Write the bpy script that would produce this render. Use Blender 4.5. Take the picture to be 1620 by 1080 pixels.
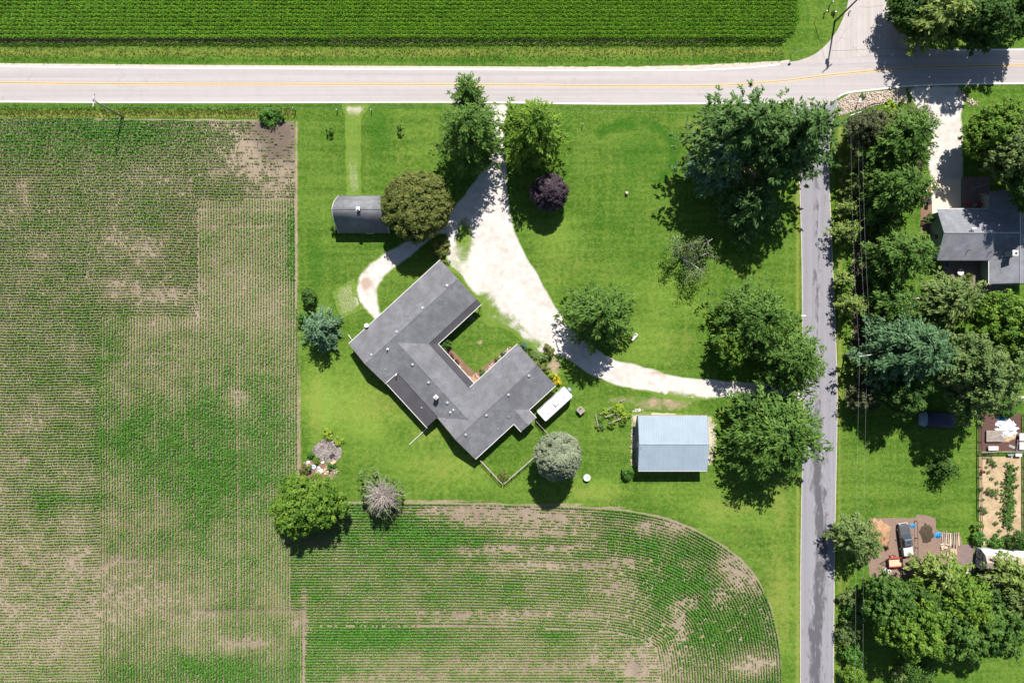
import bpy, math, random
import numpy as np
from mathutils import Vector, Matrix
from mathutils.geometry import delaunay_2d_cdt

for _o in list(bpy.data.objects):
    bpy.data.objects.remove(_o)
scene = bpy.context.scene
COL = scene.collection
R = math.radians

# ------------------------------------------------------------------ camera, sky, sun, exposure
MPP = 190.0 / 1620.0          # metres of ground per photo pixel (corn rows 0.76 m apart)
CAM_H = 127.0                 # drone height
cam_d = bpy.data.cameras.new('camera')
cam_d.sensor_width = 36.0
cam_d.lens = 36.0 * CAM_H / 190.0
cam_d.clip_end = 3000.0
cam = bpy.data.objects.new('camera', cam_d)
COL.objects.link(cam)
cam.location = (0, 0, CAM_H)
cam.rotation_euler = (0, 0, 0)
scene.camera = cam

SUN_DIR = Vector((0.165, 1.0, 0.0)).normalized()   # horizontal direction towards the sun (image up, a little right)
SUN_EL = R(51.5)
world = bpy.data.worlds.new('World')
scene.world = world
world.use_nodes = True
wn = world.node_tree
wn.nodes.clear()
sky = wn.nodes.new('ShaderNodeTexSky')
sky.sky_type = 'NISHITA'
sky.sun_disc = False
sky.sun_elevation = SUN_EL
sky.sun_rotation = math.atan2(SUN_DIR.x, SUN_DIR.y)
sky.air_density = 1.0
sky.dust_density = 0.6
sky.ozone_density = 1.4
bg = wn.nodes.new('ShaderNodeBackground')
bg.inputs['Strength'].default_value = 0.058
wo = wn.nodes.new('ShaderNodeOutputWorld')
wn.links.new(sky.outputs[0], bg.inputs['Color'])
wn.links.new(bg.outputs[0], wo.inputs['Surface'])

sun_d = bpy.data.lights.new('sun', 'SUN')
sun_d.energy = 5.0
sun_d.angle = R(0.53)
sun_d.color = (1.0, 0.955, 0.89)
sun = bpy.data.objects.new('sun', sun_d)
COL.objects.link(sun)
_sd = Vector((SUN_DIR.x * math.cos(SUN_EL), SUN_DIR.y * math.cos(SUN_EL), math.sin(SUN_EL)))
sun.rotation_euler = (-_sd).to_track_quat('-Z', 'Y').to_euler()
sun.location = _sd * 300

vs = scene.view_settings
vs.view_transform = 'Standard'
vs.look = 'None'
vs.exposure = 0.9
vs.gamma = 1.0
vs.use_curve_mapping = False

# ------------------------------------------------------------------ helpers
def W(px, py, z=0.0):
    """photo pixel -> world point at height z"""
    k = (CAM_H - z) / CAM_H * MPP
    return Vector(((px - 810) * k, (540 - py) * k, z))

def link(o, parent=None):
    COL.objects.link(o)
    if parent is not None:
        o.parent = parent
    return o

def tag(o, label=None, cat=None, group=None, kind=None):
    if label: o['label'] = label
    if cat: o['category'] = cat
    if group: o['group'] = group
    if kind: o['kind'] = kind
    return o

def thing(name, loc, label, cat, group=None, rz=0.0):
    o = bpy.data.objects.new(name, None)
    o.empty_display_size = 0.3
    o.location = loc
    o.rotation_euler = (0, 0, rz)
    link(o)
    return tag(o, label, cat, group)

def copy_tree(o, parent=None):
    c = o.copy()
    link(c, parent)
    for ch in list(o.children):
        copy_tree(ch, c)
    return c

def fast_mesh(name, verts, faces_n, loops, mat=None, tint=None, smooth=False):
    """verts (n,3), faces all of faces_n corners, loops flat index array"""
    me = bpy.data.meshes.new(name)
    nv = len(verts); nf = len(loops) // faces_n
    me.vertices.add(nv)
    me.vertices.foreach_set('co', np.asarray(verts, np.float32).ravel())
    me.loops.add(nf * faces_n)
    me.loops.foreach_set('vertex_index', np.asarray(loops, np.int32))
    me.polygons.add(nf)
    me.polygons.foreach_set('loop_start', np.arange(0, nf * faces_n, faces_n, dtype=np.int32))
    if smooth:
        me.polygons.foreach_set('use_smooth', np.ones(nf, bool))
    if tint is not None:
        a = me.attributes.new('tint', 'FLOAT', 'POINT')
        a.data.foreach_set('value', np.asarray(tint, np.float32))
    me.update(calc_edges=True)
    if mat: me.materials.append(mat)
    return me

class MB:
    """collects shapes in world (or local) coordinates; build() links ONE mesh object"""
    def __init__(s):
        s.v = []; s.f = []
    def add(s, vs_, fs):
        b = len(s.v)
        s.v += [tuple(p) for p in vs_]
        s.f += [tuple(i + b for i in f) for f in fs]
        return s
    def box(s, c, size, rz=0.0, rx=0.0, ry=0.0, taper=1.0):
        hx, hy, hz = size[0] / 2, size[1] / 2, size[2] / 2
        M = Matrix.Translation(c) @ Matrix.Rotation(rz, 4, 'Z') @ Matrix.Rotation(ry, 4, 'Y') @ Matrix.Rotation(rx, 4, 'X')
        P = [M @ Vector((x * (taper if z > 0 else 1), y * (taper if z > 0 else 1), z)) for z in (-hz, hz) for x, y in ((-hx, -hy), (hx, -hy), (hx, hy), (-hx, hy))]
        return s.add(P, [(3, 2, 1, 0), (4, 5, 6, 7), (0, 1, 5, 4), (1, 2, 6, 5), (2, 3, 7, 6), (3, 0, 4, 7)])
    def prism(s, pts, z0, z1):
        n = len(pts)
        a = sum(pts[i][0] * pts[(i + 1) % n][1] - pts[(i + 1) % n][0] * pts[i][1] for i in range(n))
        if a < 0: pts = list(reversed(pts))
        vs_ = [(p[0], p[1], z0) for p in pts] + [(p[0], p[1], z1) for p in pts]
        fs = [tuple(range(n - 1, -1, -1)), tuple(range(n, 2 * n))]
        fs += [(i, (i + 1) % n, n + (i + 1) % n, n + i) for i in range(n)]
        return s.add(vs_, fs)
    def slab(s, pts, th):
        """polygon of 3-D points, extruded downwards by th"""
        n = len(pts)
        a = sum(pts[i][0] * pts[(i + 1) % n][1] - pts[(i + 1) % n][0] * pts[i][1] for i in range(n))
        if a < 0: pts = list(reversed(pts))
        vs_ = [tuple(p) for p in pts] + [(p[0], p[1], p[2] - th) for p in pts]
        fs = [tuple(range(n)), tuple(range(2 * n - 1, n - 1, -1))]
        fs += [(i, n + i, n + (i + 1) % n, (i + 1) % n) for i in range(n)]
        return s.add(vs_, fs)
    def tube(s, path, rad, n=6, cap=True):
        path = [Vector(p) for p in path]
        if not hasattr(rad, '__len__'): rad = [rad] * len(path)
        rings = []
        for i, p in enumerate(path):
            d = (path[min(i + 1, len(path) - 1)] - path[max(i - 1, 0)])
            d = d.normalized() if d.length > 1e-9 else Vector((0, 0, 1))
            up = Vector((0, 0, 1)) if abs(d.z) < 0.9 else Vector((1, 0, 0))
            a = d.cross(up).normalized(); b = a.cross(d)
            rings.append([p + (a * math.cos(t) + b * math.sin(t)) * rad[i] for t in [2 * math.pi * k / n for k in range(n)]])
        vs_ = [q for r in rings for q in r]
        fs = []
        for i in range(len(path) - 1):
            for k in range(n):
                fs.append((i * n + k, i * n + (k + 1) % n, (i + 1) * n + (k + 1) % n, (i + 1) * n + k))
        if cap:
            fs.append(tuple(range(n - 1, -1, -1)))
            fs.append(tuple(range((len(path) - 1) * n, len(path) * n)))
        return s.add(vs_, fs)
    def cyl(s, c, r, z0, z1, n=16, r2=None):
        r2 = r if r2 is None else r2
        vs_ = [(c[0] + r * math.cos(2 * math.pi * k / n), c[1] + r * math.sin(2 * math.pi * k / n), z0) for k in range(n)]
        vs_ += [(c[0] + r2 * math.cos(2 * math.pi * k / n), c[1] + r2 * math.sin(2 * math.pi * k / n), z1) for k in range(n)]
        fs = [tuple(range(n - 1, -1, -1)), tuple(range(n, 2 * n))] + [(k, (k + 1) % n, n + (k + 1) % n, n + k) for k in range(n)]
        return s.add(vs_, fs)
    def wheel(s, c, r, w, axis, n=16):
        """cylinder lying on its side: axis is a horizontal unit vector"""
        ax = Vector(axis); b = Vector((-ax.y, ax.x, 0)); c = Vector(c)
        vs_ = []
        for sgn in (-0.5, 0.5):
            for k in range(n):
                t = 2 * math.pi * k / n
                vs_.append(c + ax * (w * sgn) + b * (r * math.cos(t)) + Vector((0, 0, r * math.sin(t))))
        fs = [tuple(range(n - 1, -1, -1)), tuple(range(n, 2 * n))] + [(k, (k + 1) % n, n + (k + 1) % n, n + k) for k in range(n)]
        return s.add(vs_, fs)
    def loft(s, rings, closed=True):
        n = len(rings[0])
        vs_ = [q for r in rings for q in r]
        fs = []
        for i in range(len(rings) - 1):
            for k in range(n if closed else n - 1):
                fs.append((i * n + k, i * n + (k + 1) % n, (i + 1) * n + (k + 1) % n, (i + 1) * n + k))
        if closed:
            fs.append(tuple(range(n - 1, -1, -1)))
            fs.append(tuple(range((len(rings) - 1) * n, len(rings) * n)))
        return s.add(vs_, fs)
    def rock(s, c, size, rng):
        P = []
        rz = rng.uniform(0, 6.28)
        for z in (-1, 1):
            for k in range(5):
                t = rz + 2 * math.pi * k / 5 + rng.uniform(-.3, .3)
                q = (0.8 if z > 0 else 1.0) * rng.uniform(.7, 1.1)
                P.append((c[0] + size[0] * q * math.cos(t) * .5, c[1] + size[1] * q * math.sin(t) * .5, c[2] + z * size[2] * .5 * rng.uniform(.7, 1.1)))
        return s.add(P, [(4, 3, 2, 1, 0), (5, 6, 7, 8, 9)] + [(k, (k + 1) % 5, 5 + (k + 1) % 5, 5 + k) for k in range(5)])
    def mesh(s, name, mat, off=(0, 0, 0), smooth=False):
        me = bpy.data.meshes.new(name)
        ox, oy, oz = off
        me.from_pydata([(p[0] - ox, p[1] - oy, p[2] - oz) for p in s.v], [], s.f)
        me.update()
        if mat: me.materials.append(mat)
        if smooth: me.polygons.foreach_set('use_smooth', np.ones(len(me.polygons), bool))
        return me
    def build(s, name, mat, parent=None, local=False, smooth=False, bevel=0.0, loc=None):
        """world coordinates unless local; a top-level mesh gets its origin at loc"""
        off = Vector((0, 0, 0))
        if not local:
            p = parent
            while p is not None:
                off += p.location; p = p.parent
        if loc is not None: off += Vector(loc)
        me = s.mesh(name, mat, off, smooth)
        o = bpy.data.objects.new(name, me)
        if loc is not None: o.location = loc
        link(o, parent)
        if bevel > 0:
            m = o.modifiers.new('bevel', 'BEVEL'); m.width = bevel; m.segments = 2; m.limit_method = 'ANGLE'
        return o

# ---- numpy value noise
def _lat(seed, n=256):
    return np.random.RandomState(seed).rand(n, n)
def vnoise(x, y, seed):
    L = _lat(seed)
    xi = np.floor(x).astype(int); yi = np.floor(y).astype(int)
    fx = x - xi; fy = y - yi
    fx = fx * fx * (3 - 2 * fx); fy = fy * fy * (3 - 2 * fy)
    g = lambda a, b: L[a % 256, b % 256]
    return (g(xi, yi) * (1 - fx) + g(xi + 1, yi) * fx) * (1 - fy) + (g(xi, yi + 1) * (1 - fx) + g(xi + 1, yi + 1) * fx) * fy
def fbm(x, y, seed, oct=3):
    s = 0; a = 1.0; t = 0
    for k in range(oct):
        s = s + a * vnoise(x * 2 ** k, y * 2 ** k, seed + k); t += a; a *= 0.5
    return s / t
def gauss(px, py, cx, cy, sx, sy):
    return np.exp(-0.5 * (((px - cx) / sx) ** 2 + ((py - cy) / sy) ** 2))

def in_poly(px, py, poly):
    ins = np.zeros(px.shape, bool)
    n = len(poly)
    for i in range(n):
        x1, y1 = poly[i]; x2, y2 = poly[(i + 1) % n]
        if y1 == y2: continue
        c = ((y1 > py) != (y2 > py)) & (px < (x2 - x1) * (py - y1) / (y2 - y1) + x1)
        ins ^= c
    return ins
def poly_dist(px, py, poly, closed=True):
    d = np.full(px.shape, 1e9)
    n = len(poly)
    for i in range(n if closed else n - 1):
        x1, y1 = poly[i]; x2, y2 = poly[(i + 1) % n]
        dx, dy = x2 - x1, y2 - y1
        L2 = dx * dx + dy * dy + 1e-12
        t = np.clip(((px - x1) * dx + (py - y1) * dy) / L2, 0, 1)
        d = np.minimum(d, np.hypot(px - x1 - t * dx, py - y1 - t * dy))
    return d
def smooth_path(pts, per=6, closed=False):
    n = len(pts); out = []
    rng_ = range(n if closed else n - 1)
    for i in rng_:
        p0 = pts[(i - 1) % n] if (closed or i > 0) else pts[i]
        p1 = pts[i]; p2 = pts[(i + 1) % n]
        p3 = pts[(i + 2) % n] if (closed or i + 2 < n) else p2
        for k in range(per):
            t = k / per
            out.append(tuple(0.5 * (2 * p1[c] + (p2[c] - p0[c]) * t + (2 * p0[c] - 5 * p1[c] + 4 * p2[c] - p3[c]) * t * t + (3 * p1[c] - p0[c] - 3 * p2[c] + p3[c]) * t ** 3) for c in (0, 1)))
    if not closed: out.append(tuple(pts[-1]))
    return out
# ------------------------------------------------------------------ materials (all procedural)
class NT:
    def __init__(s, name):
        s.m = bpy.data.materials.new(name); s.m.use_nodes = True
        s.t = s.m.node_tree; s.t.nodes.clear()
        s.out = s.n('ShaderNodeOutputMaterial')
    def n(s, typ, **kw):
        nd = s.t.nodes.new(typ)
        for k, v in kw.items(): setattr(nd, k, v)
        return nd
    def l(s, a, b): s.t.links.new(a, b)
    def pos(s):
        return s.n('ShaderNodeNewGeometry').outputs['Position']
    def noise(s, scale, detail=3, rough=0.55, vec=None, stretch=None, dist=0.0):
        nz = s.n('ShaderNodeTexNoise'); nz.inputs['Scale'].default_value = scale
        nz.inputs['Detail'].default_value = detail; nz.inputs['Roughness'].default_value = rough
        nz.inputs['Distortion'].default_value = dist
        v = vec if vec is not None else s.pos()
        if stretch:
            mp = s.n('ShaderNodeMapping'); mp.inputs['Scale'].default_value = stretch
            s.l(v, mp.inputs['Vector']); v = mp.outputs[0]
        s.l(v, nz.inputs['Vector'])
        return nz.outputs[0]
    def ramp(s, x, a, b, lo=0.0, hi=1.0):
        r = s.n('ShaderNodeMapRange'); r.inputs['From Min'].default_value = a; r.inputs['From Max'].default_value = b
        r.inputs['To Min'].default_value = lo; r.inputs['To Max'].default_value = hi
        s.l(x, r.inputs['Value']); return r.outputs[0]
    def mix(s, f, a, b, blend='MIX'):
        m = s.n('ShaderNodeMix', data_type='RGBA', blend_type=blend)
        for sock, val in ((m.inputs[0], f), (m.inputs[6], a), (m.inputs[7], b)):
            if hasattr(val, 'is_linked'): s.l(val, sock)
            elif hasattr(val, '__len__'): sock.default_value = (*val[:3], 1)
            else: sock.default_value = val
        return m.outputs[2]
    def math(s, op, a, b=0.0, c=None):
        m = s.n('ShaderNodeMath', operation=op)
        for i, v in enumerate((a, b) if c is None else (a, b, c)):
            if hasattr(v, 'is_linked'): s.l(v, m.inputs[i])
            else: m.inputs[i].default_value = v
        return m.outputs[0]
    def attr(s, name, sock='Fac'):
        a = s.n('ShaderNodeAttribute'); a.attribute_name = name
        return a.outputs[sock]
    def bsdf(s, col, rough=0.8, bump=None, bstr=0.3, bdist=0.05, metal=0.0, spec=0.3):
        p = s.n('ShaderNodeBsdfPrincipled')
        if hasattr(col, 'is_linked'): s.l(col, p.inputs['Base Color'])
        else: p.inputs['Base Color'].default_value = (*col[:3], 1)
        if hasattr(rough, 'is_linked'): s.l(rough, p.inputs['Roughness'])
        else: p.inputs['Roughness'].default_value = rough
        p.inputs['Metallic'].default_value = metal
        p.inputs['Specular IOR Level'].default_value = spec
        if bump is not None:
            b = s.n('ShaderNodeBump'); b.inputs['Strength'].default_value = bstr; b.inputs['Distance'].default_value = bdist
            s.l(bump, b.inputs['Height']); s.l(b.outputs[0], p.inputs['Normal'])
        s.l(p.outputs[0], s.out.inputs['Surface'])
        return p

def simple(name, c, var=0.12, scale=3.0, rough=0.7, c2=None, metal=0.0, spec=0.3, bump=0.0, stretch=None, scale2=25.0):
    """two-scale mottled paint / wood / cloth"""
    t = NT(name)
    d = tuple(x * (1 - var * 2) for x in c) if c2 is None else c2
    f = t.ramp(t.noise(scale, 3, stretch=stretch), 0.3, 0.7)
    col = t.mix(f, c, d)
    nf = t.noise(scale2, 2, stretch=stretch)
    col = t.mix(t.ramp(nf, 0.3, 0.7, 0.0, var), col, (0.02, 0.02, 0.02))
    t.bsdf(col, rough, nf if bump > 0 else None, bump, 0.02, metal, spec)
    return t.m

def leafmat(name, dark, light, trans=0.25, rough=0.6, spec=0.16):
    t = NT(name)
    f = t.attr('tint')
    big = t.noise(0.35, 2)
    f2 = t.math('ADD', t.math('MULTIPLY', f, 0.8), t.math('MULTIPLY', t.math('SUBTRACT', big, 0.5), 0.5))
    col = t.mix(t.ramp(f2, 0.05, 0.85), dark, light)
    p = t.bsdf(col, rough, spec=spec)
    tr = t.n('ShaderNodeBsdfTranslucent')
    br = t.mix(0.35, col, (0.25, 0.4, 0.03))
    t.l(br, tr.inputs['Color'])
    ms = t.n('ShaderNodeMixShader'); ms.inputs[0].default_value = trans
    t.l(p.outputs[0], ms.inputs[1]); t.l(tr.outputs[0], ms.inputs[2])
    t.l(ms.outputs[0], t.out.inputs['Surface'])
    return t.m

def grass_nodes(t):
    """lawn colour: mottled greens, mowing streaks, fine blades"""
    n1 = t.noise(0.06, 3); n2 = t.noise(0.28, 5, 0.65); n3 = t.noise(1.5, 5, 0.8); n4 = t.noise(6.0, 3, 0.8)
    st2 = t.noise(0.7, 3, 0.6, stretch=(1.0, 0.06, 1.0))
    st = t.noise(0.55, 3, 0.6, stretch=(0.12, 1.0, 1.0))
    col = t.mix(t.ramp(n2, 0.36, 0.64), (0.042, 0.118, 0.009), (0.106, 0.192, 0.024))
    col = t.mix(t.ramp(n1, 0.40, 0.60, 0, 0.85), col, (0.134, 0.218, 0.033))
    col = t.mix(t.ramp(st, 0.42, 0.62, 0, 0.75), col, (0.036, 0.094, 0.006))
    wv = t.n('ShaderNodeTexWave'); wv.bands_direction = 'Y'; wv.inputs['Scale'].default_value = 0.28; wv.inputs['Distortion'].default_value = 2.2; wv.inputs['Detail'].default_value = 2.0; wv.inputs['Detail Scale'].default_value = 0.6
    t.l(t.pos(), wv.inputs['Vector'])
    col = t.mix(t.math('MULTIPLY', t.ramp(wv.outputs['Fac'], 0.45, 0.75, 0, 0.38), t.ramp(n1, 0.35, 0.6, 1.0, 0.25)), col, (0.038, 0.100, 0.007))
    col = t.mix(t.ramp(st2, 0.46, 0.66, 0, 0.4), col, (0.160, 0.222, 0.036))
    col = t.mix(t.ramp(n3, 0.50, 0.66, 0, 0.75), col, (0.195, 0.240, 0.056))
    col = t.mix(t.ramp(n3, 0.36, 0.49, 0.7, 0.0), col, (0.026, 0.076, 0.005))
    col = t.mix(t.ramp(n4, 0.38, 0.64, 0.75, 0.0), col, (0.024, 0.068, 0.004))
    return col, n3, n4

def make_ground_mat():
    t = NT('lawn_ground')
    col, n3, n4 = grass_nodes(t)
    mk = t.n('ShaderNodeAttribute'); mk.attribute_name = 'mask'
    sp = t.n('ShaderNodeSeparateColor'); t.l(mk.outputs['Color'], sp.inputs[0])
    nz = t.noise(1.1, 4, 0.65)
    k = lambda ch, w=0.6: t.ramp(t.math('ADD', sp.outputs[ch], t.math('MULTIPLY', t.math('SUBTRACT', nz, 0.5), w)), 0.28, 0.72)
    fine = t.noise(5.0, 3, 0.7)
    dry = t.mix(t.ramp(fine, 0.35, 0.65), (0.215, 0.225, 0.055), (0.13, 0.165, 0.028))
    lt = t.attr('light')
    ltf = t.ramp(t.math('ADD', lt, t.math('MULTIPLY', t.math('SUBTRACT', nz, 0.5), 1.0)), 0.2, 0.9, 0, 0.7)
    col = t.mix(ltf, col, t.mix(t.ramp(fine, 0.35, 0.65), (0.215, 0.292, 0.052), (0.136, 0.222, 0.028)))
    col = t.mix(t.math('MULTIPLY', k(0), 0.85), col, dry)
    col = t.mix(t.math('MULTIPLY', k(1), 0.75), col, (0.018, 0.084, 0.005))
    soil = t.mix(t.ramp(fine, 0.35, 0.65), (0.36, 0.28, 0.20), (0.20, 0.14, 0.095))
    col = t.mix(k(2), col, soil)
    h = t.math('ADD', t.math('MULTIPLY', n4, 0.6), t.math('MULTIPLY', n3, 0.5))
    t.bsdf(col, 0.95, h, 0.55, 0.12, spec=0.1)
    return t.m

def make_gravel(name, c1=(0.49, 0.46, 0.435), c2=(0.37, 0.335, 0.305), grow=1.0, weed=True, edge_w=0.4):
    """limestone gravel that thins into grass at its edges (attribute edge, m) and where weeds grow (mask.r)"""
    t = NT(name)
    g, n3, n4 = grass_nodes(t)
    fine = t.noise(5.0, 4, 0.85); mid = t.noise(0.8, 4, 0.6); big = t.noise(0.17, 2)
    col = t.mix(t.ramp(mid, 0.35, 0.68), c1, c2)
    col = t.mix(t.ramp(big, 0.4, 0.65, 0, 0.7), col, tuple(x * 1.1 for x in c1))
    col = t.mix(t.ramp(fine, 0.50, 0.68, 0, 0.75), col, (0.22, 0.185, 0.155))
    mk = t.n('ShaderNodeAttribute'); mk.attribute_name = 'mask'
    sp = t.n('ShaderNodeSeparateColor'); t.l(mk.outputs['Color'], sp.inputs[0])
    wear = t.ramp(t.math('ADD', sp.outputs[1], t.math('MULTIPLY', t.math('SUBTRACT', mid, 0.5), 0.7)), 0.3, 0.75, 0, 0.8)
    col = t.mix(wear, col, (0.30, 0.215, 0.155))
    e = t.attr('edge')
    nz = t.noise(1.7, 5, 0.75)
    f = t.math('SUBTRACT', t.math('MINIMUM', t.math('DIVIDE', e, edge_w), 2.0), t.math('MULTIPLY', nz, 1.15))
    f = t.math('SUBTRACT', f, t.math('MULTIPLY', sp.outputs[0], 6.0))
    f = t.math('ADD', f, t.math('MULTIPLY', t.math('SUBTRACT', fine, 0.5), t.math('ADD', 0.8, t.math('MULTIPLY', sp.outputs[0], 14.0))))
    f = t.ramp(f, -0.75, 0.25)
    weedc = t.mix(t.ramp(fine, 0.3, 0.7), (0.10, 0.20, 0.02), (0.22, 0.26, 0.06))
    gg = t.mix(0.4, g, weedc)
    col = t.mix(f, gg, col)
    t.bsdf(col, 0.95, fine, 0.5, 0.05, spec=0.1)
    return t.m

def make_asphalt(name, base, dark, along='x', crackc=(0.12, 0.11, 0.11), crack=0.5):
    t = NT(name)
    s1 = (0.02, 1.6, 1) if along == 'x' else (1.6, 0.02, 1)
    s2 = (0.012, 4.2, 1) if along == 'x' else (4.2, 0.012, 1)
    tr = t.noise(0.8, 3, 0.5, stretch=s1); tr2 = t.noise(0.8, 2, 0.5, stretch=s2)
    fine = t.noise(14.0, 3, 0.8); mid = t.noise(0.5, 4, 0.6)
    col = t.mix(t.ramp(tr, 0.36, 0.66), base, tuple(x * 0.82 for x in base))
    col = t.mix(t.ramp(tr2, 0.4, 0.7, 0, 0.5), col, tuple(x * 1.1 for x in base))
    col = t.mix(t.ramp(mid, 0.45, 0.7, 0, 0.35), col, tuple(x * 0.8 for x in base))
    col = t.mix(t.ramp(fine, 0.4, 0.75, 0, 0.35), col, tuple(x * 0.55 for x in base))
    mk = t.n('ShaderNodeAttribute'); mk.attribute_name = 'mask'
    sp = t.n('ShaderNodeSeparateColor'); t.l(mk.outputs['Color'], sp.inputs[0])
    pn = t.noise(1.3, 4, 0.7, stretch=(0.25, 1, 1) if along == 'x' else (1, 0.22, 1), dist=0.4)
    f = t.ramp(t.math('ADD', sp.outputs[0], t.math('MULTIPLY', t.math('SUBTRACT', pn, 0.5), 2.2)), 0.28, 0.7, 0, 0.92)
    col = t.mix(f, col, dark)
    # cracks
    vo = t.n('ShaderNodeTexVoronoi', feature='DISTANCE_TO_EDGE'); vo.inputs['Scale'].default_value = 0.13
    wv = t.n('ShaderNodeVectorMath', operation='ADD')
    nzv = t.n('ShaderNodeTexNoise'); nzv.inputs['Scale'].default_value = 0.35; t.l(t.pos(), nzv.inputs['Vector'])
    sc = t.n('ShaderNodeVectorMath', operation='SCALE'); sc.inputs['Scale'].default_value = 5.0
    t.l(nzv.outputs[1], sc.inputs[0]); t.l(t.pos(), wv.inputs[0]); t.l(sc.outputs[0], wv.inputs[1]); t.l(wv.outputs[0], vo.inputs['Vector'])
    cf = t.math('MULTIPLY', t.ramp(vo.outputs['Distance'], 0.0, 0.012, 1.0, 0.0), t.ramp(t.noise(0.09, 2), 0.48, 0.62, 0, crack))
    col = t.mix(cf, col, crackc)
    t.bsdf(col, 0.88, fine, 0.25, 0.02, spec=0.2)
    return t.m

def make_soil(name):
    t = NT(name)
    big = t.noise(0.045, 3, 0.6); mid = t.noise(0.45, 4, 0.65); fine = t.noise(5.5, 4, 0.85); res = t.noise(2.6, 3, 0.8, stretch=(0.6, 1.5, 1))
    col = t.mix(t.ramp(mid, 0.35, 0.68), (0.228, 0.180, 0.132), (0.152, 0.118, 0.086))
    col = t.mix(t.ramp(big, 0.40, 0.64, 0, 0.55), col, (0.275, 0.222, 0.168))
    col = t.mix(t.ramp(fine, 0.50, 0.72, 0, 0.65), col, (0.36, 0.30, 0.245))
    col = t.mix(t.ramp(res, 0.50, 0.72, 0, 0.55), col, (0.098, 0.070, 0.054))
    mk = t.n('ShaderNodeAttribute'); mk.attribute_name = 'mask'
    sp = t.n('ShaderNodeSeparateColor'); t.l(mk.outputs['Color'], sp.inputs[0])
    wet = t.ramp(t.math('ADD', sp.outputs[0], t.math('MULTIPLY', t.math('SUBTRACT', mid, 0.5), 0.6)), 0.25, 0.8, 0, 0.85)
    col = t.mix(wet, col, (0.098, 0.074, 0.062))
    t.bsdf(col, 0.95, fine, 0.6, 0.08, spec=0.1)
    return t.m

def make_patch(name, c1, c2, c3, scale=1.2, fs=7.0, bump=0.6):
    """loose ground cover: dirt, mulch, straw, ash"""
    t = NT(name)
    a = t.noise(scale, 4, 0.65); f = t.noise(fs, 4, 0.85)
    col = t.mix(t.ramp(a, 0.35, 0.66), c1, c2)
    col = t.mix(t.ramp(f, 0.48, 0.68, 0, 0.75), col, c3)
    t.bsdf(col, 0.95, f, bump, 0.06, spec=0.1)
    return t.m

def make_shingle(name, base, light, run=0.0, streak=0.35):
    """asphalt shingles: courses and tabs in relief, weather streaks"""
    t = NT(name)
    rot = t.n('ShaderNodeMapping'); rot.inputs['Rotation'].default_value = (0, 0, run)
    t.l(t.pos(), rot.inputs['Vector'])
    v = rot.outputs[0]
    fine = t.noise(11.0, 3, 0.8, vec=v); mid = t.noise(0.7, 4, 0.6, vec=v); big = t.noise(0.22, 2, vec=v)
    br = t.n('ShaderNodeTexBrick'); br.inputs['Scale'].default_value = 1.0
    br.inputs['Brick Width'].default_value = 0.32; br.inputs['Row Height'].default_value = 0.15; br.inputs['Mortar Size'].default_value = 0.012
    br.inputs['Color1'].default_value = (*base, 1); br.inputs['Color2'].default_value = (*[x * 0.78 for x in base], 1)
    br.inputs['Mortar'].default_value = (*[x * 0.45 for x in base], 1)
    t.l(v, br.inputs['Vector'])
    col = t.mix(t.ramp(mid, 0.38, 0.7, 0, 0.6), br.outputs['Color'], light)
    col = t.mix(t.ramp(big, 0.45, 0.7, 0, streak), col, tuple(x * 0.6 for x in base))
    col = t.mix(t.ramp(fine, 0.5, 0.75, 0, 0.5), col, tuple(x * 1.5 for x in light))
    t.bsdf(col, 0.92, br.outputs['Fac'], 0.5, 0.03, spec=0.15)
    return t.m

M = {}
M['ground'] = make_ground_mat()
M['soil'] = make_soil('field_soil')
M['gravel'] = make_gravel('limestone_gravel')
M['gravel_track'] = make_gravel('weedy_gravel', c1=(0.42, 0.39, 0.30), c2=(0.32, 0.29, 0.20))
M['asphalt'] = make_asphalt('bleached_asphalt', (0.362, 0.332, 0.328), (0.22, 0.2, 0.2), 'x', crack=0.22)
M['asphalt_side'] = make_asphalt('worn_side_asphalt', (0.225, 0.218, 0.242), (0.070, 0.068, 0.078), 'y')
M['apron'] = make_asphalt('apron_asphalt', (0.385, 0.350, 0.335), (0.25, 0.22, 0.21), 'y')
M['white_paint'] = simple('white_road_paint', (0.8, 0.79, 0.77), 0.06, 1.5, 0.7)
M['yellow_paint'] = simple('yellow_road_paint', (0.70, 0.45, 0.12), 0.1, 1.5, 0.7)
M['tar'] = simple('tar_joint', (0.2, 0.15, 0.12), 0.1)
M['concrete'] = simple('pale_concrete', (0.55, 0.47, 0.37), 0.05, 0.8, 0.85)
M['shoulder'] = make_patch('shoulder_gravel', (0.46, 0.40, 0.35), (0.34, 0.28, 0.23), (0.55, 0.5, 0.45))
M['bark'] = simple('bark', (0.12, 0.085, 0.06), 0.2, 4, 0.95, bump=0.5)
M['grey_bark'] = simple('grey_bark', (0.30, 0.27, 0.25), 0.2, 4, 0.95, bump=0.4)
M['white_bark'] = simple('white_birch_bark', (0.6, 0.56, 0.52), 0.2, 5, 0.9, bump=0.3)
M['dead_wood'] = simple('bleached_dead_wood', (0.42, 0.365, 0.33), 0.15, 3, 0.95)
M['soy'] = leafmat('soybean_leaf', (0.150, 0.208, 0.045), (0.044, 0.148, 0.012), 0.15)
M['corn'] = leafmat('corn_leaf', (0.044, 0.150, 0.007), (0.195, 0.395, 0.022), 0.22, rough=0.5, spec=0.28)
M['leaf_green'] = leafmat('leaf_mid_green', (0.022, 0.070, 0.011), (0.122, 0.215, 0.038))
M['leaf_bright'] = leafmat('leaf_bright_green', (0.032, 0.095, 0.008), (0.180, 0.280, 0.034))
M['leaf_deep'] = leafmat('leaf_deep_green', (0.017, 0.054, 0.010), (0.085, 0.158, 0.028))
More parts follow.
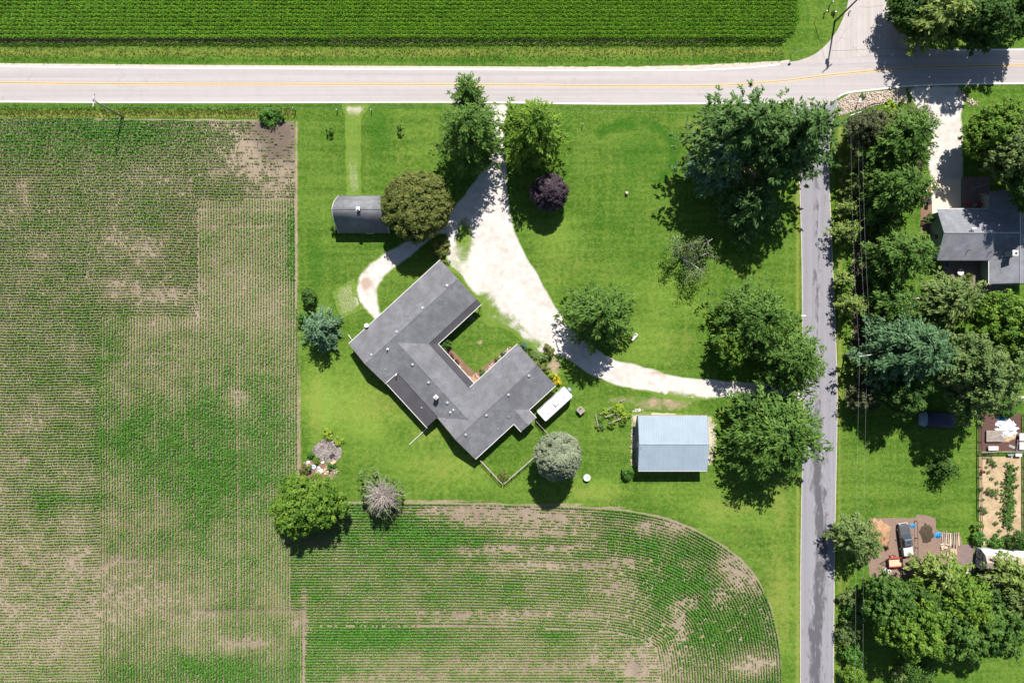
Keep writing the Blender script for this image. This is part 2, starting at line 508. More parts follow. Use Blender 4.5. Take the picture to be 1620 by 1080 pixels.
M['leaf_sage'] = leafmat('leaf_sage_green', (0.052, 0.098, 0.026), (0.185, 0.250, 0.075))
M['leaf_olive'] = leafmat('leaf_olive_brown', (0.045, 0.072, 0.013), (0.205, 0.215, 0.055))
M['leaf_purple'] = leafmat('leaf_dark_purple', (0.020, 0.012, 0.020), (0.088, 0.062, 0.078), 0.08)
M['leaf_silver'] = leafmat('leaf_silver_grey', (0.110, 0.140, 0.085), (0.275, 0.300, 0.200), 0.15)
M['needle_teal'] = leafmat('needle_teal', (0.030, 0.080, 0.042), (0.145, 0.235, 0.130), 0.12)
M['needle_pine'] = leafmat('needle_pine_green', (0.016, 0.055, 0.012), (0.108, 0.190, 0.050), 0.15)
M['needle_bluegreen'] = leafmat('needle_blue_green', (0.018, 0.060, 0.024), (0.100, 0.185, 0.080), 0.12)
M['needle_yellow'] = leafmat('needle_yellow_green', (0.055, 0.105, 0.018), (0.240, 0.310, 0.075), 0.2)
M['needle_dull'] = leafmat('needle_dull_cedar', (0.046, 0.060, 0.024), (0.115, 0.125, 0.055), 0.1)
M['leaf_red'] = leafmat('leaf_dark_red', (0.050, 0.014, 0.012), (0.150, 0.052, 0.036), 0.1)
M['leaf_yellow'] = leafmat('flower_yellow', (0.30, 0.26, 0.015), (0.72, 0.56, 0.02), 0.15)
M['leaf_lime'] = leafmat('leaf_lime', (0.13, 0.21, 0.015), (0.32, 0.42, 0.05), 0.2)
M['leaf_hedge'] = leafmat('leaf_hedge', (0.030, 0.095, 0.014), (0.105, 0.225, 0.035))
M['grass_tuft'] = leafmat('tall_grass_blades', (0.055, 0.140, 0.012), (0.225, 0.245, 0.065), 0.2)
M['grass_lawn'] = leafmat('lawn_blades', (0.042, 0.098, 0.008), (0.160, 0.212, 0.034), 0.2, spec=0.1)
M['shingle'] = make_shingle('grey_shingles', (0.142, 0.144, 0.158), (0.200, 0.202, 0.220), R(-42.5), streak=0.6)
M['shingle_x'] = make_shingle('grey_shingles_neighbour', (0.185, 0.190, 0.215), (0.245, 0.25, 0.28), 0.0)
M['shingle_barn'] = make_shingle('barn_shingles', (0.165, 0.170, 0.185), (0.225, 0.23, 0.25), 0.0)
M['black_metal'] = simple('black_sheet_metal', (0.030, 0.034, 0.045), 0.1, 2.0, 0.5)
M['membrane'] = simple('dark_roof_membrane', (0.058, 0.055, 0.064), 0.12, 0.6, 0.75, c2=(0.042, 0.041, 0.048))
M['siding'] = simple('cream_siding', (0.5, 0.46, 0.4), 0.06, 1.0, 0.7)
M['siding_teal'] = simple('grey_green_siding', (0.27, 0.33, 0.31), 0.06, 1.0, 0.7)
M['siding_grey'] = simple('grey_shed_siding', (0.40, 0.42, 0.46), 0.06, 1.0, 0.7)
M['siding_blue'] = simple('blue_grey_metal_wall', (0.20, 0.27, 0.33), 0.06, 1.0, 0.5)
M['white_trim'] = simple('white_trim', (0.60, 0.58, 0.56), 0.05, 2.0, 0.55)
M['metal_roof'] = simple('pale_blue_metal_roof', (0.245, 0.300, 0.352), 0.05, 0.5, 0.5, metal=0.0, spec=0.35, c2=(0.215, 0.268, 0.32))
M['galv'] = simple('galvanised_metal', (0.5, 0.52, 0.55), 0.06, 3.0, 0.4, metal=0.6)
M['white_metal'] = simple('white_enamel', (0.80, 0.80, 0.80), 0.03, 1.0, 0.4)
M['trailer_wall'] = simple('trailer_wall', (0.66, 0.66, 0.66), 0.05, 1.0, 0.4)
M['dark'] = simple('dark_rubber', (0.025, 0.025, 0.028), 0.1, 4, 0.8)
M['glass'] = simple('dark_glass', (0.03, 0.045, 0.06), 0.02, 1, 0.08, spec=0.7)
M['brick'] = make_shingle('chimney_brick', (0.30, 0.14, 0.10), (0.36, 0.2, 0.15))
M['wood_grey'] = simple('weathered_wood', (0.33, 0.285, 0.24), 0.18, 2.0, 0.9, stretch=(1, 1, 3))
M['wood_new'] = simple('pale_lumber', (0.56, 0.43, 0.30), 0.12, 2.0, 0.85)
M['wood_red'] = simple('reddish_deck_wood', (0.46, 0.29, 0.20), 0.14, 2.0, 0.85)
M['pole_wood'] = simple('creosote_pole_wood', (0.10, 0.085, 0.072), 0.15, 2.0, 0.9)
M['pole_grey'] = simple('grey_pole_wood', (0.23, 0.22, 0.20), 0.15, 2.0, 0.9)
M['wire'] = simple('aluminium_wire', (0.40, 0.41, 0.42), 0.03, 1, 0.4)
M['truck'] = simple('charcoal_car_paint', (0.105, 0.105, 0.112), 0.03, 1, 0.28, metal=0.3, spec=0.6)
M['silver'] = simple('silver_bed_cover', (0.50, 0.49, 0.50), 0.04, 1.2, 0.5)
M['red_paint'] = simple('faded_red_paint', (0.42, 0.075, 0.06), 0.15, 2, 0.6)
M['blue_tarp'] = simple('blue_tarp', (0.03, 0.26, 0.52), 0.12, 3, 0.5)
M['white_tarp'] = simple('white_plastic_sheet', (0.74, 0.76, 0.80), 0.06, 2.0, 0.5)
M['navy'] = simple('navy_vinyl_cover', (0.028, 0.036, 0.075), 0.1, 1.5, 0.6)
M['pale_blue'] = simple('pale_grey_blue_vinyl', (0.23, 0.29, 0.36), 0.08, 1.5, 0.6)
M['rock'] = make_patch('fieldstone', (0.46, 0.38, 0.31), (0.30, 0.245, 0.20), (0.58, 0.52, 0.45), 2.5, 12, 0.4)
M['rock_pale'] = make_patch('pale_limestone', (0.58, 0.54, 0.50), (0.44, 0.39, 0.35), (0.66, 0.63, 0.60), 2.5, 12, 0.4)
M['dirt'] = make_patch('packed_dirt', (0.205, 0.140, 0.110), (0.165, 0.112, 0.088), (0.27, 0.20, 0.165))
M['dirt_red'] = make_patch('dark_red_mulch', (0.095, 0.050, 0.042), (0.072, 0.040, 0.036), (0.14, 0.09, 0.075))
M['straw'] = make_patch('straw_mulch', (0.38, 0.285, 0.175), (0.25, 0.175, 0.105), (0.50, 0.40, 0.27), 0.7, 3.2)
M['chips'] = make_patch('fresh_wood_chips', (0.34, 0.20, 0.115), (0.22, 0.13, 0.075), (0.46, 0.31, 0.19), 1.3, 3.6)
M['ash'] = make_patch('ash_and_debris', (0.20, 0.165, 0.15), (0.075, 0.06, 0.055), (0.50, 0.47, 0.46), 0.8, 2.6)
M['mulch'] = make_patch('brown_mulch', (0.19, 0.115, 0.08), (0.13, 0.08, 0.055), (0.27, 0.175, 0.12))
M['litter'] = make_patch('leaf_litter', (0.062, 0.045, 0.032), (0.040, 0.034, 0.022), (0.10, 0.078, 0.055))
M['paver'] = make_patch('patio_pavers', (0.185, 0.135, 0.125), (0.14, 0.105, 0.10), (0.24, 0.185, 0.17))
M['orange'] = simple('orange_box', (0.62, 0.33, 0.10), 0.06, 2, 0.6)
M['cyan'] = simple('turquoise_plastic', (0.18, 0.52, 0.56), 0.06, 2, 0.5)
M['red_plastic'] = simple('red_plastic', (0.55, 0.05, 0.06), 0.05, 2, 0.5)
M['tan_roof'] = make_shingle('tan_shed_shingles', (0.36, 0.285, 0.245), (0.42, 0.34, 0.295), 0.0)
M['insulator'] = simple('grey_transformer', (0.42, 0.45, 0.48), 0.05, 2, 0.5)
M['sign_green'] = simple('sign_back_green_grey', (0.16, 0.26, 0.24), 0.05, 2, 0.5)
M['guy_yellow'] = simple('yellow_guy_guard', (0.75, 0.52, 0.04), 0.04, 2, 0.5)
M['curb'] = simple('landscape_timber', (0.12, 0.095, 0.08), 0.15, 2, 0.9)
# ------------------------------------------------------------------ ground, sheets, roads
def set_mask(me, rgb):
    a = me.attributes.new('mask', 'FLOAT_COLOR', 'POINT')
    n = len(me.vertices)
    buf = np.ones((n, 4), np.float32); buf[:, :3] = np.clip(rgb, 0, 1)
    a.data.foreach_set('color', buf.ravel())

def stroke(px, py, pts, w):
    """soft brush along a polyline (photo px)"""
    return np.clip(1.3 - poly_dist(px, py, pts, closed=False) / w, 0, 1)

def build_ground():
    xs = np.concatenate([[-700, -300, -150], np.arange(-100, 100.1, 0.6), [150, 300, 700]])
    ys = np.concatenate([[-700, -300, -120], np.arange(-68, 68.1, 0.6), [120, 300, 700]])
    X, Y = np.meshgrid(xs, ys)
    nx, ny = len(xs), len(ys)
    px = X / MPP + 810; py = 540 - Y / MPP
    Z = 0.05 * (fbm(X * 0.05, Y * 0.05, 7) - 0.5) * 0
    i = np.arange(nx * ny).reshape(ny, nx)
    q = np.stack([i[:-1, :-1], i[:-1, 1:], i[1:, 1:], i[1:, :-1]], -1).reshape(-1)
    me = fast_mesh('ground', np.stack([X, Y, Z], -1).reshape(-1, 3), 4, q, M['ground'])
    # ---- dry grass (r), lush dark grass (g), bare soil (b)
    n = fbm(px * 0.02, py * 0.02, 11); n2 = fbm(px * 0.12, py * 0.12, 21)
    dry = 0.0 * px; lush = 0.0 * px; soil = 0.0 * px
    west = px < 1240
    verge = np.clip(1 - np.abs(py - 83) / 13, 0, 1) * west
    dry = np.maximum(dry, np.clip(verge * (0.35 + 0.75 * fbm(px * 0.01, py * 0.22, 5)), 0, 1))
    lush = np.maximum(lush, np.clip(1 - np.abs(py - 97) / 7, 0, 1) * west * 0.6)
    dry = np.maximum(dry, np.clip(1.4 - np.abs(py - 180) / 6, 0, 1) * (px < 466) * 0.95)
    lush = np.maximum(lush, np.clip(1 - np.abs(py - 169) / 6, 0, 1) * (px < 700) * 0.7)
    soil = np.maximum(soil, np.clip(1.3 - np.abs(py - 68) / 3.2, 0, 1) * (px < 1130) * (0.35 + 0.5 * n2))
    soil = np.maximum(soil, np.clip(1.2 - np.abs(py - 103.5) / 2.2, 0, 1) * (px < 1240) * (0.55 + 0.4 * n2))
    # fairy ring and darker arcs on the big lawn
    ring = smooth_path([(950, 210), (975, 198), (1010, 196), (1045, 205), (1064, 232), (1062, 262), (1045, 287)], 6)
    lush = np.maximum(lush, stroke(px, py, ring, 13) * np.clip(0.2 + 0.95 * n2, 0, .75))
    lush = np.maximum(lush, 0.55 * gauss(px, py, 1010, 240, 48, 32))
    lush = np.maximum(lush, 0.5 * gauss(px, py, 960, 352, 35, 12))
    lush = np.maximum(lush, 0.6 * gauss(px, py, 600, 200, 25, 45) + 0.5 * gauss(px, py, 500, 420, 14, 70))
    lush = np.maximum(lush, 0.5 * gauss(px, py, 1195, 120, 60, 20))
    dry = np.maximum(dry, gauss(px, py, 1105, 225, 22, 30) * 0.5 * (.5 + n2))
    dry = np.maximum(dry, 0.55 * gauss(px, py, 1100, 197, 40, 10))
    for (x, y, sx, sy, a) in [(900, 420, 60, 40, .35), (1075, 540, 45, 22, .4), (600, 640, 60, 35, .45), (700, 740, 60, 28, .45), (680, 690, 40, 20, .4), (940, 780, 60, 16, .45),
                              (1150, 800, 60, 18, .45), (540, 640, 30, 40, .35), (500, 640, 12, 60, .5), (1235, 790, 14, 70, .5), (1230, 950, 22, 90, .55), (870, 360, 30, 30, .25),
                              (1030, 330, 30, 20, .3), (530, 250, 20, 30, .3), (640, 250, 30, 20, .3), (1335, 250, 10, 70, .6), (1335, 900, 10, 60, .5), (1000, 720, 60, 20, .3), (780, 560, 40, 16, .4)]:
        dry = np.maximum(dry, a * gauss(px, py, x, y, sx, sy) * (0.6 + 0.9 * n2))
    # mown streaks round the curved field edge
    for k in range(5):
        off = 12 + k * 9
        dry = np.maximum(dry, stroke(px, py, [(1110, 838 - off), (1165, 868 - off), (1205, 905 - off * .8), (1232, 955 - off * .5), (1250, 1000)], 2.6) * (0.5 if k % 2 else 0.3))
    dry = np.maximum(dry, np.clip(1.2 - np.abs(px - 1262) / 5, 0, 1) * (py > 260) * 0.75)
    dry = np.maximum(dry, np.clip(1.2 - np.abs(px - 1329) / 6, 0, 1) * (py > 200) * 0.7)
    # wear: driveway sides, edges of the bean field, tree bases
    soil = np.maximum(soil, gauss(px, py, 718, 398, 9, 16) * 0.9)
    soil = np.maximum(soil, stroke(px, py, [(470, 192), (470, 420), (472, 560), (473, 740)], 3.0) * (0.45 + 0.5 * n2))
    soil = np.maximum(soil, stroke(px, py, [(540, 794), (700, 793), (900, 797), (1000, 805)], 2.2) * (0.4 + 0.5 * n2))
    soil = np.maximum(soil, gauss(px, py, 875, 580, 9, 13) * 0.8 * (.4 + n2))
    soil = np.maximum(soil, gauss(px, py, 1050, 638, 40, 9) * 0.8 * (.35 + n2))
    soil = np.maximum(soil, gauss(px, py, 985, 632, 26, 5) * 0.5)
    soil = np.maximum(soil, gauss(px, py, 759, 541, 3.0, 3.0) + gauss(px, py, 1242, 38, 4, 4))
    soil = np.maximum(soil, gauss(px, py, 1180, 262, 32, 30) * 0.7 * (.4 + n2))
    soil = np.maximum(soil, gauss(px, py, 498, 752, 26, 9) * 0.8 + gauss(px, py, 485, 742, 10, 8) * 0.7)
    blot = np.clip((fbm(px * .035, py * .035, 33) - .56) * 4, 0, 1) * np.clip((fbm(px * .2, py * .2, 37) - .3) * 2, 0, 1)
    dry = np.maximum(dry, .62 * blot * (px > 468) * (py > 168))
    # lawn of the neighbour on the right is evener
    rgt = (px > 1325) & (py > 640)
    dry = np.where(rgt, dry * 0.8, dry)
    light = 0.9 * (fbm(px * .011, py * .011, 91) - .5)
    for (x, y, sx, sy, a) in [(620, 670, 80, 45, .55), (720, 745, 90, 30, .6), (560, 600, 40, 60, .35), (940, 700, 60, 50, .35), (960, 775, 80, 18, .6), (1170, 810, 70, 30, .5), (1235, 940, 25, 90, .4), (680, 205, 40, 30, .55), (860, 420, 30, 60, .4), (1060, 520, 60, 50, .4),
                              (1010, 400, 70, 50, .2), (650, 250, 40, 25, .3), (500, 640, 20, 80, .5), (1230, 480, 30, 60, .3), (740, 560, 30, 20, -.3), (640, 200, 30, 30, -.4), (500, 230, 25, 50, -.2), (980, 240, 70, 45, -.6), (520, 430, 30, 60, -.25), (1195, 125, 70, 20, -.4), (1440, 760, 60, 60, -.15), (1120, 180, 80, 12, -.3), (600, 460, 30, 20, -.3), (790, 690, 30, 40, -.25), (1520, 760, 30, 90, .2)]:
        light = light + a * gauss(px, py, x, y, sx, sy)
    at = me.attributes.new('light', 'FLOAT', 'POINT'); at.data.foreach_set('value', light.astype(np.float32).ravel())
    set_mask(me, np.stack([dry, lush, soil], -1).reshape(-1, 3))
    o = bpy.data.objects.new('ground', me); link(o)
    tag(o, 'mown green lawn and grassy ground', kind='structure')
    return o
ground = build_ground()

def sheet(name, poly_px, z, mat, step=1.0, jitter=0.0, mask=None, parent=None, kind='structure', label=None, holes=(), seed=1):
    """flat triangulated sheet from a photo-pixel outline, with 'edge' (m to its border) and 'mask' attributes"""
    rs = np.random.RandomState(seed)
    P = [tuple(W(a, b)[:2]) for a, b in poly_px]
    dense = []
    n = len(P)
    for i in range(n):
        a = np.array(P[i]); b = np.array(P[(i + 1) % n])
        L = np.linalg.norm(b - a); m = max(1, int(L / step))
        for k in range(m):
            q = a + (b - a) * k / m
            if jitter: q = q + rs.uniform(-jitter, jitter, 2)
            dense.append((float(q[0]), float(q[1])))
    A = np.array(dense)
    x0, y0 = A.min(0); x1, y1 = A.max(0)
    gx, gy = np.meshgrid(np.arange(x0 + step / 2, x1, step), np.arange(y0 + step / 2, y1, step))
    gx = gx.ravel() + rs.uniform(-.2, .2, gx.size) * step; gy = gy.ravel() + rs.uniform(-.2, .2, gy.size) * step
    ins = in_poly(gx, gy, dense) & (poly_dist(gx, gy, dense) > step * 0.35)
    pts = [Vector(p) for p in dense] + [Vector((float(a), float(b))) for a, b in zip(gx[ins], gy[ins])]
    nb = len(dense)
    vo, _, fo, *_ = delaunay_2d_cdt(pts, [], [list(range(nb))], 1, 1e-4)
    V = np.array([(v.x, v.y, z) for v in vo])
    me = fast_mesh(name, V, 3, np.array([i for f in fo for i in f]), mat)
    e = poly_dist(V[:, 0], V[:, 1], dense)
    at = me.attributes.new('edge', 'FLOAT', 'POINT'); at.data.foreach_set('value', np.clip(e, 0, 10).astype(np.float32))
    px = V[:, 0] / MPP + 810; py = 540 - V[:, 1] / MPP
    mk = np.zeros((len(V), 3))
    if mask is not None:
        for c, arr in mask(px, py).items(): mk[:, 'rgb'.index(c)] = arr
    set_mask(me, mk)
    # faces must look up
    o = bpy.data.objects.new(name, me)
    link(o, parent)
    if me.polygons and me.polygons[0].normal.z < 0: me.flip_normals()
    if parent is None: tag(o, label, kind=kind)
    return o

def strip(name, path_px, w, z, mat, parent, off=0.0, dash=None):
    """painted line along a path"""
    P = [W(a, b).xy for a, b in path_px]
    V = []
    for i, p in enumerate(P):
        d = (P[min(i + 1, len(P) - 1)] - P[max(i - 1, 0)]).normalized()
        nrm = Vector((-d.y, d.x))
        V += [(*(p + nrm * (off + w / 2)), z), (*(p + nrm * (off - w / 2)), z)]
    mb = MB(); mb.add(V, [(2 * i + 1, 2 * i + 3, 2 * i + 2, 2 * i) for i in range(len(P) - 1)])
    return mb.build(name, mat, parent)

# --- main road (top), side road (right), north branch
top_edge = smooth_path([(-600, 99.0), (-60, 103.5), (0, 103.8), (200, 105.6), (460, 107.3), (740, 108.6), (960, 110.0), (1090, 109.6), (1160, 107.0), (1210, 103.0), (1250, 98.0)], 6)
north_l = smooth_path([(1262, 96.5), (1285, 88), (1305, 73), (1322, 52), (1334, 28), (1342, 0), (1348, -60), (1352, -260)], 5)
north_r = smooth_path([(1402, -260), (1402, -60), (1404, 0), (1412, 25), (1425, 48), (1446, 66), (1470, 76), (1490, 78.5)], 5)
top_edge2 = [(1490, 78.5), (1540, 77.5), (1620, 76.5), (1690, 76), (2200, 73)]
bot_edge = smooth_path([(2200, 128), (1690, 132), (1620, 133.5), (1540, 134.5), (1440, 138.0), (1390, 143), (1342, 148.5), (1325, 156)], 5)
bot_edge2 = smooth_path([(1245, 163), (1200, 164.5), (1100, 165.3), (960, 166.0), (740, 163.4), (460, 163.6), (200, 163.6), (0, 162.6), (-60, 162.2), (-600, 158.0)], 6)
def road_mask(px, py):
    d = np.zeros_like(px)
    return {'r': 0.30 * fbm(px * .004, py * .03, 3) * 0 + 0.0}
main_road = sheet('main_road', top_edge + north_l[:1] + [(1330, 92), (1400, 84)] + [(1490, 78.5)] + top_edge2[1:] + bot_edge + [(1310, 166), (1262, 170)] + bot_edge2, 0.012, M['asphalt'], step=2.5, label='pale bleached two-lane asphalt road across the top')
north_road = sheet('side_road_north', north_l + north_r + [(1490, 79.4), (1400, 85.0), (1330, 93.0), (1262, 97.6)], 0.016, M['apron'], step=2.0, label='pale side road flaring into the main road')
side_l = smooth_path([(1246, 160), (1258, 200), (1264, 250), (1266, 300), (1269, 400), (1270, 500), (1272, 640), (1269, 780), (1267, 930), (1267, 1080), (1267, 1130), (1266, 1500)], 5)
side_r = smooth_path([(1316, 1500), (1317, 1130), (1318, 1080), (1320, 860), (1324, 640), (1321, 520), (1316, 400), (1312, 300), (1311, 235), (1316, 195), (1326, 160)], 5)
def side_mask(px, py):
    n = fbm(px * 0.2, py * 0.012, 9)
    d = np.clip(1 - np.abs(px - 1295 + 4 * np.sin(py * .02)) / 14, 0, 1) * np.clip((py - 560) / 160, 0, 1) * 1.25
    d = np.maximum(d, np.clip(1 - np.abs(px - 1283) / 7, 0, 1) * np.clip((py - 880) / 150, 0, 1) * 1.2)
    d = np.maximum(d, np.clip(1 - np.abs(px - 1307) / 4, 0, 1) * gauss(px, py, 1307, 850, 20, 120) * 0.9)
    d = np.maximum(d, np.clip(1 - np.abs(px - 1292) / 6, 0, 1) * (py < 600) * 0.6)
    return {'r': d * (0.5 + 0.7 * n)}
side_road = sheet('side_road', side_l + side_r, 0.008, M['asphalt_side'], step=1.0, mask=side_mask, label='grey worn side road with dark patched streaks')
strip('road_shoulder', [(a, b - 1.3) for a, b in top_edge], 0.5, 0.006, M['shoulder'], main_road)
sheet('road_shoulder', smooth_path([(780, 108.5), (860, 106.2), (960, 105.8), (1060, 104.2), (1140, 102.0), (1200, 98.5), (1246, 96.5)], 5) + [(1250, 99), (1210, 104), (1160, 108), (1090, 111), (960, 111), (850, 110)], 0.0055, M['shoulder'], step=0.8, jitter=.12, parent=main_road)
strip('road_shoulder', side_l, 0.55, 0.005, M['shoulder'], side_road, 0.15)
strip('road_shoulder', side_r, 0.55, 0.0052, M['shoulder'], side_road, 0.15)
strip('edge_line', [(a, b + 1.6) for a, b in top_edge[:-3]], 0.17, 0.020, M['white_paint'], main_road)
strip('edge_line', smooth_path([(1488, 80.5), (1540, 79.6), (1620, 78.8), (1690, 78.3), (2200, 75.3)], 4), 0.17, 0.020, M['white_paint'], main_road)
strip('edge_line', [(a, b - 1.8) for a, b in bot_edge2], 0.17, 0.020, M['white_paint'], main_road)
strip('edge_line', [(a, b - 2.0) for a, b in bot_edge[:-1]], 0.17, 0.020, M['white_paint'], main_road)
centre = smooth_path([(-600, 126.5), (-60, 131), (0, 131.2), (200, 133.0), (460, 133.6), (740, 134.2), (960, 136.0), (1090, 136.2), (1160, 134.4), (1240, 128.0), (1310, 119.5), (1390, 111.5), (1446, 107.4), (1540, 104.6), (1620, 103.2), (1690, 102.5), (2200, 99.5)], 6)
strip('centre_line', centre, 0.11, 0.020, M['yellow_paint'], main_road, 0.17)
strip('centre_line', centre, 0.11, 0.020, M['yellow_paint'], main_road, -0.17)
strip('centre_joint', centre, 0.07, 0.018, M['tar'], main_road, 0.0)
strip('tar_joint', [(1316, 80.5), (1340, 80), (1375, 78), (1410, 78), (1452, 79)], 0.07, 0.022, M['tar'], north_road)
strip('tar_joint', [(1358, 11), (1372, 12), (1398, 9)], 0.06, 0.022, M['tar'], north_road)

# --- gravel drives
def drive_mask(px, py):
    n = fbm(px * .15, py * .15, 31)
    w = gauss(px, py, 795, 512, 24, 18) * 0.34 + gauss(px, py, 768, 490, 12, 22) * 0.45 + gauss(px, py, 735, 375, 9, 24) * 0.5 + gauss(px, py, 835, 545, 26, 14) * 0.34 + gauss(px, py, 716, 440, 9, 34) * 0.22
    w = w + gauss(px, py, 745, 420, 30, 40) * 0.10
    wear = gauss(px, py, 765, 370, 14, 30) * .35 + gauss(px, py, 1045, 605, 70, 9) * .35 + gauss(px, py, 1040, 590, 14, 3) * .6 + gauss(px, py, 579, 448, 5, 5) * 1.3 + gauss(px, py, 790, 215, 14, 30) * 0.35
    w = np.maximum(w, gauss(px, py, 1050, 628, 40, 7) * 0.5)
    w = w + 0.10 * np.clip((650 - px) / 60, 0, 1) * (.3 + n)
    return {'r': np.clip(w * (0.4 + 1.3 * n), 0, 1), 'g': wear + .3 * np.clip((650 - px) / 60, 0, 1)}
drive_out = smooth_path([(762, 165), (768, 190), (772, 215), (775, 240), (770, 258), (752, 285), (728, 315), (706, 340), (672, 365), (640, 383), (600, 404), (574, 428), (562, 452), (566, 475), (578, 492), (592, 506)], 4) + \
    smooth_path([(607, 502), (600, 482), (598, 463), (606, 443), (625, 424), (652, 404), (690, 372), (706, 372)], 4) + \
    smooth_path([(706, 398), (705, 418), (735, 448), (762, 484), (764, 508), (776, 516), (800, 520), (818, 534), (832, 546), (850, 560), (872, 562), (893, 566), (920, 584), (950, 600), (985, 612), (1030, 622), (1060, 632), (1105, 634), (1150, 629), (1195, 628), (1272, 634)], 4) + \
    smooth_path([(1272, 606), (1230, 607), (1180, 604), (1130, 600), (1090, 597), (1050, 589), (1010, 577), (975, 569), (945, 552), (915, 527), (890, 500), (866, 462), (845, 424), (826, 392), (812, 355), (804, 315), (802, 280), (799, 245), (797, 215), (800, 190), (806, 165)], 4)
drive = sheet('gravel_driveway', drive_out, 0.004, M['gravel'], step=0.7, jitter=0.12, mask=drive_mask, label='white gravel driveway sweeping past the house')
track = sheet('grass_track', smooth_path([(541, 165), (546, 185), (547, 230), (547, 270), (549, 309)], 4) + smooth_path([(572, 309), (571, 270), (571, 230), (572, 190), (588, 165)], 4), 0.005, M['gravel_track'], step=0.6, jitter=0.15,
              mask=lambda px, py: {'r': np.clip(0.52 - 0.18 * gauss(px, py, 558, 285, 20, 28) - 0.34 * gauss(px, py, 562, 170, 20, 9) - 0.12 * gauss(px, py, 550, 240, 3, 60) - .12 * gauss(px, py, 568, 240, 3, 60), 0, 1)}, label='overgrown gravel track to the small barn')
ndrive = sheet('neighbour_driveway', [(1436, 138), (1445, 160), (1456, 185), (1466, 215), (1466, 285), (1524, 285), (1524, 220), (1521, 180), (1528, 160), (1516, 136)], 0.005, M['gravel'], step=0.8, jitter=0.1,
               mask=lambda px, py: {'g': gauss(px, py, 1480, 250, 8, 30) * .4, 'r': gauss(px, py, 1470, 275, 6, 8) * .3}, label='gravel driveway beside the neighbouring house')
weedy = sheet('weedy_plot', [(526, 462), (545, 449), (561, 440), (564, 466), (574, 489), (540, 503), (533, 488)], 0.006, M['gravel_track'], step=0.5, jitter=0.06, mask=lambda px, py: {'r': 0.33 - 0.3 * np.clip(1.5 - poly_dist(px, py, [(527, 462), (545, 449), (561, 440), (565, 475), (574, 489), (541, 502), (533, 488)]) / 2.5, 0, 1)}, label='weedy square plot with a gravel rim')

# --- field soil
field_edge_r = smooth_path([(1237, 1500), (1237, 1130), (1237, 1080), (1232, 1010), (1216, 950), (1190, 903), (1150, 866), (1100, 837), (1050, 818), (980, 805), (880, 799), (760, 795), (600, 794), (474, 794)], 6)
field_poly = [(-600, 182), (0, 187), (200, 188), (466, 191), (469, 400), (471, 560), (473, 740), (470, 794)] + list(reversed(field_edge_r))[1:] + [(-600, 1500)]
def soil_mask(px, py):
    w = gauss(px, py, 440, 225, 28, 30) + gauss(px, py, 415, 200, 25, 10) * .6 + gauss(px, py, 240, 555, 50, 3) * .7 + gauss(px, py, 400, 355, 60, 3) * .6 + gauss(px, py, 400, 330, 50, 3) * .5
    w = w + gauss(px, py, 160, 850, 25, 40) * .35 + gauss(px, py, 370, 965, 90, 5) * .8 + gauss(px, py, 1005, 1055, 15, 8) * .8 + gauss(px, py, 40, 480, 60, 20) * .25
    return {'r': w}
field = sheet('field_soil', field_poly, 0.004, M['soil'], step=2.0, jitter=0.15, mask=soil_mask, label='tan dry soil of the soybean fields')
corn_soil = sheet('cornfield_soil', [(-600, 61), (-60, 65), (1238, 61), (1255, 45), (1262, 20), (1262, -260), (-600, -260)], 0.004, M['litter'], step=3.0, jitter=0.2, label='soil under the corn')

# --- other ground patches
rockbed = sheet('rock_bed', [(1326, 160), (1342, 150), (1390, 145), (1432, 140), (1437, 164), (1402, 164), (1372, 170), (1345, 178), (1327, 184)], 0.007, M['rock'], step=0.6, jitter=0.05, label='bed of pale rocks beside the road')
patio_slab = sheet('concrete_pad', [(1472, 283), (1520, 282), (1520, 334), (1475, 340)], 0.035, M['concrete'], step=1.5, label='pale concrete pad with control joints')
for seg in ([(1495, 283), (1496.5, 334)], [(1472, 301), (1520, 301)], [(1473, 320), (1520, 320)]):
    strip('control_joint', seg, 0.035, 0.039, M['shoulder'], patio_slab)
patio = sheet('paved_patio', [(1521, 280), (1566, 280), (1566, 335), (1521, 335)], 0.008, M['paver'], step=1.0, label='dark brick patio in tree shade')
patio2 = sheet('back_patio', [(1490, 412), (1568, 412), (1568, 450), (1600, 455), (1600, 500), (1570, 495), (1548, 470), (1530, 447), (1505, 440), (1492, 430)], 0.008, M['paver'], step=1.0, jitter=.05, label='brown brick patio behind the neighbouring house')
bed = sheet('foundation_bed', [(1456, 290), (1472, 290), (1474, 330), (1478, 415), (1457, 415)], 0.009, M['mulch'], step=0.8, label='mulched bed along the neighbouring house')
parking = sheet('dirt_parking', [(1372, 824), (1378, 819), (1446, 819), (1450, 822), (1480, 818), (1481, 900), (1450, 915), (1376, 912), (1371, 870)], 0.006, M['dirt'], step=0.8, jitter=0.08, label='brown packed dirt parking area')
dirtpatch = sheet('bare_soil_patch', smooth_path([(1448, 820), (1465, 815), (1479, 822), (1482, 838), (1500, 842), (1520, 850), (1518, 905), (1480, 905), (1450, 890)], 4, True), 0.010, M['dirt'], step=0.8, jitter=0.08, label='bare soil patch beside the lumber')
brickpad = sheet('brick_pad', [(1518, 861), (1541, 861), (1541, 905), (1518, 905)], 0.013, M['paver'], step=0.8, label='reddish brick pad before the shed')
compound = sheet('red_mulch_yard', [(1549, 655), (1616, 654), (1616, 713), (1549, 713)], 0.006, M['dirt_red'], step=1.0, label='dark red mulch in the fenced yard')
garden = sheet('straw_garden', [(1549, 722), (1617, 722), (1617, 850), (1600, 858), (1556, 862), (1549, 850)], 0.006, M['straw'], step=1.0, jitter=.05, label='vegetable garden covered in golden straw')
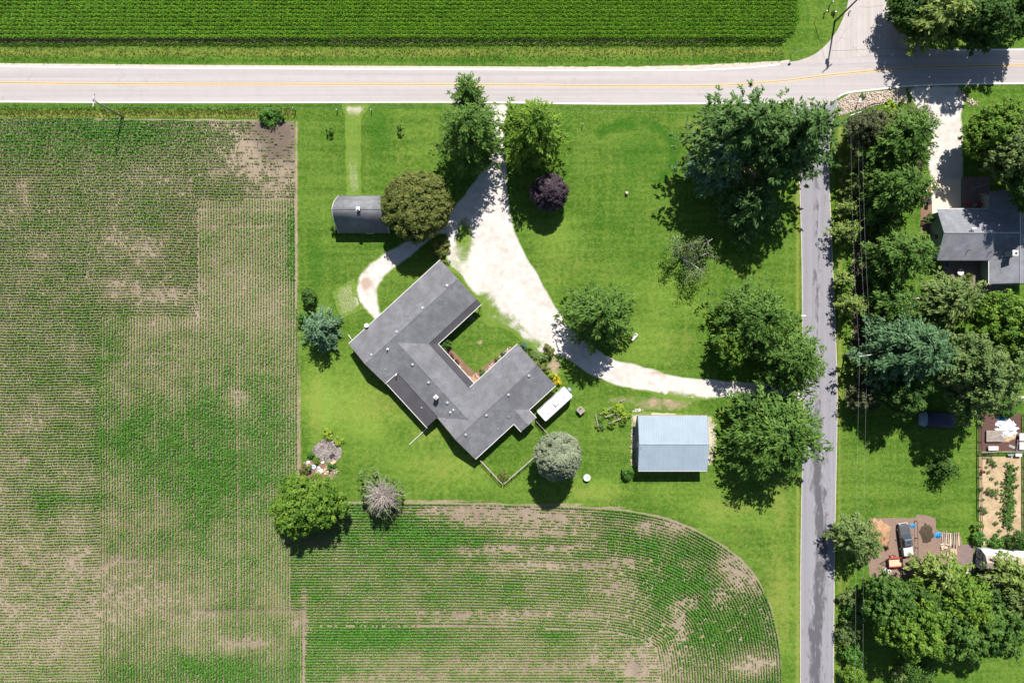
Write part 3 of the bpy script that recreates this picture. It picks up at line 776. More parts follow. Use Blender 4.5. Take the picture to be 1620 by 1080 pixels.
ashpit = sheet('burn_pit_ash', smooth_path([(494, 712), (503, 700), (515, 694), (528, 693), (538, 706), (540, 720), (530, 730), (515, 730), (502, 724)], 4, True), 0.010, M['ash'], step=0.5, jitter=.06, label='grey ash and charred debris of a burn pit')
pitdirt = sheet('burn_pit_dirt', smooth_path([(473, 742), (485, 730), (502, 728), (520, 735), (532, 742), (520, 752), (505, 758), (482, 757)], 4, True), 0.006, M['mulch'], step=0.5, jitter=.06, label='bare dirt around the burn pit')
barnpath = sheet('barn_gravel_skirt', [(1000, 655), (1008, 650), (1130, 658), (1134, 700), (1131, 735), (1118, 738), (1006, 738), (999, 738)], 0.006, M['gravel_track'], step=0.6, jitter=.08, mask=lambda px, py: {'r': .25 * (fbm(px * .2, py * .2, 3) > .5)}, label='stony skirt around the metal barn')
litter = sheet('leaf_litter', smooth_path([(1352, 185), (1385, 178), (1440, 180), (1462, 220), (1455, 300), (1412, 350), (1398, 400), (1392, 470), (1405, 540), (1400, 620), (1375, 650), (1352, 600), (1350, 500), (1352, 400), (1350, 290)], 4, True), 0.003, M['litter'], step=1.5, jitter=.3, label='leaf litter under the tree belt, darkened for its shade')  # litter brown made very dark, so deep shade of the belt is in its colour
stonebed = sheet('courtyard_bed', [(693, 545), (700, 538), (752, 590), (806, 548), (812, 552), (757, 606), (745, 610)], 0.006, M['mulch'], step=0.5, jitter=.05, label='mulch bed along the courtyard walls')
# ------------------------------------------------------------------ buildings
# main house: three wings in a frame turned 42.5 degrees (u to the upper right, v to the lower right)
HA = R(42.5)
def UV(u, v, z=0.0):
    return Vector((u * math.cos(HA) + v * math.sin(HA), u * math.sin(HA) - v * math.cos(HA), z))
house = thing('farmhouse', UV(-15.3, -4.5), 'rambling grey-shingled house of three wings round a courtyard', 'house')
EAVE, RIDGE_A, PITCH = 2.9, 4.55, 0.337
def bx_uv(mb, u0, u1, v0, v1, z0, z1):
    return mb.prism([tuple(UV(u0, v0)[:2]), tuple(UV(u1, v0)[:2]), tuple(UV(u1, v1)[:2]), tuple(UV(u0, v1)[:2])], z0, z1)
def gable_wall(u, v0, v1, vr, zr, t=0.15, s=1):
    """gable triangle across v at u"""
    mb = MB()
    P = [UV(u, v0, EAVE - .12), UV(u, v1, EAVE - .12), UV(u, vr, zr - .12)]
    Q = [UV(u + t * s, v0, EAVE - .12), UV(u + t * s, v1, EAVE - .12), UV(u + t * s, vr, zr - .12)]
    mb.add([*P, *Q], [(0, 1, 2), (5, 4, 3), (0, 3, 4, 1), (1, 4, 5, 2), (2, 5, 3, 0)])
    return mb
# walls
wl = house
bx_uv(MB(), -21.5, -0.2, -19.2, -10.3, -.1, EAVE - .14).build('wall', M['siding'], house)
bx_uv(MB(), -18.9, -11.8, -10.3, 1.5, -.1, EAVE - .16).build('wall', M['siding'], house)
bx_uv(MB(), -18.8, -0.1, 1.5, 10.8, -.1, EAVE - .14).build('wall', M['siding'], house)
bx_uv(MB(), -9.4, -6.6, 10.8, 12.7, -.1, EAVE - .2).build('wall', M['siding'], house)
bx_uv(MB(), -21.6, -18.9, -9.7, 0.8, -.1, 2.40).build('wall', M['siding'], house)
for (u, v0, v1, vr, s) in [(-21.5, -19.2, -10.3, -14.78, 1), (-.35, -19.2, -10.3, -14.78, 1), (-18.8, 1.5, 10.8, 6.12, 1), (-.25, 1.5, 10.8, 6.12, 1)]:
    gable_wall(u, v0 , v1, vr, RIDGE_A - .1, s=s).build('gable_wall', M['siding'], house)
TH = 0.14
ZR = RIDGE_A
def zA(v): return ZR - abs(v + 14.78) * PITCH
def zC(v): return ZR - abs(v - 6.12) * PITCH
ZB = EAVE + 3.85 * PITCH          # section B ridge
vB0 = -14.78 + (ZR - ZB) / PITCH; vB1 = 6.12 - (ZR - ZB) / PITCH
eA, eC = -9.92, 1.02              # inner eaves
zE = zA(eA)
rp = lambda pts, name='roof_slope', th=TH, mat='shingle': MB().slab([UV(*p) for p in pts], th).build(name, M[mat], house)
rp([(0.35, -19.68, zA(-19.68)), (0.35, -14.78, ZR), (-22.05, -14.78, ZR), (-22.05, -19.68, zA(-19.68))])
rp([(0.35, -14.78, ZR), (0.35, eA, zE), (-11.45, eA, zE), (-15.3, vB0, ZB), (-19.15, eA, zE), (-22.05, eA, zE), (-22.05, -14.78, ZR)])
rp([(-19.25, 6.12, ZR), (-19.25, eC, zC(eC)), (-19.15, eC, zC(eC)), (-15.3, vB1, ZB), (-11.45, eC, zC(eC)), (0.38, eC, zC(eC)), (0.38, 6.12, ZR)])
# C south-east slope with the small gabled bay
rp([(-19.25, 6.12, ZR), (0.38, 6.12, ZR), (0.38, 11.2, zC(11.2)), (-6.15, 11.2, zC(11.2)), (-7.97, 9.38, zC(9.38)), (-9.8, 11.2, zC(11.2)), (-19.25, 11.2, zC(11.2))])
zb = zC(9.38)
rp([(-7.97, 9.38, zb), (-7.97, 13.15, zb), (-6.15, 13.15, zC(11.2)), (-6.15, 11.2, zC(11.2))])
rp([(-7.97, 9.38, zb), (-9.8, 11.2, zC(11.2)), (-9.8, 13.15, zC(11.2)), (-7.97, 13.15, zb)])
# B slopes
rp([(-15.3, vB0, ZB), (-11.45, eA, EAVE), (-11.45, eC, EAVE), (-15.3, vB1, ZB)])
rp([(-15.3, vB0, ZB), (-15.3, vB1, ZB), (-19.15, eC, EAVE), (-19.15, eA, EAVE)])
# ridge caps
for a, b in [((0.3, -14.78), (-22, -14.78)), ((-19.2, 6.12), (0.33, 6.12))]:
    MB().tube([UV(*a, ZR + .0), UV(*b, ZR + .0)], .07, 6).build('ridge_cap', M['shingle'], house)
MB().tube([UV(-15.3, vB0, ZB), UV(-15.3, vB1, ZB)], .07, 6).build('ridge_cap', M['shingle'], house)
# low dark porch roofs
rp([(0.45, eA + .02, zE - .12), (0.45, -8.78, 2.58), (-10.25, -8.78, 2.58), (-11.40, eA + .02, zE - .12)], 'porch_roof', .12, 'membrane')
rp([(-11.42, eA - .0, zE - .12), (-10.25, -8.78, 2.58), (-10.25, eC - .1, 2.58), (-11.42, eC - .02, zE - .12)], 'porch_roof', .12, 'membrane')
rp([(-19.17, eA + .03, EAVE - .15), (-19.17, eC - .03, EAVE - .15), (-21.95, eC - .03, 2.55), (-21.95, eA + .03, 2.55)], 'porch_roof', .12, 'membrane')
# porch posts and fascia / gutters (white)
def gutter(a, b, z, w=.10, name='gutter'):
    p, q = UV(*a), UV(*b)
    d = (q - p); L = d.length; ang = math.atan2(d.y, d.x); m = (p + q) / 2
    MB().box((m.x, m.y, z), (L, w, .13), ang).build(name, M['white_trim'], house)
gutter((0.4, -19.74), (-22.1, -19.74), zA(-19.68) - .06)
gutter((0.5, -8.71), (-10.2, -8.71), 2.50)
gutter((-10.18, -8.7), (-10.18, eC - .1), 2.50)
gutter((-22.02, eA), (-22.02, eC), 2.47)
gutter((-19.3, 11.27), (-9.85, 11.27), zC(11.2) - .07)
gutter((-6.1, 11.27), (0.42, 11.27), zC(11.2) - .07)
gutter((-9.87, 11.25), (-9.87, 13.2), zC(11.2) - .08)
gutter((-6.08, 11.35), (-6.08, 13.2), zC(11.2) - .08)
gutter((-11.3, eC - .07), (0.42, eC - .07), zC(eC) - .07)
gutter((-22.1, -9.85), (-19.2, -9.85), zE - .07)
for (u, v0, v1, zf) in [(0.40, -19.7, -14.78, zA), (0.40, -14.78, eA, zA), (-22.10, -19.7, -14.78, zA), (-22.10, -14.78, eA, zA), (-19.30, eC, 6.12, zC), (-19.30, 6.12, 11.2, zC), (0.43, eC, 6.12, zC), (0.43, 6.12, 11.2, zC)]:
    a, b = UV(u, v0, zf(v0) - .02), UV(u, v1, zf(v1) - .02)
    MB().tube([a, b], .03, 4).build('rake_trim', M['wood_grey'], house)
for (u, v) in [(0.2, -9.0), (-3.5, -9.0), (-7, -9.0), (-10.4, -6), (-10.4, -3), (-10.4, 0)]:
    p = UV(u, v)
    MB().box((p.x, p.y, 1.22), (.11, .11, 2.45), HA).build('porch_post', M['white_trim'], house)
# windows and doors on the walls
def opening(u, v, along, w, h, z, name='window'):
    p = UV(u, v); ang = HA if along == 'u' else HA - math.pi / 2
    o = MB().box((p.x, p.y, z), (w + .14, .08, h + .14), ang).build(name, M['white_trim'], house)
    MB().box((p.x, p.y, z), (w, .1, h), ang).build('pane' if name == 'window' else 'panel', M['glass'] if name == 'window' else M['wood_red'], o)
for u in (-18, -13.5, -9, -4): opening(u, -19.22, 'u', 1.3, 1.1, 1.65)
for u in (-16, -13, -4): opening(u, 10.84, 'u', 1.3, 1.1, 1.65)
for v in (-17, -12.5): opening(-21.54, v, 'v', 1.2, 1.1, 1.65)
for v in (3.8, 8.2): opening(-18.84, v, 'v', 1.2, 1.1, 1.65)
for v in (-8, -5, -2): opening(-21.64, v, 'v', 1.8, 1.2, 1.5)
for v in (3.8, 8.2): opening(-0.06, v, 'v', 1.2, 1.1, 1.65)
opening(-.16, -14.8, 'v', 4.6, 2.1, 1.1, 'door')
opening(-11.76, -6, 'v', .95, 2.05, 1.05, 'door'); opening(-11.76, -2.5, 'v', 1.6, 1.1, 1.6)
opening(-3.0, -10.26, 'u', 1.5, 1.1, 1.6); opening(-7.0, -10.26, 'u', 1.5, 1.1, 1.6)
# roof vents, pipes, chimney
def roof_z(px, py, zf, axis):
    z = 4.2
    for _ in range(4):
        p = W(px, py, z); u = p.x * math.cos(HA) + p.y * math.sin(HA); v = p.x * math.sin(HA) - p.y * math.cos(HA)
        z = zf(v if axis == 'v' else u)
    return z, W(px, py, z)
zBf = lambda u: ZB - abs(u + 15.3) * PITCH
def vent(px, py, zf, axis):
    z, p = roof_z(px, py, zf, axis)
    MB().box((p.x, p.y, z + .05), (.34, .34, .26), HA, taper=.82).box((p.x, p.y, z + .215), (.42, .42, .07), HA).build('roof_vent', M['galv'], house)
for q in [(707.2, 451.3), (668.7, 486.7), (627.8, 524.4), (587.8, 560.7)]: vent(*q, zA, 'v')
for q in [(653, 576), (678.5, 604.4), (708, 636.5)]: vent(*q, zBf, 'u')
for q in [(836.7, 593.7), (804.3, 623.9), (769.6, 656.3), (736.9, 686.9)]: vent(*q, zC, 'v')
def pipe(px, py, zf, axis, h, r=.05, mat='galv'):
    z, p = roof_z(px, py, zf, axis)
    MB().cyl(p, r, z - .15, z + h, 8).cyl(p, r * 2.2, z - .04, z + .04, 8).build('vent_pipe', M[mat], house)
pipe(613.3, 551.9, zA, 'v', .8, .09, 'white_metal'); pipe(610, 583.9, zA, 'v', .35); pipe(749.3, 615, zC, 'v', .35); pipe(804.8, 658.7, zC, 'v', .4); pipe(787.8, 678, zC, 'v', .4)
pipe(712.5, 651.7, zBf, 'u', .75, .07, 'white_metal'); pipe(717.4, 648, zBf, 'u', .6, .06, 'white_metal')
p = W(627.5, 592.5, 2.8); MB().cyl(p, .08, 2.6, 3.7, 8).cyl(p, .14, 3.7, 3.8, 8).build('vent_pipe', M['white_metal'], house)
p = W(667, 644.5, 2.7); MB().cyl(p, .14, 2.5, 2.85, 10).build('vent_pipe', M['galv'], house)
z, p = roof_z(691, 627, zBf, 'u')
ch = MB().box((p.x, p.y, z + .55), (.62, .62, 1.5), HA).build('chimney', M['brick'], house)
MB().box((p.x, p.y, z + 1.34), (.74, .74, .09), HA).build('chimney_cap', M['white_trim'], ch)
MB().cyl(p, .16, z + 1.38, z + 1.65, 10).build('flue', M['galv'], ch)
# downspouts
MB().tube([W(675.5, 676.5, 2.4), W(675, 677, .35), W(662, 690, .22), W(647.5, 703, .06)], [.07, .07, .07, .07], 6).build('downspout', M['white_trim'], house)
MB().tube([W(557.5, 538.5, 2.6), W(555.5, 536, .3), W(551, 529.5, .08)], .07, 6).build('downspout', M['white_trim'], house)
dish_p = W(580, 515.7, 3.2)
dish = thing('satellite_dish', (dish_p.x, dish_p.y, 2.9), 'small white satellite dish at the upper left eave', 'satellite dish')
mb = MB()
rings = []
for k, (r_, z_) in enumerate([(.02, 0), (.18, .03), (.32, .1), (.4, .16)]):
    rings.append([(r_ * math.cos(t), r_ * math.sin(t) * .9 + z_ * .8, .35 + z_ - .35 * r_ * math.sin(t)) for t in [2 * math.pi * i / 14 for i in range(14)]])
mb.loft(rings).build('reflector', M['white_metal'], dish, local=True)
MB().tube([(0, 0, -.4), (0, 0, .36)], .035, 6).tube([(0, .05, .4), (0, .45, .75)], .02, 5).build('mount', M['galv'], dish, local=True)
# wooden steps in the inner corner
st = thing('wooden_steps', W(751, 598), 'small reddish wooden steps with railing in the courtyard corner', 'steps')
c = W(751, 597)
for k in range(4):
    q = c + Vector((math.cos(HA + math.pi / 2) * (-.6 + .32 * k), math.sin(HA + math.pi / 2) * (-.6 + .32 * k), 0))
    MB().box((q.x, q.y, .68 - .16 * k), (1.25, .29, .05), HA).build('tread', M['wood_red'], st)
for s in (-.66, .66):
    d = Vector((math.cos(HA) * s, math.sin(HA) * s, 0)); e = Vector((math.cos(HA + math.pi / 2), math.sin(HA + math.pi / 2), 0))
    MB().tube([c + d - e * .75 + Vector((0, 0, .66)), c + d + e * .55 + Vector((0, 0, .1))], .06, 4).build('stringer', M['wood_red'], st)
    MB().tube([c + d - e * .75 + Vector((0, 0, 1.6)), c + d + e * .55 + Vector((0, 0, 1.0))], .05, 4).build('handrail', M['wood_new'], st)
    for f in (-.7, .5):
        q = c + d + e * f
        MB().box((q.x, q.y, .65 if f < 0 else .5), (.09, .09, 1.9 if f < 0 else 1.0), HA).build('post', M['wood_red'], st)

# ---- barn with a bowed gothic roof
barn = thing('bowed_barn', W(571, 340), 'small barn with a bowed gothic-arch shingle roof', 'barn')
EH, RHH = 0.9, 5.6
x0 = W(536, 340, EH).x + .0; x1 = W(616, 340, EH).x
yN = W(570, 309.5, EH).y; yS = W(570, 369, EH).y
ym = (yN + yS) / 2; hw = (yN - yS) / 2
arch = []
NA = 20
for k in range(NA + 1):
    t = k / NA * 2 - 1
    zz = RHH - (RHH - EH) * (abs(t) ** 1.75)
    arch.append((ym - hw * t, zz))
# resample so that the steep lower parts have enough strips
for side, nm in ((0, 'roof_slope'), (1, 'roof_slope')):
    pts = arch[:NA // 2 + 1] if side == 0 else arch[NA // 2:]
    mb = MB()
    top = [(x0, y, z) for y, z in pts] + [(x1, y, z) for y, z in pts]
    n = len(pts)
    low = [(x0, ym + (y - ym) * .965, z - .13) for y, z in pts] + [(x1, ym + (y - ym) * .965, z - .13) for y, z in pts]
    fs = []
    for i in range(n - 1):
        fs.append((i, i + 1, n + i + 1, n + i)); fs.append((2 * n + i, 3 * n + i, 3 * n + i + 1, 2 * n + i + 1))
    fs += [(i, 2 * n + i, 2 * n + i + 1, i + 1) for i in range(n - 1)] + [(n + i, n + i + 1, 3 * n + i + 1, 3 * n + i) for i in range(n - 1)]
    fs += [(0, n, 3 * n, 2 * n), (n - 1, 3 * n - 1, 4 * n - 1, 2 * n - 1)]
    mb.add(top + low, fs).build(nm, M['shingle_barn'], barn, smooth=True)
for xx, s in ((x0 + .25, 1), (x1 - .25, -1)):
    prof = [(xx, ym + (y - ym) * .93, max(z - .22, .0)) for y, z in arch]
    prof = [(xx, prof[0][1], -.1)] + prof + [(xx, prof[-1][1], -.1)]
    n = len(prof)
    MB().add(prof + [(a + .14 * s, b, c_) for a, b, c_ in prof], [tuple(range(n)), tuple(range(2 * n - 1, n - 1, -1))] + [(i, n + i, n + (i + 1) % n, (i + 1) % n) for i in range(n)]).build('end_wall', M['siding'], barn)
for yy in (yN, yS):
    MB().box(((x0 + x1) / 2, ym + (yy - ym) * .9, .45), (x1 - x0 - .6, .12, 1.0)).build('side_wall', M['siding'], barn)
MB().box((x0 + .18, ym, 1.2), (.1, 2.6, 2.4)).build('door', M['white_trim'], barn)
MB().box((x1 - .18, ym - .3, 3.2), (.1, 1.0, 1.0)).build('hay_door', M['white_trim'], barn)
MB().tube([(x0 - .02, ym, RHH + .02), (x1 + .02, ym, RHH + .02)], .09, 6).build('ridge_cap', M['shingle_barn'], barn)
for s_ in (-1, 1):
    for xx in (x0 - .03, x1 + .03):
        MB().tube([(xx, y, z - .05) for y, z in (arch[:NA // 2 + 1] if s_ < 0 else arch[NA // 2:])], .06, 5).build('rake_trim', M['white_trim'], barn)
p = W(567, 331.5, RHH + .5)
cu = MB().box((p.x, ym, RHH + .35), (.5, .5, .9)).build('cupola', M['brick'], barn)
MB().box((p.x, ym, RHH + .85), (.66, .66, .1)).cyl((p.x, ym), .18, RHH + .9, RHH + 1.15, 10).build('cupola_cap', M['white_trim'], cu)
MB().box((p.x + .9, yS - .02, .75), (1.3, .14, .12)).build('gutter', M['white_trim'], barn)

# ---- metal barn
mbarn = thing('metal_barn', W(1064, 701), 'pale blue ribbed metal pole barn near the side road', 'barn')
ZE, ZRr = 3.3, 4.3
bx0, bx1 = W(1010.0, 700, ZE).x, W(1118.5, 700, ZE).x
byN, byS = W(1060, 657, ZE).y, W(1060, 744.5, ZE).y
byM = (byN + byS) / 2
wx0, wx1, wyN, wyS = bx0 + .35, bx1 - .35, byN - .3, byS + .3
MB().prism([(wx0, wyS), (wx1, wyS), (wx1, wyN), (wx0, wyN)], -.1, ZE - .05).build('wall', M['siding_blue'], mbarn)
for xx, s in ((wx0, 1), (wx1, -1)):
    MB().add([(xx, wyS, ZE - .05), (xx, wyN, ZE - .05), (xx, byM, ZRr - .12), (xx + .12 * s, wyS, ZE - .05), (xx + .12 * s, wyN, ZE - .05), (xx + .12 * s, byM, ZRr - .12)], [(0, 1, 2), (5, 4, 3), (0, 3, 4, 1), (1, 4, 5, 2), (2, 5, 3, 0)]).build('gable_wall', M['siding_blue'], mbarn)
NPAN = 14
pw = (bx1 - bx0) / NPAN
L = math.hypot(byN - byM, ZRr - ZE); ta = math.atan2(ZRr - ZE, byN - byM)
pan = MB()
xs = []
for r_ in range(3):
    a = pw * r_ / 3
    xs += [(a, .0), (a + .045, .032), (a + .10, .032), (a + .145, .0)]
xs += [(pw - .004, 0)]
n = len(xs)
pan.add([(x, 0, z) for x, z in xs] + [(x, -L, z) for x, z in xs], [(i, n + i, n + i + 1, i + 1) for i in range(n - 1)])
pan_me = pan.mesh('roof_panel', M['metal_roof'])
for side in (1, -1):
    for k in range(NPAN):
        o = bpy.data.objects.new('roof_panel', pan_me); link(o, mbarn)
        base = Vector((bx0 + k * pw, byM, ZRr)) - mbarn.location
        if side == 1:
            o.location = base + Vector((pw, 0, 0)); o.rotation_euler = (ta, 0, math.pi)
        else:
            o.location = base; o.rotation_euler = (ta, 0, 0)
    yb = byN if side == 1 else byS
    MB().slab([(bx0 + .05, byM, ZRr - .06), (bx1 - .05, byM, ZRr - .06), (bx1 - .05, yb - .04 * side, ZE - .06), (bx0 + .05, yb - .04 * side, ZE - .06)], .08).build('roof_deck', M['wood_grey'], mbarn)
MB().box(((bx0 + bx1) / 2, byM + .09, ZRr + .055), (bx1 - bx0 + .08, .2, .02), 0, -ta + 0).box(((bx0 + bx1) / 2, byM - .09, ZRr + .055), (bx1 - bx0 + .08, .2, .02), 0, ta).build('ridge_cap', M['metal_roof'], mbarn)
for yy in (byN, byS):
    MB().box(((bx0 + bx1) / 2, yy + (.05 if yy > byM else -.05), ZE - .1), (bx1 - bx0, .08, .18)).build('fascia', M['white_trim'] if yy < byM else M['brick'], mbarn)
for xx in (bx0 - .03, bx1 + .03):
    for a, b in ((byN, byM), (byM, byS)):
        MB().tube([(xx, a, ZE - .02 if a != byM else ZRr - .02), (xx, b, ZE - .02 if b != byM else ZRr - .02)], .05, 4).build('rake_trim', M['metal_roof'], mbarn)
w_ = MB().box((wx0 - .03, byN - 2.6, 1.9), (.06, 1.2, 1.0)).build('window', M['white_trim'], mbarn)
MB().box((wx0 - .05, byN - 2.6, 1.9), (.06, 1.0, .82)).build('pane', M['glass'], w_)
d_ = MB().box((wx0 - .03, byM - .6, 1.05), (.06, 1.0, 2.1)).build('door', M['white_trim'], mbarn)
MB().box((wx0 - .09, byM - .95, 1.05), (.06, .05, .14)).build('handle', M['dark'], d_)
for k in range(2):
    MB().box((wx0 + 3.2 + k * 5.4, wyN + .03, 1.5), (4.2, .06, 2.9)).build('overhead_door', M['white_trim'], mbarn)
MB().tube([(bx0 + .35, byM - .5, ZRr - .3), (bx0 + .35, byM - .5, ZRr + .45)], .04, 6).build('vent_pipe', M['galv'], mbarn)

# ---- neighbouring house on the right
nh = thing('neighbour_house', W(1560, 372), 'grey-roofed neighbouring house cut by the right edge', 'house')
NE, NR = 3.0, 5.1
xw = W(1483.3, 370, NE).x; xe = W(1700, 370, NE).x
yNn = W(1500, 330.5, NE).y; ySn = W(1500, 411.5, NE).y; yM = (yNn + ySn) / 2
xA = W(1565, 430, NE).x; xR = W(1614, 430, NR).x; xB = 2 * xR - xA
ySs = W(1580, 449, NE).y; yNt = W(1580, 303, NE).y
npch = (NR - NE) / (yNn - yM)
MB().prism([(xw + .5, ySn + .45), (xe, ySn + .45), (xe, yNn - .45), (xw + .5, yNn - .45)], -.1, NE - .1).build('wall', M['siding_teal'], nh)
MB().prism([(xA + .45, ySs + .45), (xB - .45, ySs + .45), (xB - .45, yNt - .45), (xA + .45, yNt - .45)], -.1, NE - .12).build('wall', M['siding_teal'], nh)
MB().add([(xw + .5, ySn + .45, NE - .1), (xw + .5, yNn - .45, NE - .1), (xw + .5, yM, NR - .15), (xw + .65, ySn + .45, NE - .1), (xw + .65, yNn - .45, NE - .1), (xw + .65, yM, NR - .15)], [(0, 1, 2), (5, 4, 3), (0, 3, 4, 1), (1, 4, 5, 2), (2, 5, 3, 0)]).build('gable_wall', M['siding_teal'], nh)
for k in range(22):
    z_ = .12 + k * .2
    hwid = (yNn - ySn - .9) / 2 if z_ < NE - .1 else (yNn - ySn - .9) / 2 * max(0, (NR - .2 - z_) / (NR - NE))
    if hwid > .3: MB().box((xw + .485, yM, z_), (.05, hwid * 2, .19), 0, 0, R(-6)).build('clapboard', M['siding_teal'], nh)
rn = lambda pts, th=.14, name='roof_slope': MB().slab(pts, th).build(name, M['shingle_x'], nh)
rn([(xw, yNn, NE), (xw, yM, NR), (xR, yM, NR), (xA, yNn, NE)])
rn([(xw, ySn, NE), (xA, ySn, NE), (xR, yM, NR), (xw, yM, NR)])
rn([(xA, ySn, NE), (xA, ySs, NE), (xR, ySs, NR), (xR, yM, NR)])
rn([(xR, yM, NR), (xR, ySs, NR), (xB, ySs, NE), (xB, yNt, NE), (xR, yNt, NR)])
rn([(xA, yNn, NE), (xR, yM, NR), (xR, yNt, NR), (xA, yNt, NE)])
MB().tube([(xw, yM, NR + .01), (xR, yM, NR + .01)], .08, 6).build('ridge_vent', M['galv'], nh)
MB().tube([(xR, yNt, NR + .01), (xR, ySs, NR + .01)], .08, 6).build('ridge_vent', M['galv'], nh)
for y_, a, b in ((yNn + .06, xw, xA), (ySn - .06, xw, xA)):
    MB().box(((a + b) / 2, y_, NE - .1), (b - a, .12, .13)).build('gutter', M['white_trim'] if y_ > yM else M['dark'], nh)
MB().box((xA - .06, (ySn + ySs) / 2, NE - .1), (.12, ySn - ySs, .13)).build('gutter', M['white_trim'], nh)
MB().box(((xA + xB) / 2, ySs - .06, NE - .1), (xB - xA, .12, .13)).build('gutter', M['white_trim'], nh)
for a, b in (((yNn, NE), (yM, NR)), ((yM, NR), (ySn, NE))):
    MB().tube([(xw - .04, a[0], a[1] - .06), (xw - .04, b[0], b[1] - .06)], .07, 4).build('rake_trim', M['siding_teal'], nh)
wv_ = MB().box((xw + .44, yM - .2, 2.1), (.08, 1.25, 1.25)).build('window', M['white_trim'], nh)
MB().box((xw + .41, yM - .2, 2.1), (.08, 1.05, 1.05)).build('pane', M['glass'], wv_)
for x_ in (xw + 2.4, xw + 5.6):
    wv_ = MB().box((x_, ySn + .42, 1.6), (1.4, .08, 1.2)).build('window', M['white_trim'], nh); MB().box((x_, ySn + .39, 1.6), (1.2, .08, 1.0)).build('pane', M['glass'], wv_)
MB().box((xw + 3.2, yNn - .42, 1.15), (4.8, .08, 2.3)).build('garage_door', M['white_trim'], nh)
p = W(1540, 361.5, 5.4); MB().cyl(p, .09, 4.4, 5.5, 8).tube([(p.x - .45, p.y, 5.55), (p.x + .45, p.y, 5.55)], .13, 8).build('flue_cap', M['white_metal'], nh)
for q in ((1532, 396), (1567, 399), (1579, 379)):
    p = W(*q, 4.0); MB().cyl(p, .06, 3.2, 4.35, 6).build('vent_pipe', M['dark'], nh)
p = W(1606, 400, 6.2); cm = MB().box((p.x, p.y, 5.2), (.85, .85, 2.0)).build('chimney', M['siding_teal'], nh)
MB().box((p.x, p.y, 6.24), (1.0, 1.0, .1)).build('chimney_cap', M['white_trim'], cm); MB().box((p.x + .1, p.y - .05, 6.35), (.3, .3, .2)).build('flue', M['dark'], cm)

# ---- little gambrel shed at the lower right
sh = thing('garden_shed', W(1575, 882), 'grey barn-style shed with tan roof and double doors', 'shed')
SA = R(-3)
def SL(x, y, z):  # local frame: x along ridge (right), y up
    b = W(1543, 880)
    return Vector((b.x + x * math.cos(SA) - y * math.sin(SA), b.y + x * math.sin(SA) + y * math.cos(SA), z))
prof = [(-1.75, 0), (-1.75, 1.9), (-1.15, 3.0), (0, 3.55), (1.15, 3.0), (1.75, 1.9), (1.75, 0)]
SLn = 7.6
for xx in (0, SLn):
    MB().add([SL(xx, a, b) for a, b in prof] + [SL(xx + .12, a, b) for a, b in prof], [tuple(range(7)), tuple(range(13, 6, -1))] + [(i, 7 + i, 7 + (i + 1) % 7, (i + 1) % 7) for i in range(7)]).build('end_wall', M['siding_grey'], sh)
for yy in (-1.75, 1.75):
    MB().slab([SL(.1, yy - .06, 1.9), SL(SLn, yy - .06, 1.9), SL(SLn, yy + .06, 1.9), SL(.1, yy + .06, 1.9)], 1.95).build('side_wall', M['siding_grey'], sh)
rprof = [(-1.92, 1.75), (-1.2, 3.06), (0, 3.64), (1.2, 3.06), (1.92, 1.75)]
for i in range(4):
    (a, za), (b, zb_) = rprof[i], rprof[i + 1]
    MB().slab([SL(-.18, a, za), SL(SLn + .2, a, za), SL(SLn + .2, b, zb_), SL(-.18, b, zb_)], .1).build('roof_slope', M['tan_roof'] if i < 3 else M['white_trim'], sh)
for i in range(4):
    (a, za), (b, zb_) = rprof[i], rprof[i + 1]
    MB().tube([SL(-.22, a, za - .04), SL(-.22, b, zb_ - .04)], .06, 4).build('rake_trim', M['white_trim'], sh)
for s in (-.58, .58):
    d_ = MB().add([SL(-.05, s - .52, .1), SL(-.05, s + .52, .1), SL(-.05, s + .52, 2.1), SL(-.05, s - .52, 2.1), SL(-.0, s - .52, .1), SL(-.0, s + .52, .1), SL(-.0, s + .52, 2.1), SL(-.0, s - .52, 2.1)], [(0, 1, 2, 3), (7, 6, 5, 4), (0, 4, 5, 1), (1, 5, 6, 2), (2, 6, 7, 3), (3, 7, 4, 0)]).build('door', M['siding_grey'], sh)
    for (a, b) in (((s - .5, .15), (s + .5, .15)), ((s - .5, 2.05), (s + .5, 2.05)), ((s - .5, .15), (s - .5, 2.05)), ((s + .5, .15), (s + .5, 2.05)), ((s - .5, 1.1), (s + .5, 1.1)), ((s - .5, .15), (s + .5, 1.1)), ((s - .5, 2.05), (s + .5, 1.1))):
        MB().tube([SL(-.08, *a), SL(-.08, *b)], .03, 4).build('door_batten', M['dark'], d_)
MB().add([SL(-.04, 1.35, 1.1), SL(-.04, 1.65, 1.1), SL(-.04, 1.65, 1.7), SL(-.04, 1.35, 1.7)], [(0, 1, 2, 3)]).build('window', M['dark'], sh)
# ------------------------------------------------------------------ crops (nobody could count them: stuff)
def leaves_mesh(name, P, N, T, L, Wd, tint, mat, fold=0.18):
    """rhombic leaves: centre P, normal N, direction T, length L, width Wd"""
    N = N / (np.linalg.norm(N, axis=1, keepdims=True) + 1e-9)
    T = T - N * (T * N).sum(1, keepdims=True)
    T = T / (np.linalg.norm(T, axis=1, keepdims=True) + 1e-9)
    B = np.cross(N, T)
    l = np.asarray(L).reshape(-1, 1) * 0.5; w = np.asarray(Wd).reshape(-1, 1) * 0.5
    v = np.stack([P - T * l, P + B * w + T * l * .1 - N * w * fold, P + T * l - N * l * fold, P - B * w + T * l * .1 - N * w * fold], 1).reshape(-1, 3)
    return fast_mesh(name, v, 4, np.arange(len(v)), mat, np.repeat(tint, 4))

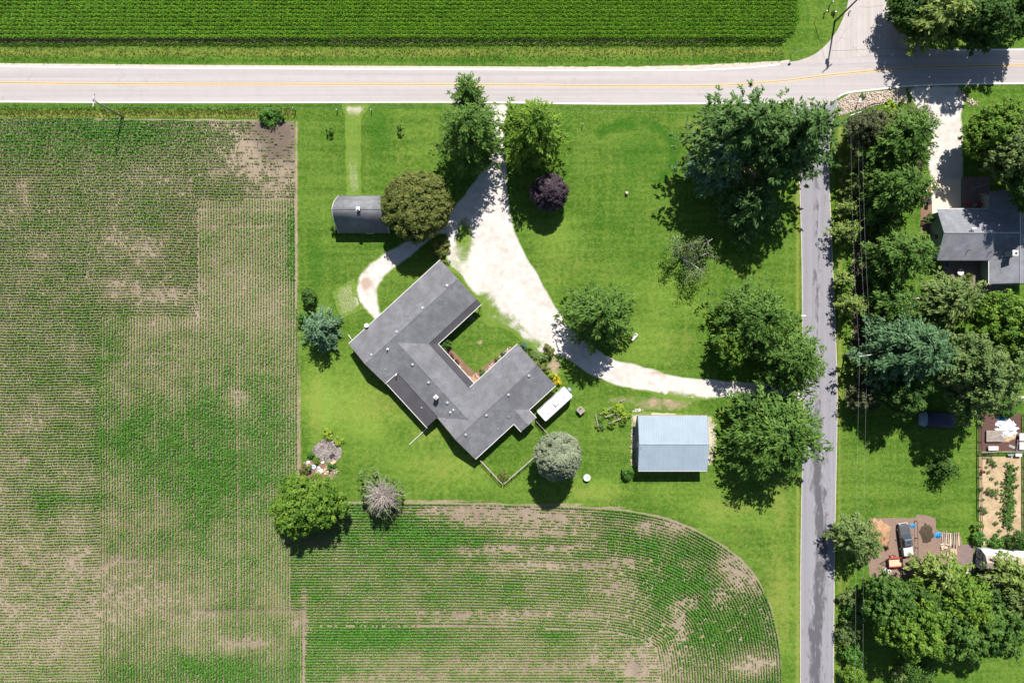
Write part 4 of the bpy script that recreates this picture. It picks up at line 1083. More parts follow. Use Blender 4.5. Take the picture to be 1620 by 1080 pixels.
def density(px, py):
    d = 0.60 + 0.55 * (fbm(px * 0.016, py * 0.02, 41) - 0.5) + 0.5 * (fbm(px * 0.05, py * 0.07, 51) - 0.5)
    d = d + np.where((px > 460) & (py > 790), 0.12, -0.05)
    rag = np.clip(fbm(px * 0.16, py * 0.22, 63) * 1.9 - 0.45, 0, 1)
    for (x, y, sx, sy, a) in [
        (120, 210, 150, 32, .60), (350, 730, 110, 80, .50), (110, 790, 45, 12, .38), (360, 1062, 120, 24, .5), (225, 690, 40, 34, .28), (463, 395, 5, 40, .9), (330, 215, 30, 20, -.15),
        (430, 222, 42, 38, -.8), (450, 200, 20, 15, -.5), (90, 890, 90, 80, -.28), (230, 460, 40, 10, -.35), (395, 1015, 26, 8, -.8), (110, 290, 170, 60, -.10), (60, 980, 70, 60, -.1), (330, 470, 60, 60, -.05),
        (235, 385, 40, 12, -.25), (380, 622, 8, 10, -.6), (250, 320, 40, 20, .1), (200, 960, 60, 40, -.12), (430, 920, 30, 60, .12), (40, 440, 60, 60, -.08), (285, 545, 35, 40, -.1), (170, 560, 20, 30, .25),
        (560, 1005, 90, 16, .42), (700, 860, 60, 16, .25), (1110, 960, 55, 55, .40), (900, 870, 50, 22, .2), (640, 830, 60, 20, .2), (1060, 890, 50, 20, .3), (480, 900, 30, 40, .12),
        (790, 868, 50, 5, -.9), (840, 893, 70, 5, -.6), (770, 815, 60, 9, -.7), (880, 815, 40, 10, -.55), (730, 806, 60, 4, -.6), (860, 842, 40, 4, -.6), (905, 865, 25, 5, -.5), (980, 890, 35, 6, -.6), (970, 920, 18, 18, -.5),
        (1165, 882, 20, 22, -.6), (1180, 910, 16, 25, -.5), (1075, 985, 10, 14, -.9), (1085, 950, 10, 7, -.7), (1010, 1040, 45, 30, -.5), (1003, 1058, 14, 6, -1), (1190, 1050, 22, 8, -.8), (830, 970, 120, 5, -.4), (720, 975, 60, 6, -.5),
        (1060, 830, 40, 7, -.5), (1135, 945, 8, 8, -.6), (1018, 838, 6, 6, -.7), (1085, 900, 8, 10, -.5), (555, 880, 50, 30, -.1), (700, 1050, 100, 12, -.3), (600, 1072, 60, 6, -.4), (880, 1050, 80, 12, -.3), (481, 1010, 3, 50, -.8), (474, 985, 8, 10, -.8)]:
        d = d + a * gauss(px, py, x, y, sx * (1.25 if a < 0 else 1), sy * (1.25 if a < 0 else 1)) * (1.0 if a > 0 else (0.25 + 1.5 * rag))
    # wheel tracks / sprayer passes
    for (x0, x1, y, w, a) in [(160, 300, 558, 1.8, .5), (160, 260, 574, 2.5, .35), (315, 455, 331, 2.5, .5), (315, 455, 357, 1.8, .6), (300, 480, 966, 3, .6), (0, 315, 281, 2.5, .25), (160, 300, 812, 2, .35), (160, 300, 886, 2.5, .3), (490, 1000, 955, 2, .3)]:
        d = d - .6 * a * np.clip(1.5 - np.abs(py - y) / w, 0, 1) * (px > x0) * (px < x1)
    for (x, y0, y1, w, a) in [(379, 560, 1000, 1.4, .6), (312, 480, 720, 1.3, .4), (296, 640, 760, 1.6, .4), (302, 280, 330, 2, .5), (247, 620, 1000, 1.4, .35)]:
        d = d - .7 * a * np.clip(1.5 - np.abs(px - x) / w, 0, 1) * (py > y0) * (py < y1)
    return d

def rows_to_plants(rs, pts_px, ang):
    """pts_px (n,2) row positions, ang row direction per point (world radians)"""
    px, py = pts_px[:, 0], pts_px[:, 1]
    d = density(px, py)
    clump = vnoise(px * 0.33, py * 0.33, 77)
    clump2 = vnoise(px * 0.12, py * 0.12, 79)
    ok = rs.rand(len(px)) < np.clip(1.02 + (d - 0.26) * 2.0 + (clump - 0.5) * 1.3 + (clump2 - .5) * 0.5, 0.03, 1)
    return px[ok], py[ok], np.clip(d[ok], 0, 1.1), ang[ok]

SPC = 4.35   # row spacing in px (0.51 m)
STEP = 1.75  # plants along the row
rs = np.random.RandomState(5)
allp = []
field_arr = field_poly
def take(px, py, ang):
    ins = in_poly(px, py, field_arr) & (poly_dist(px, py, field_arr) > 0.4)
    pts = np.stack([px[ins], py[ins]], 1)
    allp.append(rows_to_plants(rs, pts, np.broadcast_to(ang, px.shape)[ins]))
# horizontal rows
rx, ry = np.meshgrid(np.arange(-120, 478, STEP), np.arange(188.5, 1185, SPC))
rx = rx.ravel() + rs.uniform(-.7, .7, rx.size); ry = ry.ravel() + rs.uniform(-.28, .28, ry.size) + 0.6 * np.sin(rx * .02) + 0.5 * np.sin(rx * .11)
vert = ((rx > 314) & (ry > 318 - (rx - 314) * 0.045)) | ((rx > 159) & (ry > 499))
bottomf = (rx > 458) & (ry > 796)
k = ~vert & ~bottomf
take(rx[k], ry[k], 0.0)
# vertical rows
rx, ry = np.meshgrid(np.arange(160.5, 482, SPC), np.arange(316, 1185, STEP))
rx = rx.ravel() + rs.uniform(-.28, .28, rx.size) + 0.5 * np.sin(ry.ravel() * .017); ry = ry.ravel() + rs.uniform(-.7, .7, ry.size)
vert = ((rx > 314) & (ry > 318 - (rx - 314) * 0.045)) | ((rx > 159) & (ry > 499))
bottomf = ((rx > 457) & (ry > 796) & (ry < 966)) | ((rx > 479) & (ry > 790))
k = vert & ~bottomf
take(rx[k], ry[k], math.pi / 2)
# bottom field: rows parallel to the curved edge, then straight rows inside
edge_path = np.array([(p[0], p[1]) for p in reversed(smooth_path([(1240, 1260), (1238, 1080), (1232, 1010), (1216, 950), (1190, 903), (1150, 866), (1100, 837), (1050, 818), (980, 805), (880, 799), (760, 795), (600, 794), (300, 794)], 10))])
seg = np.hypot(*np.diff(edge_path, axis=0).T); cum = np.concatenate([[0], np.cumsum(seg)])
NOFF = 44
for kk in range(NOFF):
    off = 2.6 + kk * SPC
    s_ = np.arange(0, cum[-1], STEP)
    ex = np.interp(s_, cum, edge_path[:, 0]); ey = np.interp(s_, cum, edge_path[:, 1])
    tx = np.gradient(ex); ty = np.gradient(ey); L = np.hypot(tx, ty); tx /= L; ty /= L
    qx = ex - ty * off; qy = ey + tx * off
    # thin where the offset curve bunches up
    dd = np.hypot(np.gradient(qx), np.gradient(qy)) / STEP
    keep = rs.rand(len(qx)) < np.clip(dd, 0.15, 1.2)
    keep &= (qx > np.where(qy < 966, 461, 484)) & (qy < 1185)
    keep &= np.array(poly_dist(qx, qy, [tuple(p) for p in edge_path[::3]], closed=False) > off - 1.2)
    qx = qx + rs.uniform(-.35, .35, len(qx)); qy = qy + rs.uniform(-.35, .35, len(qy))
    take(qx[keep], qy[keep], np.arctan2(-ty, tx)[keep])
rx, ry = np.meshgrid(np.arange(484, 1090, STEP), np.arange(987, 1185, SPC))
rx = rx.ravel() + rs.uniform(-.7, .7, rx.size); ry = ry.ravel() + rs.uniform(-.28, .28, ry.size)
lim = 2.6 + NOFF * SPC - 1.0
k = poly_dist(rx, ry, [tuple(p) for p in edge_path[::3]], closed=False) > lim
take(rx[k], ry[k], 0.0)
SX = np.concatenate([a[0] for a in allp]); SY = np.concatenate([a[1] for a in allp]); SD = np.concatenate([a[2] for a in allp]); SA = np.concatenate([a[3] for a in allp])
def build_soy(name, sel, label):
    px, py, d, ang = SX[sel], SY[sel], SD[sel], SA[sel]
    n = len(px)
    LPP = 4
    x = (px - 810) * MPP; y = (540 - py) * MPP
    P = []; Nn = []; T = []; Ls = []; Ws = []; ti = []
    for q in range(LPP):
        a = rs.uniform(0, 6.283, n); r = rs.uniform(0.02, 0.10, n) * (0.55 + 0.95 * d)
        along = rs.uniform(-.11, .11, n)
        h = (0.26 + 0.24 * d) * rs.uniform(0.65, 1.1, n)
        P.append(np.stack([x + np.cos(ang) * along + r * np.cos(a), y + np.sin(ang) * along + r * np.sin(a), h], 1))
        Nn.append(np.stack([np.cos(a) * .55, np.sin(a) * .55, np.ones(n)], 1) + rs.normal(0, .22, (n, 3)))
        T.append(np.stack([np.cos(a), np.sin(a), np.zeros(n)], 1) + rs.normal(0, .3, (n, 3)))
        Ls.append((0.17 + 0.21 * d) * rs.uniform(.8, 1.25, n)); Ws.append((0.12 + 0.17 * d) * rs.uniform(.8, 1.2, n))
        ti.append(np.clip(d * 1.25 - 0.22 + rs.normal(0, .13, n), 0, 1))
    me = leaves_mesh(name, np.concatenate(P), np.concatenate(Nn), np.concatenate(T), np.concatenate(Ls), np.concatenate(Ws), np.concatenate(ti), M['soy'])
    o = bpy.data.objects.new(name, me); link(o)
    tag(o, label, 'crop', kind='stuff')
west_ = (SX < 459) | ((SX < 482) & (SY > 966))
build_soy('soybean_crop', west_, 'patchy rows of young soybeans in the field left of the lawn')
build_soy('soybean_crop', ~west_, 'curving rows of soybeans in the field below the lawn')

# corn: arching leaves in rows 0.76 m apart
def build_corn():
    rows = np.arange(62.0, -66, -6.5)
    P = []
    for i, yy in enumerate(rows):
        xmax = 1240 + min(20, i * 6) if i < 5 else 1262
        xs = np.arange(-110, xmax, 1.85)
        P.append(np.stack([xs + rs.uniform(-.4, .4, len(xs)), yy + rs.uniform(-.35, .35, len(xs))], 1))
    P = np.concatenate(P)
    n = len(P); x = (P[:, 0] - 810) * MPP; y = (540 - P[:, 1]) * MPP
    hh = 1.75 * rs.uniform(.9, 1.08, n) * (0.85 + 0.3 * fbm(P[:, 0] * .02, P[:, 1] * .05, 61))
    V = []; ti = []
    for q in range(7):
        a = q * 2.4 + rs.uniform(0, 6.28, n) * (1 if q == 0 else .12) + (np.arange(n) % 7)
        z0 = hh * (0.15 + 0.8 * (q / 6) ** .7); L = rs.uniform(.34, .52, n) * (1.0 if q < 3 else 0.9); w = rs.uniform(.10, .14, n)
        c, s_ = np.cos(a) * 1.1, np.sin(a) * .45
        up = 0.35 if q < 3 else 0.55
        def pt(t, zz, side):
            return np.stack([x + c * L * t - s_ * w * side, y + s_ * L * t + c * w * side, zz], 1)
        V.append(np.stack([pt(0.03, z0, -.4), pt(0.03, z0, .4), pt(.5, z0 + up * L, .6), pt(.5, z0 + up * L, -.6)], 1))
        V.append(np.stack([pt(.5, z0 + up * L, -.6), pt(.5, z0 + up * L, .6), pt(1.0, z0 + up * L * rs.uniform(-.5, .6, n), .06), pt(1.0, z0 + up * L * .1, -.06)], 1))
        tt = np.clip(rs.normal(.5, .22, n), 0, 1); ti += [np.repeat(tt, 4), np.repeat(np.clip(tt + .12, 0, 1), 4)]
    # stalks: one thin upright quad pair
    for ax in (0, 1):
        dx = 0.018 * (ax == 0); dy = 0.018 * (ax == 1)
        V.append(np.stack([np.stack([x - dx, y - dy, x * 0], 1), np.stack([x + dx, y + dy, x * 0], 1), np.stack([x + dx, y + dy, hh], 1), np.stack([x - dx, y - dy, hh], 1)], 1)); ti.append(np.full(n * 4, .6))
    V = np.concatenate(V).reshape(-1, 3)
    me = fast_mesh('corn_crop', V, 4, np.arange(len(V)), M['corn'], np.concatenate(ti))
    o = bpy.data.objects.new('corn_crop', me); link(o)
    tag(o, 'tall dense green corn in rows along the far side of the road', 'crop', kind='stuff')
build_corn()

# tall roadside grass and lawn blades
def build_tufts(name, px, py, h, w, mat, label, per=3, tint=None, lean=.5):
    n = len(px)
    x = (px - 810) * MPP; y = (540 - py) * MPP
    V = []; ti = []
    for q in range(per):
        a = rs.uniform(0, 6.283, n); hh = h * rs.uniform(.6, 1.3, n); ww = w * rs.uniform(.7, 1.3, n); b = rs.uniform(0, 6.283, n)
        ox, oy = rs.uniform(-.12, .12, n), rs.uniform(-.12, .12, n)
        V.append(np.stack([np.stack([x + ox - np.cos(a) * ww, y + oy - np.sin(a) * ww, x * 0], 1), np.stack([x + ox + np.cos(a) * ww, y + oy + np.sin(a) * ww, x * 0], 1),
                           np.stack([x + ox + np.cos(b) * hh * lean, y + oy + np.sin(b) * hh * lean, hh], 1)], 1))
        t = rs.rand(n) if tint is None else np.clip(tint + rs.normal(0, .2, n), 0, 1)
        ti.append(np.repeat(t, 3))
    V = np.concatenate(V).reshape(-1, 3)
    me = fast_mesh(name, V, 3, np.arange(len(V)), mat, np.concatenate(ti))
    o = bpy.data.objects.new(name, me); link(o)
    tag(o, label, 'grass', kind='stuff')
n_ = 7000
vx = rs.uniform(-120, 1240, n_); vy = rs.normal(83, 8, n_); k = (vy > 68) & (vy < 102)
build_tufts('verge_grass', vx[k], vy[k], .22, .05, M['grass_tuft'], 'rough yellowing grass between corn and road', tint=np.clip(1 - np.abs(vy[k] - 80) / 22 + 0.3 * (fbm(vx[k] * .02, vy[k] * .2, 8) - .5), 0, 1))
vx = rs.uniform(-120, 466, 3900); vy = rs.normal(178, 4.5, 3900); k = (vy > 166) & (vy < 187)
build_tufts('verge_grass', vx[k], vy[k], .28, .05, M['grass_tuft'], 'pale uncut grass strip between road and soybeans', tint=np.clip((vy[k] - 170) / 10, 0, 1))
# lawn blades: everywhere that is mown grass
n_ = 120000
lx = rs.uniform(470, 1265, n_); ly = rs.uniform(167, 1010, n_)
x2 = rs.uniform(1325, 1620, 26000); y2 = rs.uniform(150, 1090, 26000)
lx = np.concatenate([lx, x2]); ly = np.concatenate([ly, y2])
bad = in_poly(lx, ly, drive_out) | in_poly(lx, ly, field_poly)
for pl in ([(548, 165), (572, 165), (572, 309), (548, 309)], [(1466, 138), (1524, 138), (1524, 340), (1456, 340)], [(1549, 650), (1620, 650), (1620, 862), (1549, 862)], [(1372, 818), (1541, 815), (1541, 912), (1372, 912)],
           [(694, 412), (760, 484), (700, 545), (752, 600), (818, 545), (878, 610), (754, 725), (610, 606), (553, 543)], [(527, 305), (615, 305), (615, 372), (527, 372)], [(1000, 652), (1135, 652), (1135, 742), (1000, 742)],
           [(492, 692), (542, 692), (542, 758), (475, 758)], [(1480, 300), (1620, 300), (1620, 500), (1480, 450)]):
    bad |= in_poly(lx, ly, pl)
k = ~bad
tn = np.clip(0.5 + 1.1 * (fbm(lx[k] * .03, ly[k] * .03, 71) - .5) + 0.5 * (fbm(lx[k] * .2, ly[k] * .2, 75) - .5), 0, 1)
build_tufts('lawn_grass', lx[k], ly[k], .075, .045, M['grass_lawn'], 'short mown lawn grass', per=1, tint=tn, lean=.7)
# ------------------------------------------------------------------ trees
def unit(v): return v / (np.linalg.norm(v, axis=-1, keepdims=True) + 1e-9)

def crown_round(rs, Rr, z0, z1, n_cl, per, leaf, rc=(0.17, 0.27), lobes=0.24, inner=0.48, flat=0.0, egg=0.0):
    """domed crown of leaf clumps; returns leaf arrays and clump centres"""
    zc = z0 + (z1 - z0) * 0.42
    ph = rs.uniform(0, 6.28, 6)
    gi = np.arange(n_cl) + .5
    gz = 1 - 1.45 * gi / n_cl; gt = gi * 2.399963 + rs.uniform(0, 6.28)
    d = unit(np.stack([np.sqrt(1 - gz ** 2) * np.cos(gt), np.sqrt(1 - gz ** 2) * np.sin(gt), gz], 1) + rs.normal(0, .9 / math.sqrt(n_cl) * 1.6, (n_cl, 3)))
    d = d[rs.permutation(n_cl)]
    n_cl = len(d)
    th = np.arctan2(d[:, 1], d[:, 0])
    lob = 1 + lobes * (np.sin(2 * th + ph[0]) * .5 + np.sin(3 * th + ph[1]) * .6 + np.sin(5 * th + ph[2] + d[:, 2] * 3) * .5)
    hz = np.where(d[:, 2] > 0, z1 - zc, zc - z0)
    rad = rs.uniform(inner, 1.0, n_cl) ** 0.7 * lob
    rcl = Rr * rs.uniform(rc[0], rc[1], n_cl)
    k = np.clip(rad, 0, 1.25)
    C = np.stack([d[:, 0] * np.maximum(Rr - rcl * .6, .1) * k, d[:, 1] * np.maximum(Rr - rcl * .6, .1) * k, zc + d[:, 2] * hz * np.clip(rad, 0, 1.08) * (1 - flat * .2)], 1)
    if egg:
        tz = np.clip((C[:, 2] - zc) / (z1 - zc), 0, 1)
        C[:, :2] *= (1 - egg * tz ** 1.1)[:, None]
    ci = np.repeat(np.arange(n_cl), per)
    m = len(ci)
    dd = unit(rs.normal(0, 1, (m, 3)) + d[ci] * 0.75 + np.array([0, 0, .45]))
    rr = rcl[ci] * rs.uniform(.35, 1.3, m)
    an = rs.uniform(.6, 1.4, (n_cl, 3)) * np.array([1, 1, .75])
    P = C[ci] + dd * rr[:, None] * an[ci]
    N = dd * .85 + np.array([0, .1, .5]) + rs.normal(0, .33, (m, 3))
    T = rs.normal(0, .6, (m, 3)) + d[ci] * .9
    L = leaf * rs.uniform(.7, 1.35, m); Wd = L * rs.uniform(.55, .8, m)
    tint = np.clip(0.5 + (rs.uniform(-.26, .26, n_cl))[ci] + rs.normal(0, .16, m), 0, 1)
    return P, N, T, L, Wd, tint, C

def crown_conifer(rs, Rr, z0, z1, whorls, per_wh, tuft, leaf, droop=0.1, power=0.75, up=0.35, lean=(0, 0), fluff=0.10, lobe=0.13, var=(.68, 1.18)):
    """whorled branches carrying plumes of needles that point outwards"""
    Pl, Nl, Tl, Ll, Wl, tl, C = [], [], [], [], [], [], []
    ph = rs.uniform(0, 6.28, 3)
    for i in range(whorls):
        t = (i + .3) / whorls
        z = z0 + (z1 - z0) * t
        Lb0 = Rr * (1 - t) ** power + 0.06 * Rr
        nb = max(3, int(per_wh * (1 - t * .45)))
        a0 = rs.uniform(0, 6.28)
        for b in range(nb):
            a = a0 + 6.283 * b / nb + rs.uniform(-.28, .28)
            Lb = Lb0 * rs.uniform(*var) * (1 + lobe * (.55 * math.sin(2 * a + ph[0]) + .6 * math.sin(3 * a + ph[1]) + .5 * math.sin(5 * a + ph[2])))
            dirv = np.array([math.cos(a), math.sin(a), 0.0])
            base = np.array([lean[0] * t, lean[1] * t, z])
            nt = max(2, int(tuft * Lb / Rr + 1.5))
            for q in range(nt):
                s = (q + 1) / nt
                s = 0.18 + 0.82 * s
                lat = rs.uniform(-1, 1) * Lb * 0.22 * (1.15 - s * .6)
                side = np.array([-dirv[1], dirv[0], 0])
                c = base + dirv * Lb * s + side * lat + np.array([0, 0, -droop * Lb * s + up * Lb * s * s * .6 + rs.uniform(-.1, .15)])
                C.append(c)
                m = int(11 * (1.1 - .25 * s))
                pd = unit(dirv[None] * 1.0 + side[None] * (lat / (Lb * .22 + .01)) * .35 + np.array([0, 0, .25]) + rs.normal(0, .42, (m, 3)))
                rl = leaf * rs.uniform(.6, 1.25, m)
                P = c[None] + pd * rl[:, None] * .55 + rs.normal(0, fluff * Rr ** .5, (m, 3)) * np.array([1, 1, .6])
                N = np.array([0, .1, .9]) + dirv[None] * .4 + rs.normal(0, .38, (m, 3))
                tv = rs.uniform(-.25, .25)
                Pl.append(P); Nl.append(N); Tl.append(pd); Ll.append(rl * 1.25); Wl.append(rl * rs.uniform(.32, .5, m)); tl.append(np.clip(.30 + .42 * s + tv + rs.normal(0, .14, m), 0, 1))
    return (np.concatenate(Pl), np.concatenate(Nl), np.concatenate(Tl), np.concatenate(Ll), np.concatenate(Wl), np.concatenate(tl), np.array(C))

def trunk_mesh(rs, h, r, C, n_limb, lean=(0, 0), n=7):
    mb = MB()
    top = Vector((lean[0], lean[1], h))
    def axis(t): return Vector((lean[0] * t + .12 * math.sin(t * 5), lean[1] * t + .12 * math.cos(t * 4), h * t))
    mb.tube([axis(0) - Vector((0, 0, .15)), axis(.04), axis(.3), axis(.6), axis(.95)], [r * 1.35, r, r * .85, r * .55, r * .18], n)
    if len(C):
        for j in rs.choice(len(C), min(n_limb, len(C)), replace=False):
            c = Vector(C[j]); t = min(max((c.z / h) * rs.uniform(.45, .75), .15), .9)
            s = axis(t)
            mid = s.lerp(c, .5) + Vector((0, 0, .08 * (c - s).length))
            mb.tube([s, mid, c], [r * .42 * (1.1 - t), r * .24 * (1.1 - t), .02], 5)
    return mb

TREE_N = [0]
def tree(name, label, px, py, rpx, h, kind, mat, group=None, bark='bark', bottom=0.22, cat='tree', **kw):
    """px,py: middle of the crown as the photo shows it; rpx its radius there"""
    TREE_N[0] += 1
    rs = np.random.RandomState(1000 + TREE_N[0] * 17)
    zc = h * kw.pop('zc', 0.55)
    b = W(px, py, zc); b.z = 0
    Rr = rpx * MPP * (CAM_H - zc) / CAM_H
    z0 = h * bottom
    leaf = kw.pop('leaf', 0.42 if Rr > 3.5 else 0.3 if Rr > 1.5 else 0.17)
    dens = kw.pop('dens', 1.0)
    lean = kw.pop('lean', (0, 0)); kw_in = kw.pop('fill', .14)
    if kind == 'round':
        area = Rr * Rr * 2 + Rr * (h - z0)
        n_cl = int(kw.pop('n_cl', np.clip(34 + area * 2.7, 50, 360)))
        rc = kw.pop('rc', (0.13, 0.22)); rc = (rc[0] * .68, rc[1] * .74)
        rm = Rr * (rc[0] + rc[1]) / 2
        per = int(np.clip(dens * 1.75 * 6.3 * rm * rm / (leaf * leaf * .62), 14, 150))
        A = crown_round(rs, Rr, z0, h, n_cl, per, leaf, rc=rc, **kw)
    else:
        wh = int(kw.pop('whorls', np.clip(h * .75, 5, 13)))
        pw = int(kw.pop('per_wh', np.clip(6 + Rr * 1.0, 7, 12)))
        tuft = int(kw.pop('tuft', np.clip(Rr * 1.7, 3, 10)))
        A = crown_conifer(rs, Rr, z0, h, wh, pw, tuft, leaf * 1.5 * (0.8 + .05 * Rr), lean=lean, **kw)
    P, N, T, L, Wd, tint, C = A
    # inner foliage: oversized sprays added deep in the crown to block sunlight
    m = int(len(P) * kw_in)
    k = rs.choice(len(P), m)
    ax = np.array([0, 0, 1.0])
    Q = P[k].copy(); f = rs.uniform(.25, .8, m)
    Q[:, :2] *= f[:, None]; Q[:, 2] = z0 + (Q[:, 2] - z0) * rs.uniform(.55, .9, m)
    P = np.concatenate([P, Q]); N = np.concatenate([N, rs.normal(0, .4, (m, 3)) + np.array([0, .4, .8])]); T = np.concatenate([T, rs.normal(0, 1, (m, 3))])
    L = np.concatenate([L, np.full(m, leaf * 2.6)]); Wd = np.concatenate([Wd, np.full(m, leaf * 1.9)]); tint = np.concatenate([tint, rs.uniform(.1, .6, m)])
    o = thing(name, b, label, cat, group)
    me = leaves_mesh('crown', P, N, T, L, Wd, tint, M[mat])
    cr = bpy.data.objects.new('crown', me); link(cr, o)
    tm = trunk_mesh(rs, h * .93, max(.03, 0.022 * h + .012 * Rr), C, 14 if Rr > 3 else 6, lean)
    tm.build('trunk', M[bark], o, local=True, smooth=True)
    return o

def shrub(name, label, px, py, rpx, h, mat, group=None, leaf=None, dens=1.0, flat=0.0, cat='shrub', z=0.0, **kw):
    """low bush made of leaf clumps on short stems"""
    TREE_N[0] += 1
    rs = np.random.RandomState(3000 + TREE_N[0] * 13)
    zc = h * .6 + z
    b = W(px, py, zc); b.z = z
    Rr = rpx * MPP
    leaf = leaf or min(.3, max(.10, Rr * .2))
    n_cl = int(np.clip(9 + Rr * Rr * 5, 9, 70))
    rc = (0.26, 0.4)
    rm = Rr * .33
    per = int(np.clip(dens * 2.2 * 6.3 * rm * rm / (leaf * leaf * .62), 10, 70))
    P, N, T, L, Wd, tint, C = crown_round(rs, Rr, h * .05, h, n_cl, per, leaf, rc=rc, **kw)
    o = thing(name, b, label, cat, group)
    cr = bpy.data.objects.new('foliage', leaves_mesh('foliage', P, N, T, L, Wd, tint, M[mat])); link(cr, o)
    mb = MB()
    for j in rs.choice(len(C), min(6, len(C)), replace=False):
        c = C[j]; mb.tube([(c[0] * .1, c[1] * .1, -.03), (c[0] * .5, c[1] * .5, c[2] * .6), tuple(c)], [.02 + .01 * Rr, .015, .006], 5)
    mb.build('stem', M['bark'], o, local=True)
    return o

LT = 'trees around the lawn'
# beside the driveway mouth
tree('leafy_tree', 'tall mid-green tree left of the driveway mouth, under the power line', 743, 212, 52, 19, 'conifer', 'leaf_green', LT, power=.45, up=.4, leaf=.38, per_wh=11, tuft=8, bottom=.18)
tree('slender_tree', 'slender young tree reaching over the road at the driveway mouth', 740, 150, 29, 12, 'conifer', 'leaf_green', LT, power=.5, up=.6, per_wh=8, leaf=.36)
tree('leafy_tree', 'broad ragged tree right of the driveway mouth', 846, 208, 52, 17, 'conifer', 'leaf_bright', LT, power=.45, up=.4, leaf=.38, per_wh=11, tuft=8, bottom=.18)
tree('chestnut_tree', 'round olive-brown tree beside the curved-roof barn', 659, 326, 55, 10.5, 'round', 'leaf_olive', LT, lobes=.04, inner=.8, rc=(.10, .19), leaf=.32, dens=1.5, n_cl=420)
tree('purple_tree', 'small round tree with dark purple leaves', 869, 304, 29, 7.5, 'round', 'leaf_purple', LT, lobes=.03, inner=.9, rc=(.18, .26), leaf=.26, dens=1.6, n_cl=170, egg=.45)
tree('spruce_tree', 'dense dark tree inside the bend of the gravel drive', 948, 498, 55, 15, 'conifer', 'leaf_green', LT, power=.55, droop=.12, up=.25, leaf=.40, per_wh=13, tuft=9, bottom=.1)
# the big pines at the corner
PG = 'pines at the road corner'
tree('white_pine', 'huge shaggy pine nearest the main road, left of the pair', 1170, 214, 74, 25, 'conifer', 'needle_pine', PG, power=.62, up=.5, per_wh=10, tuft=12, whorls=13, bottom=.25, fluff=.06, lobe=.08, var=(.55, 1.3), fill=.2)
tree('white_pine', 'huge shaggy pine overhanging the side road mouth', 1252, 222, 74, 25, 'conifer', 'needle_pine', PG, power=.62, up=.5, per_wh=10, tuft=12, whorls=13, bottom=.25, fluff=.06, lobe=.08, var=(.55, 1.3), fill=.2)
tree('white_pine', 'dark pine at the lower edge of the corner pine clump', 1190, 322, 55, 11, 'conifer', 'needle_pine', PG, power=.65, up=.3)
tree('white_pine', 'pale-tipped pine on the left flank of the corner clump', 1138, 258, 40, 17, 'conifer', 'needle_teal', PG, power=.65, up=.4)
# right-hand lawn maples
tree('leafy_tree', 'light green tree above the drive, set back from the side road', 1197, 505, 63, 14, 'conifer', 'leaf_green', LT, power=.42, up=.3, leaf=.36, per_wh=14, tuft=10, bottom=.12)
tree('leafy_tree', 'low rounded tree on the left of the pair above the drive', 1156, 548, 30, 9, 'round', 'leaf_bright', LT, lobes=.24, inner=.5)
tree('pine_tree', 'tufted green tree leaning over the side road above the drive end', 1254, 568, 53, 13, 'conifer', 'leaf_green', LT, power=.5, up=.35, leaf=.4, per_wh=13)
tree('pine_tree', 'large tufted tree below the drive end beside the side road', 1230, 690, 75, 14.5, 'conifer', 'leaf_green', LT, power=.45, up=.35, leaf=.42, per_wh=14, tuft=10)
tree('leafy_tree', 'shaded small tree between barn and drive end', 1180, 640, 22, 7, 'round', 'leaf_deep', LT)
# left side of the lawn
tree('blue_spruce', 'blue-green conifer at the edge of the soybean field', 505, 521, 34, 8.5, 'conifer', 'needle_teal', LT, power=.6, up=.3, bottom=.06, leaf=.36)
shrub('round_bush', 'dark round bush above the blue-green conifer', 488, 471, 14, 3.2, 'leaf_deep')
shrub('round_bush', 'small green bush tucked behind the blue-green conifer', 479, 503, 10, 2.4, 'leaf_hedge')
tree('leafy_tree', 'bright green spreading tree at the corner of both bean fields', 485, 796, 54, 10, 'round', 'leaf_bright', LT, lobes=.24, rc=(.11, .18), inner=.5)
tree('silver_tree', 'rounded silvery grey-green tree by the picket fence', 883, 722, 37, 13, 'round', 'leaf_silver', LT, lobes=.03, inner=.9, rc=(.16, .24), leaf=.28, dens=1.6, n_cl=260, egg=.6)
shrub('round_bush', 'small clipped ball bush at the barn corner', 993, 747, 9.5, 1.8, 'leaf_hedge', dens=1.5, inner=.8, lobes=.03)
shrub('olive_bush', 'olive bush at the top corner of the house', 695, 393, 16, 3.6, 'leaf_olive')
shrub('sapling', 'lone sapling on the lawn left of the grass track', 521, 206, 6.5, 1.8, 'leaf_green', cat='sapling')
shrub('sapling', 'lone sapling on the lawn right of the grass track', 633, 203, 6, 1.7, 'leaf_deep', cat='sapling')
shrub('weed_clump', 'weedy shrub on the road verge at the field corner', 424, 183, 14, 1.6, 'leaf_hedge', cat='shrub')
shrub('weed_clump', 'second weedy shrub beside the field corner, nearer the lawn', 440, 184, 9, 1.4, 'leaf_hedge', cat='shrub')
shrub('barn_bush', 'little bush against the left end of the curved-roof barn', 530, 362, 8, 1.5, 'leaf_deep')

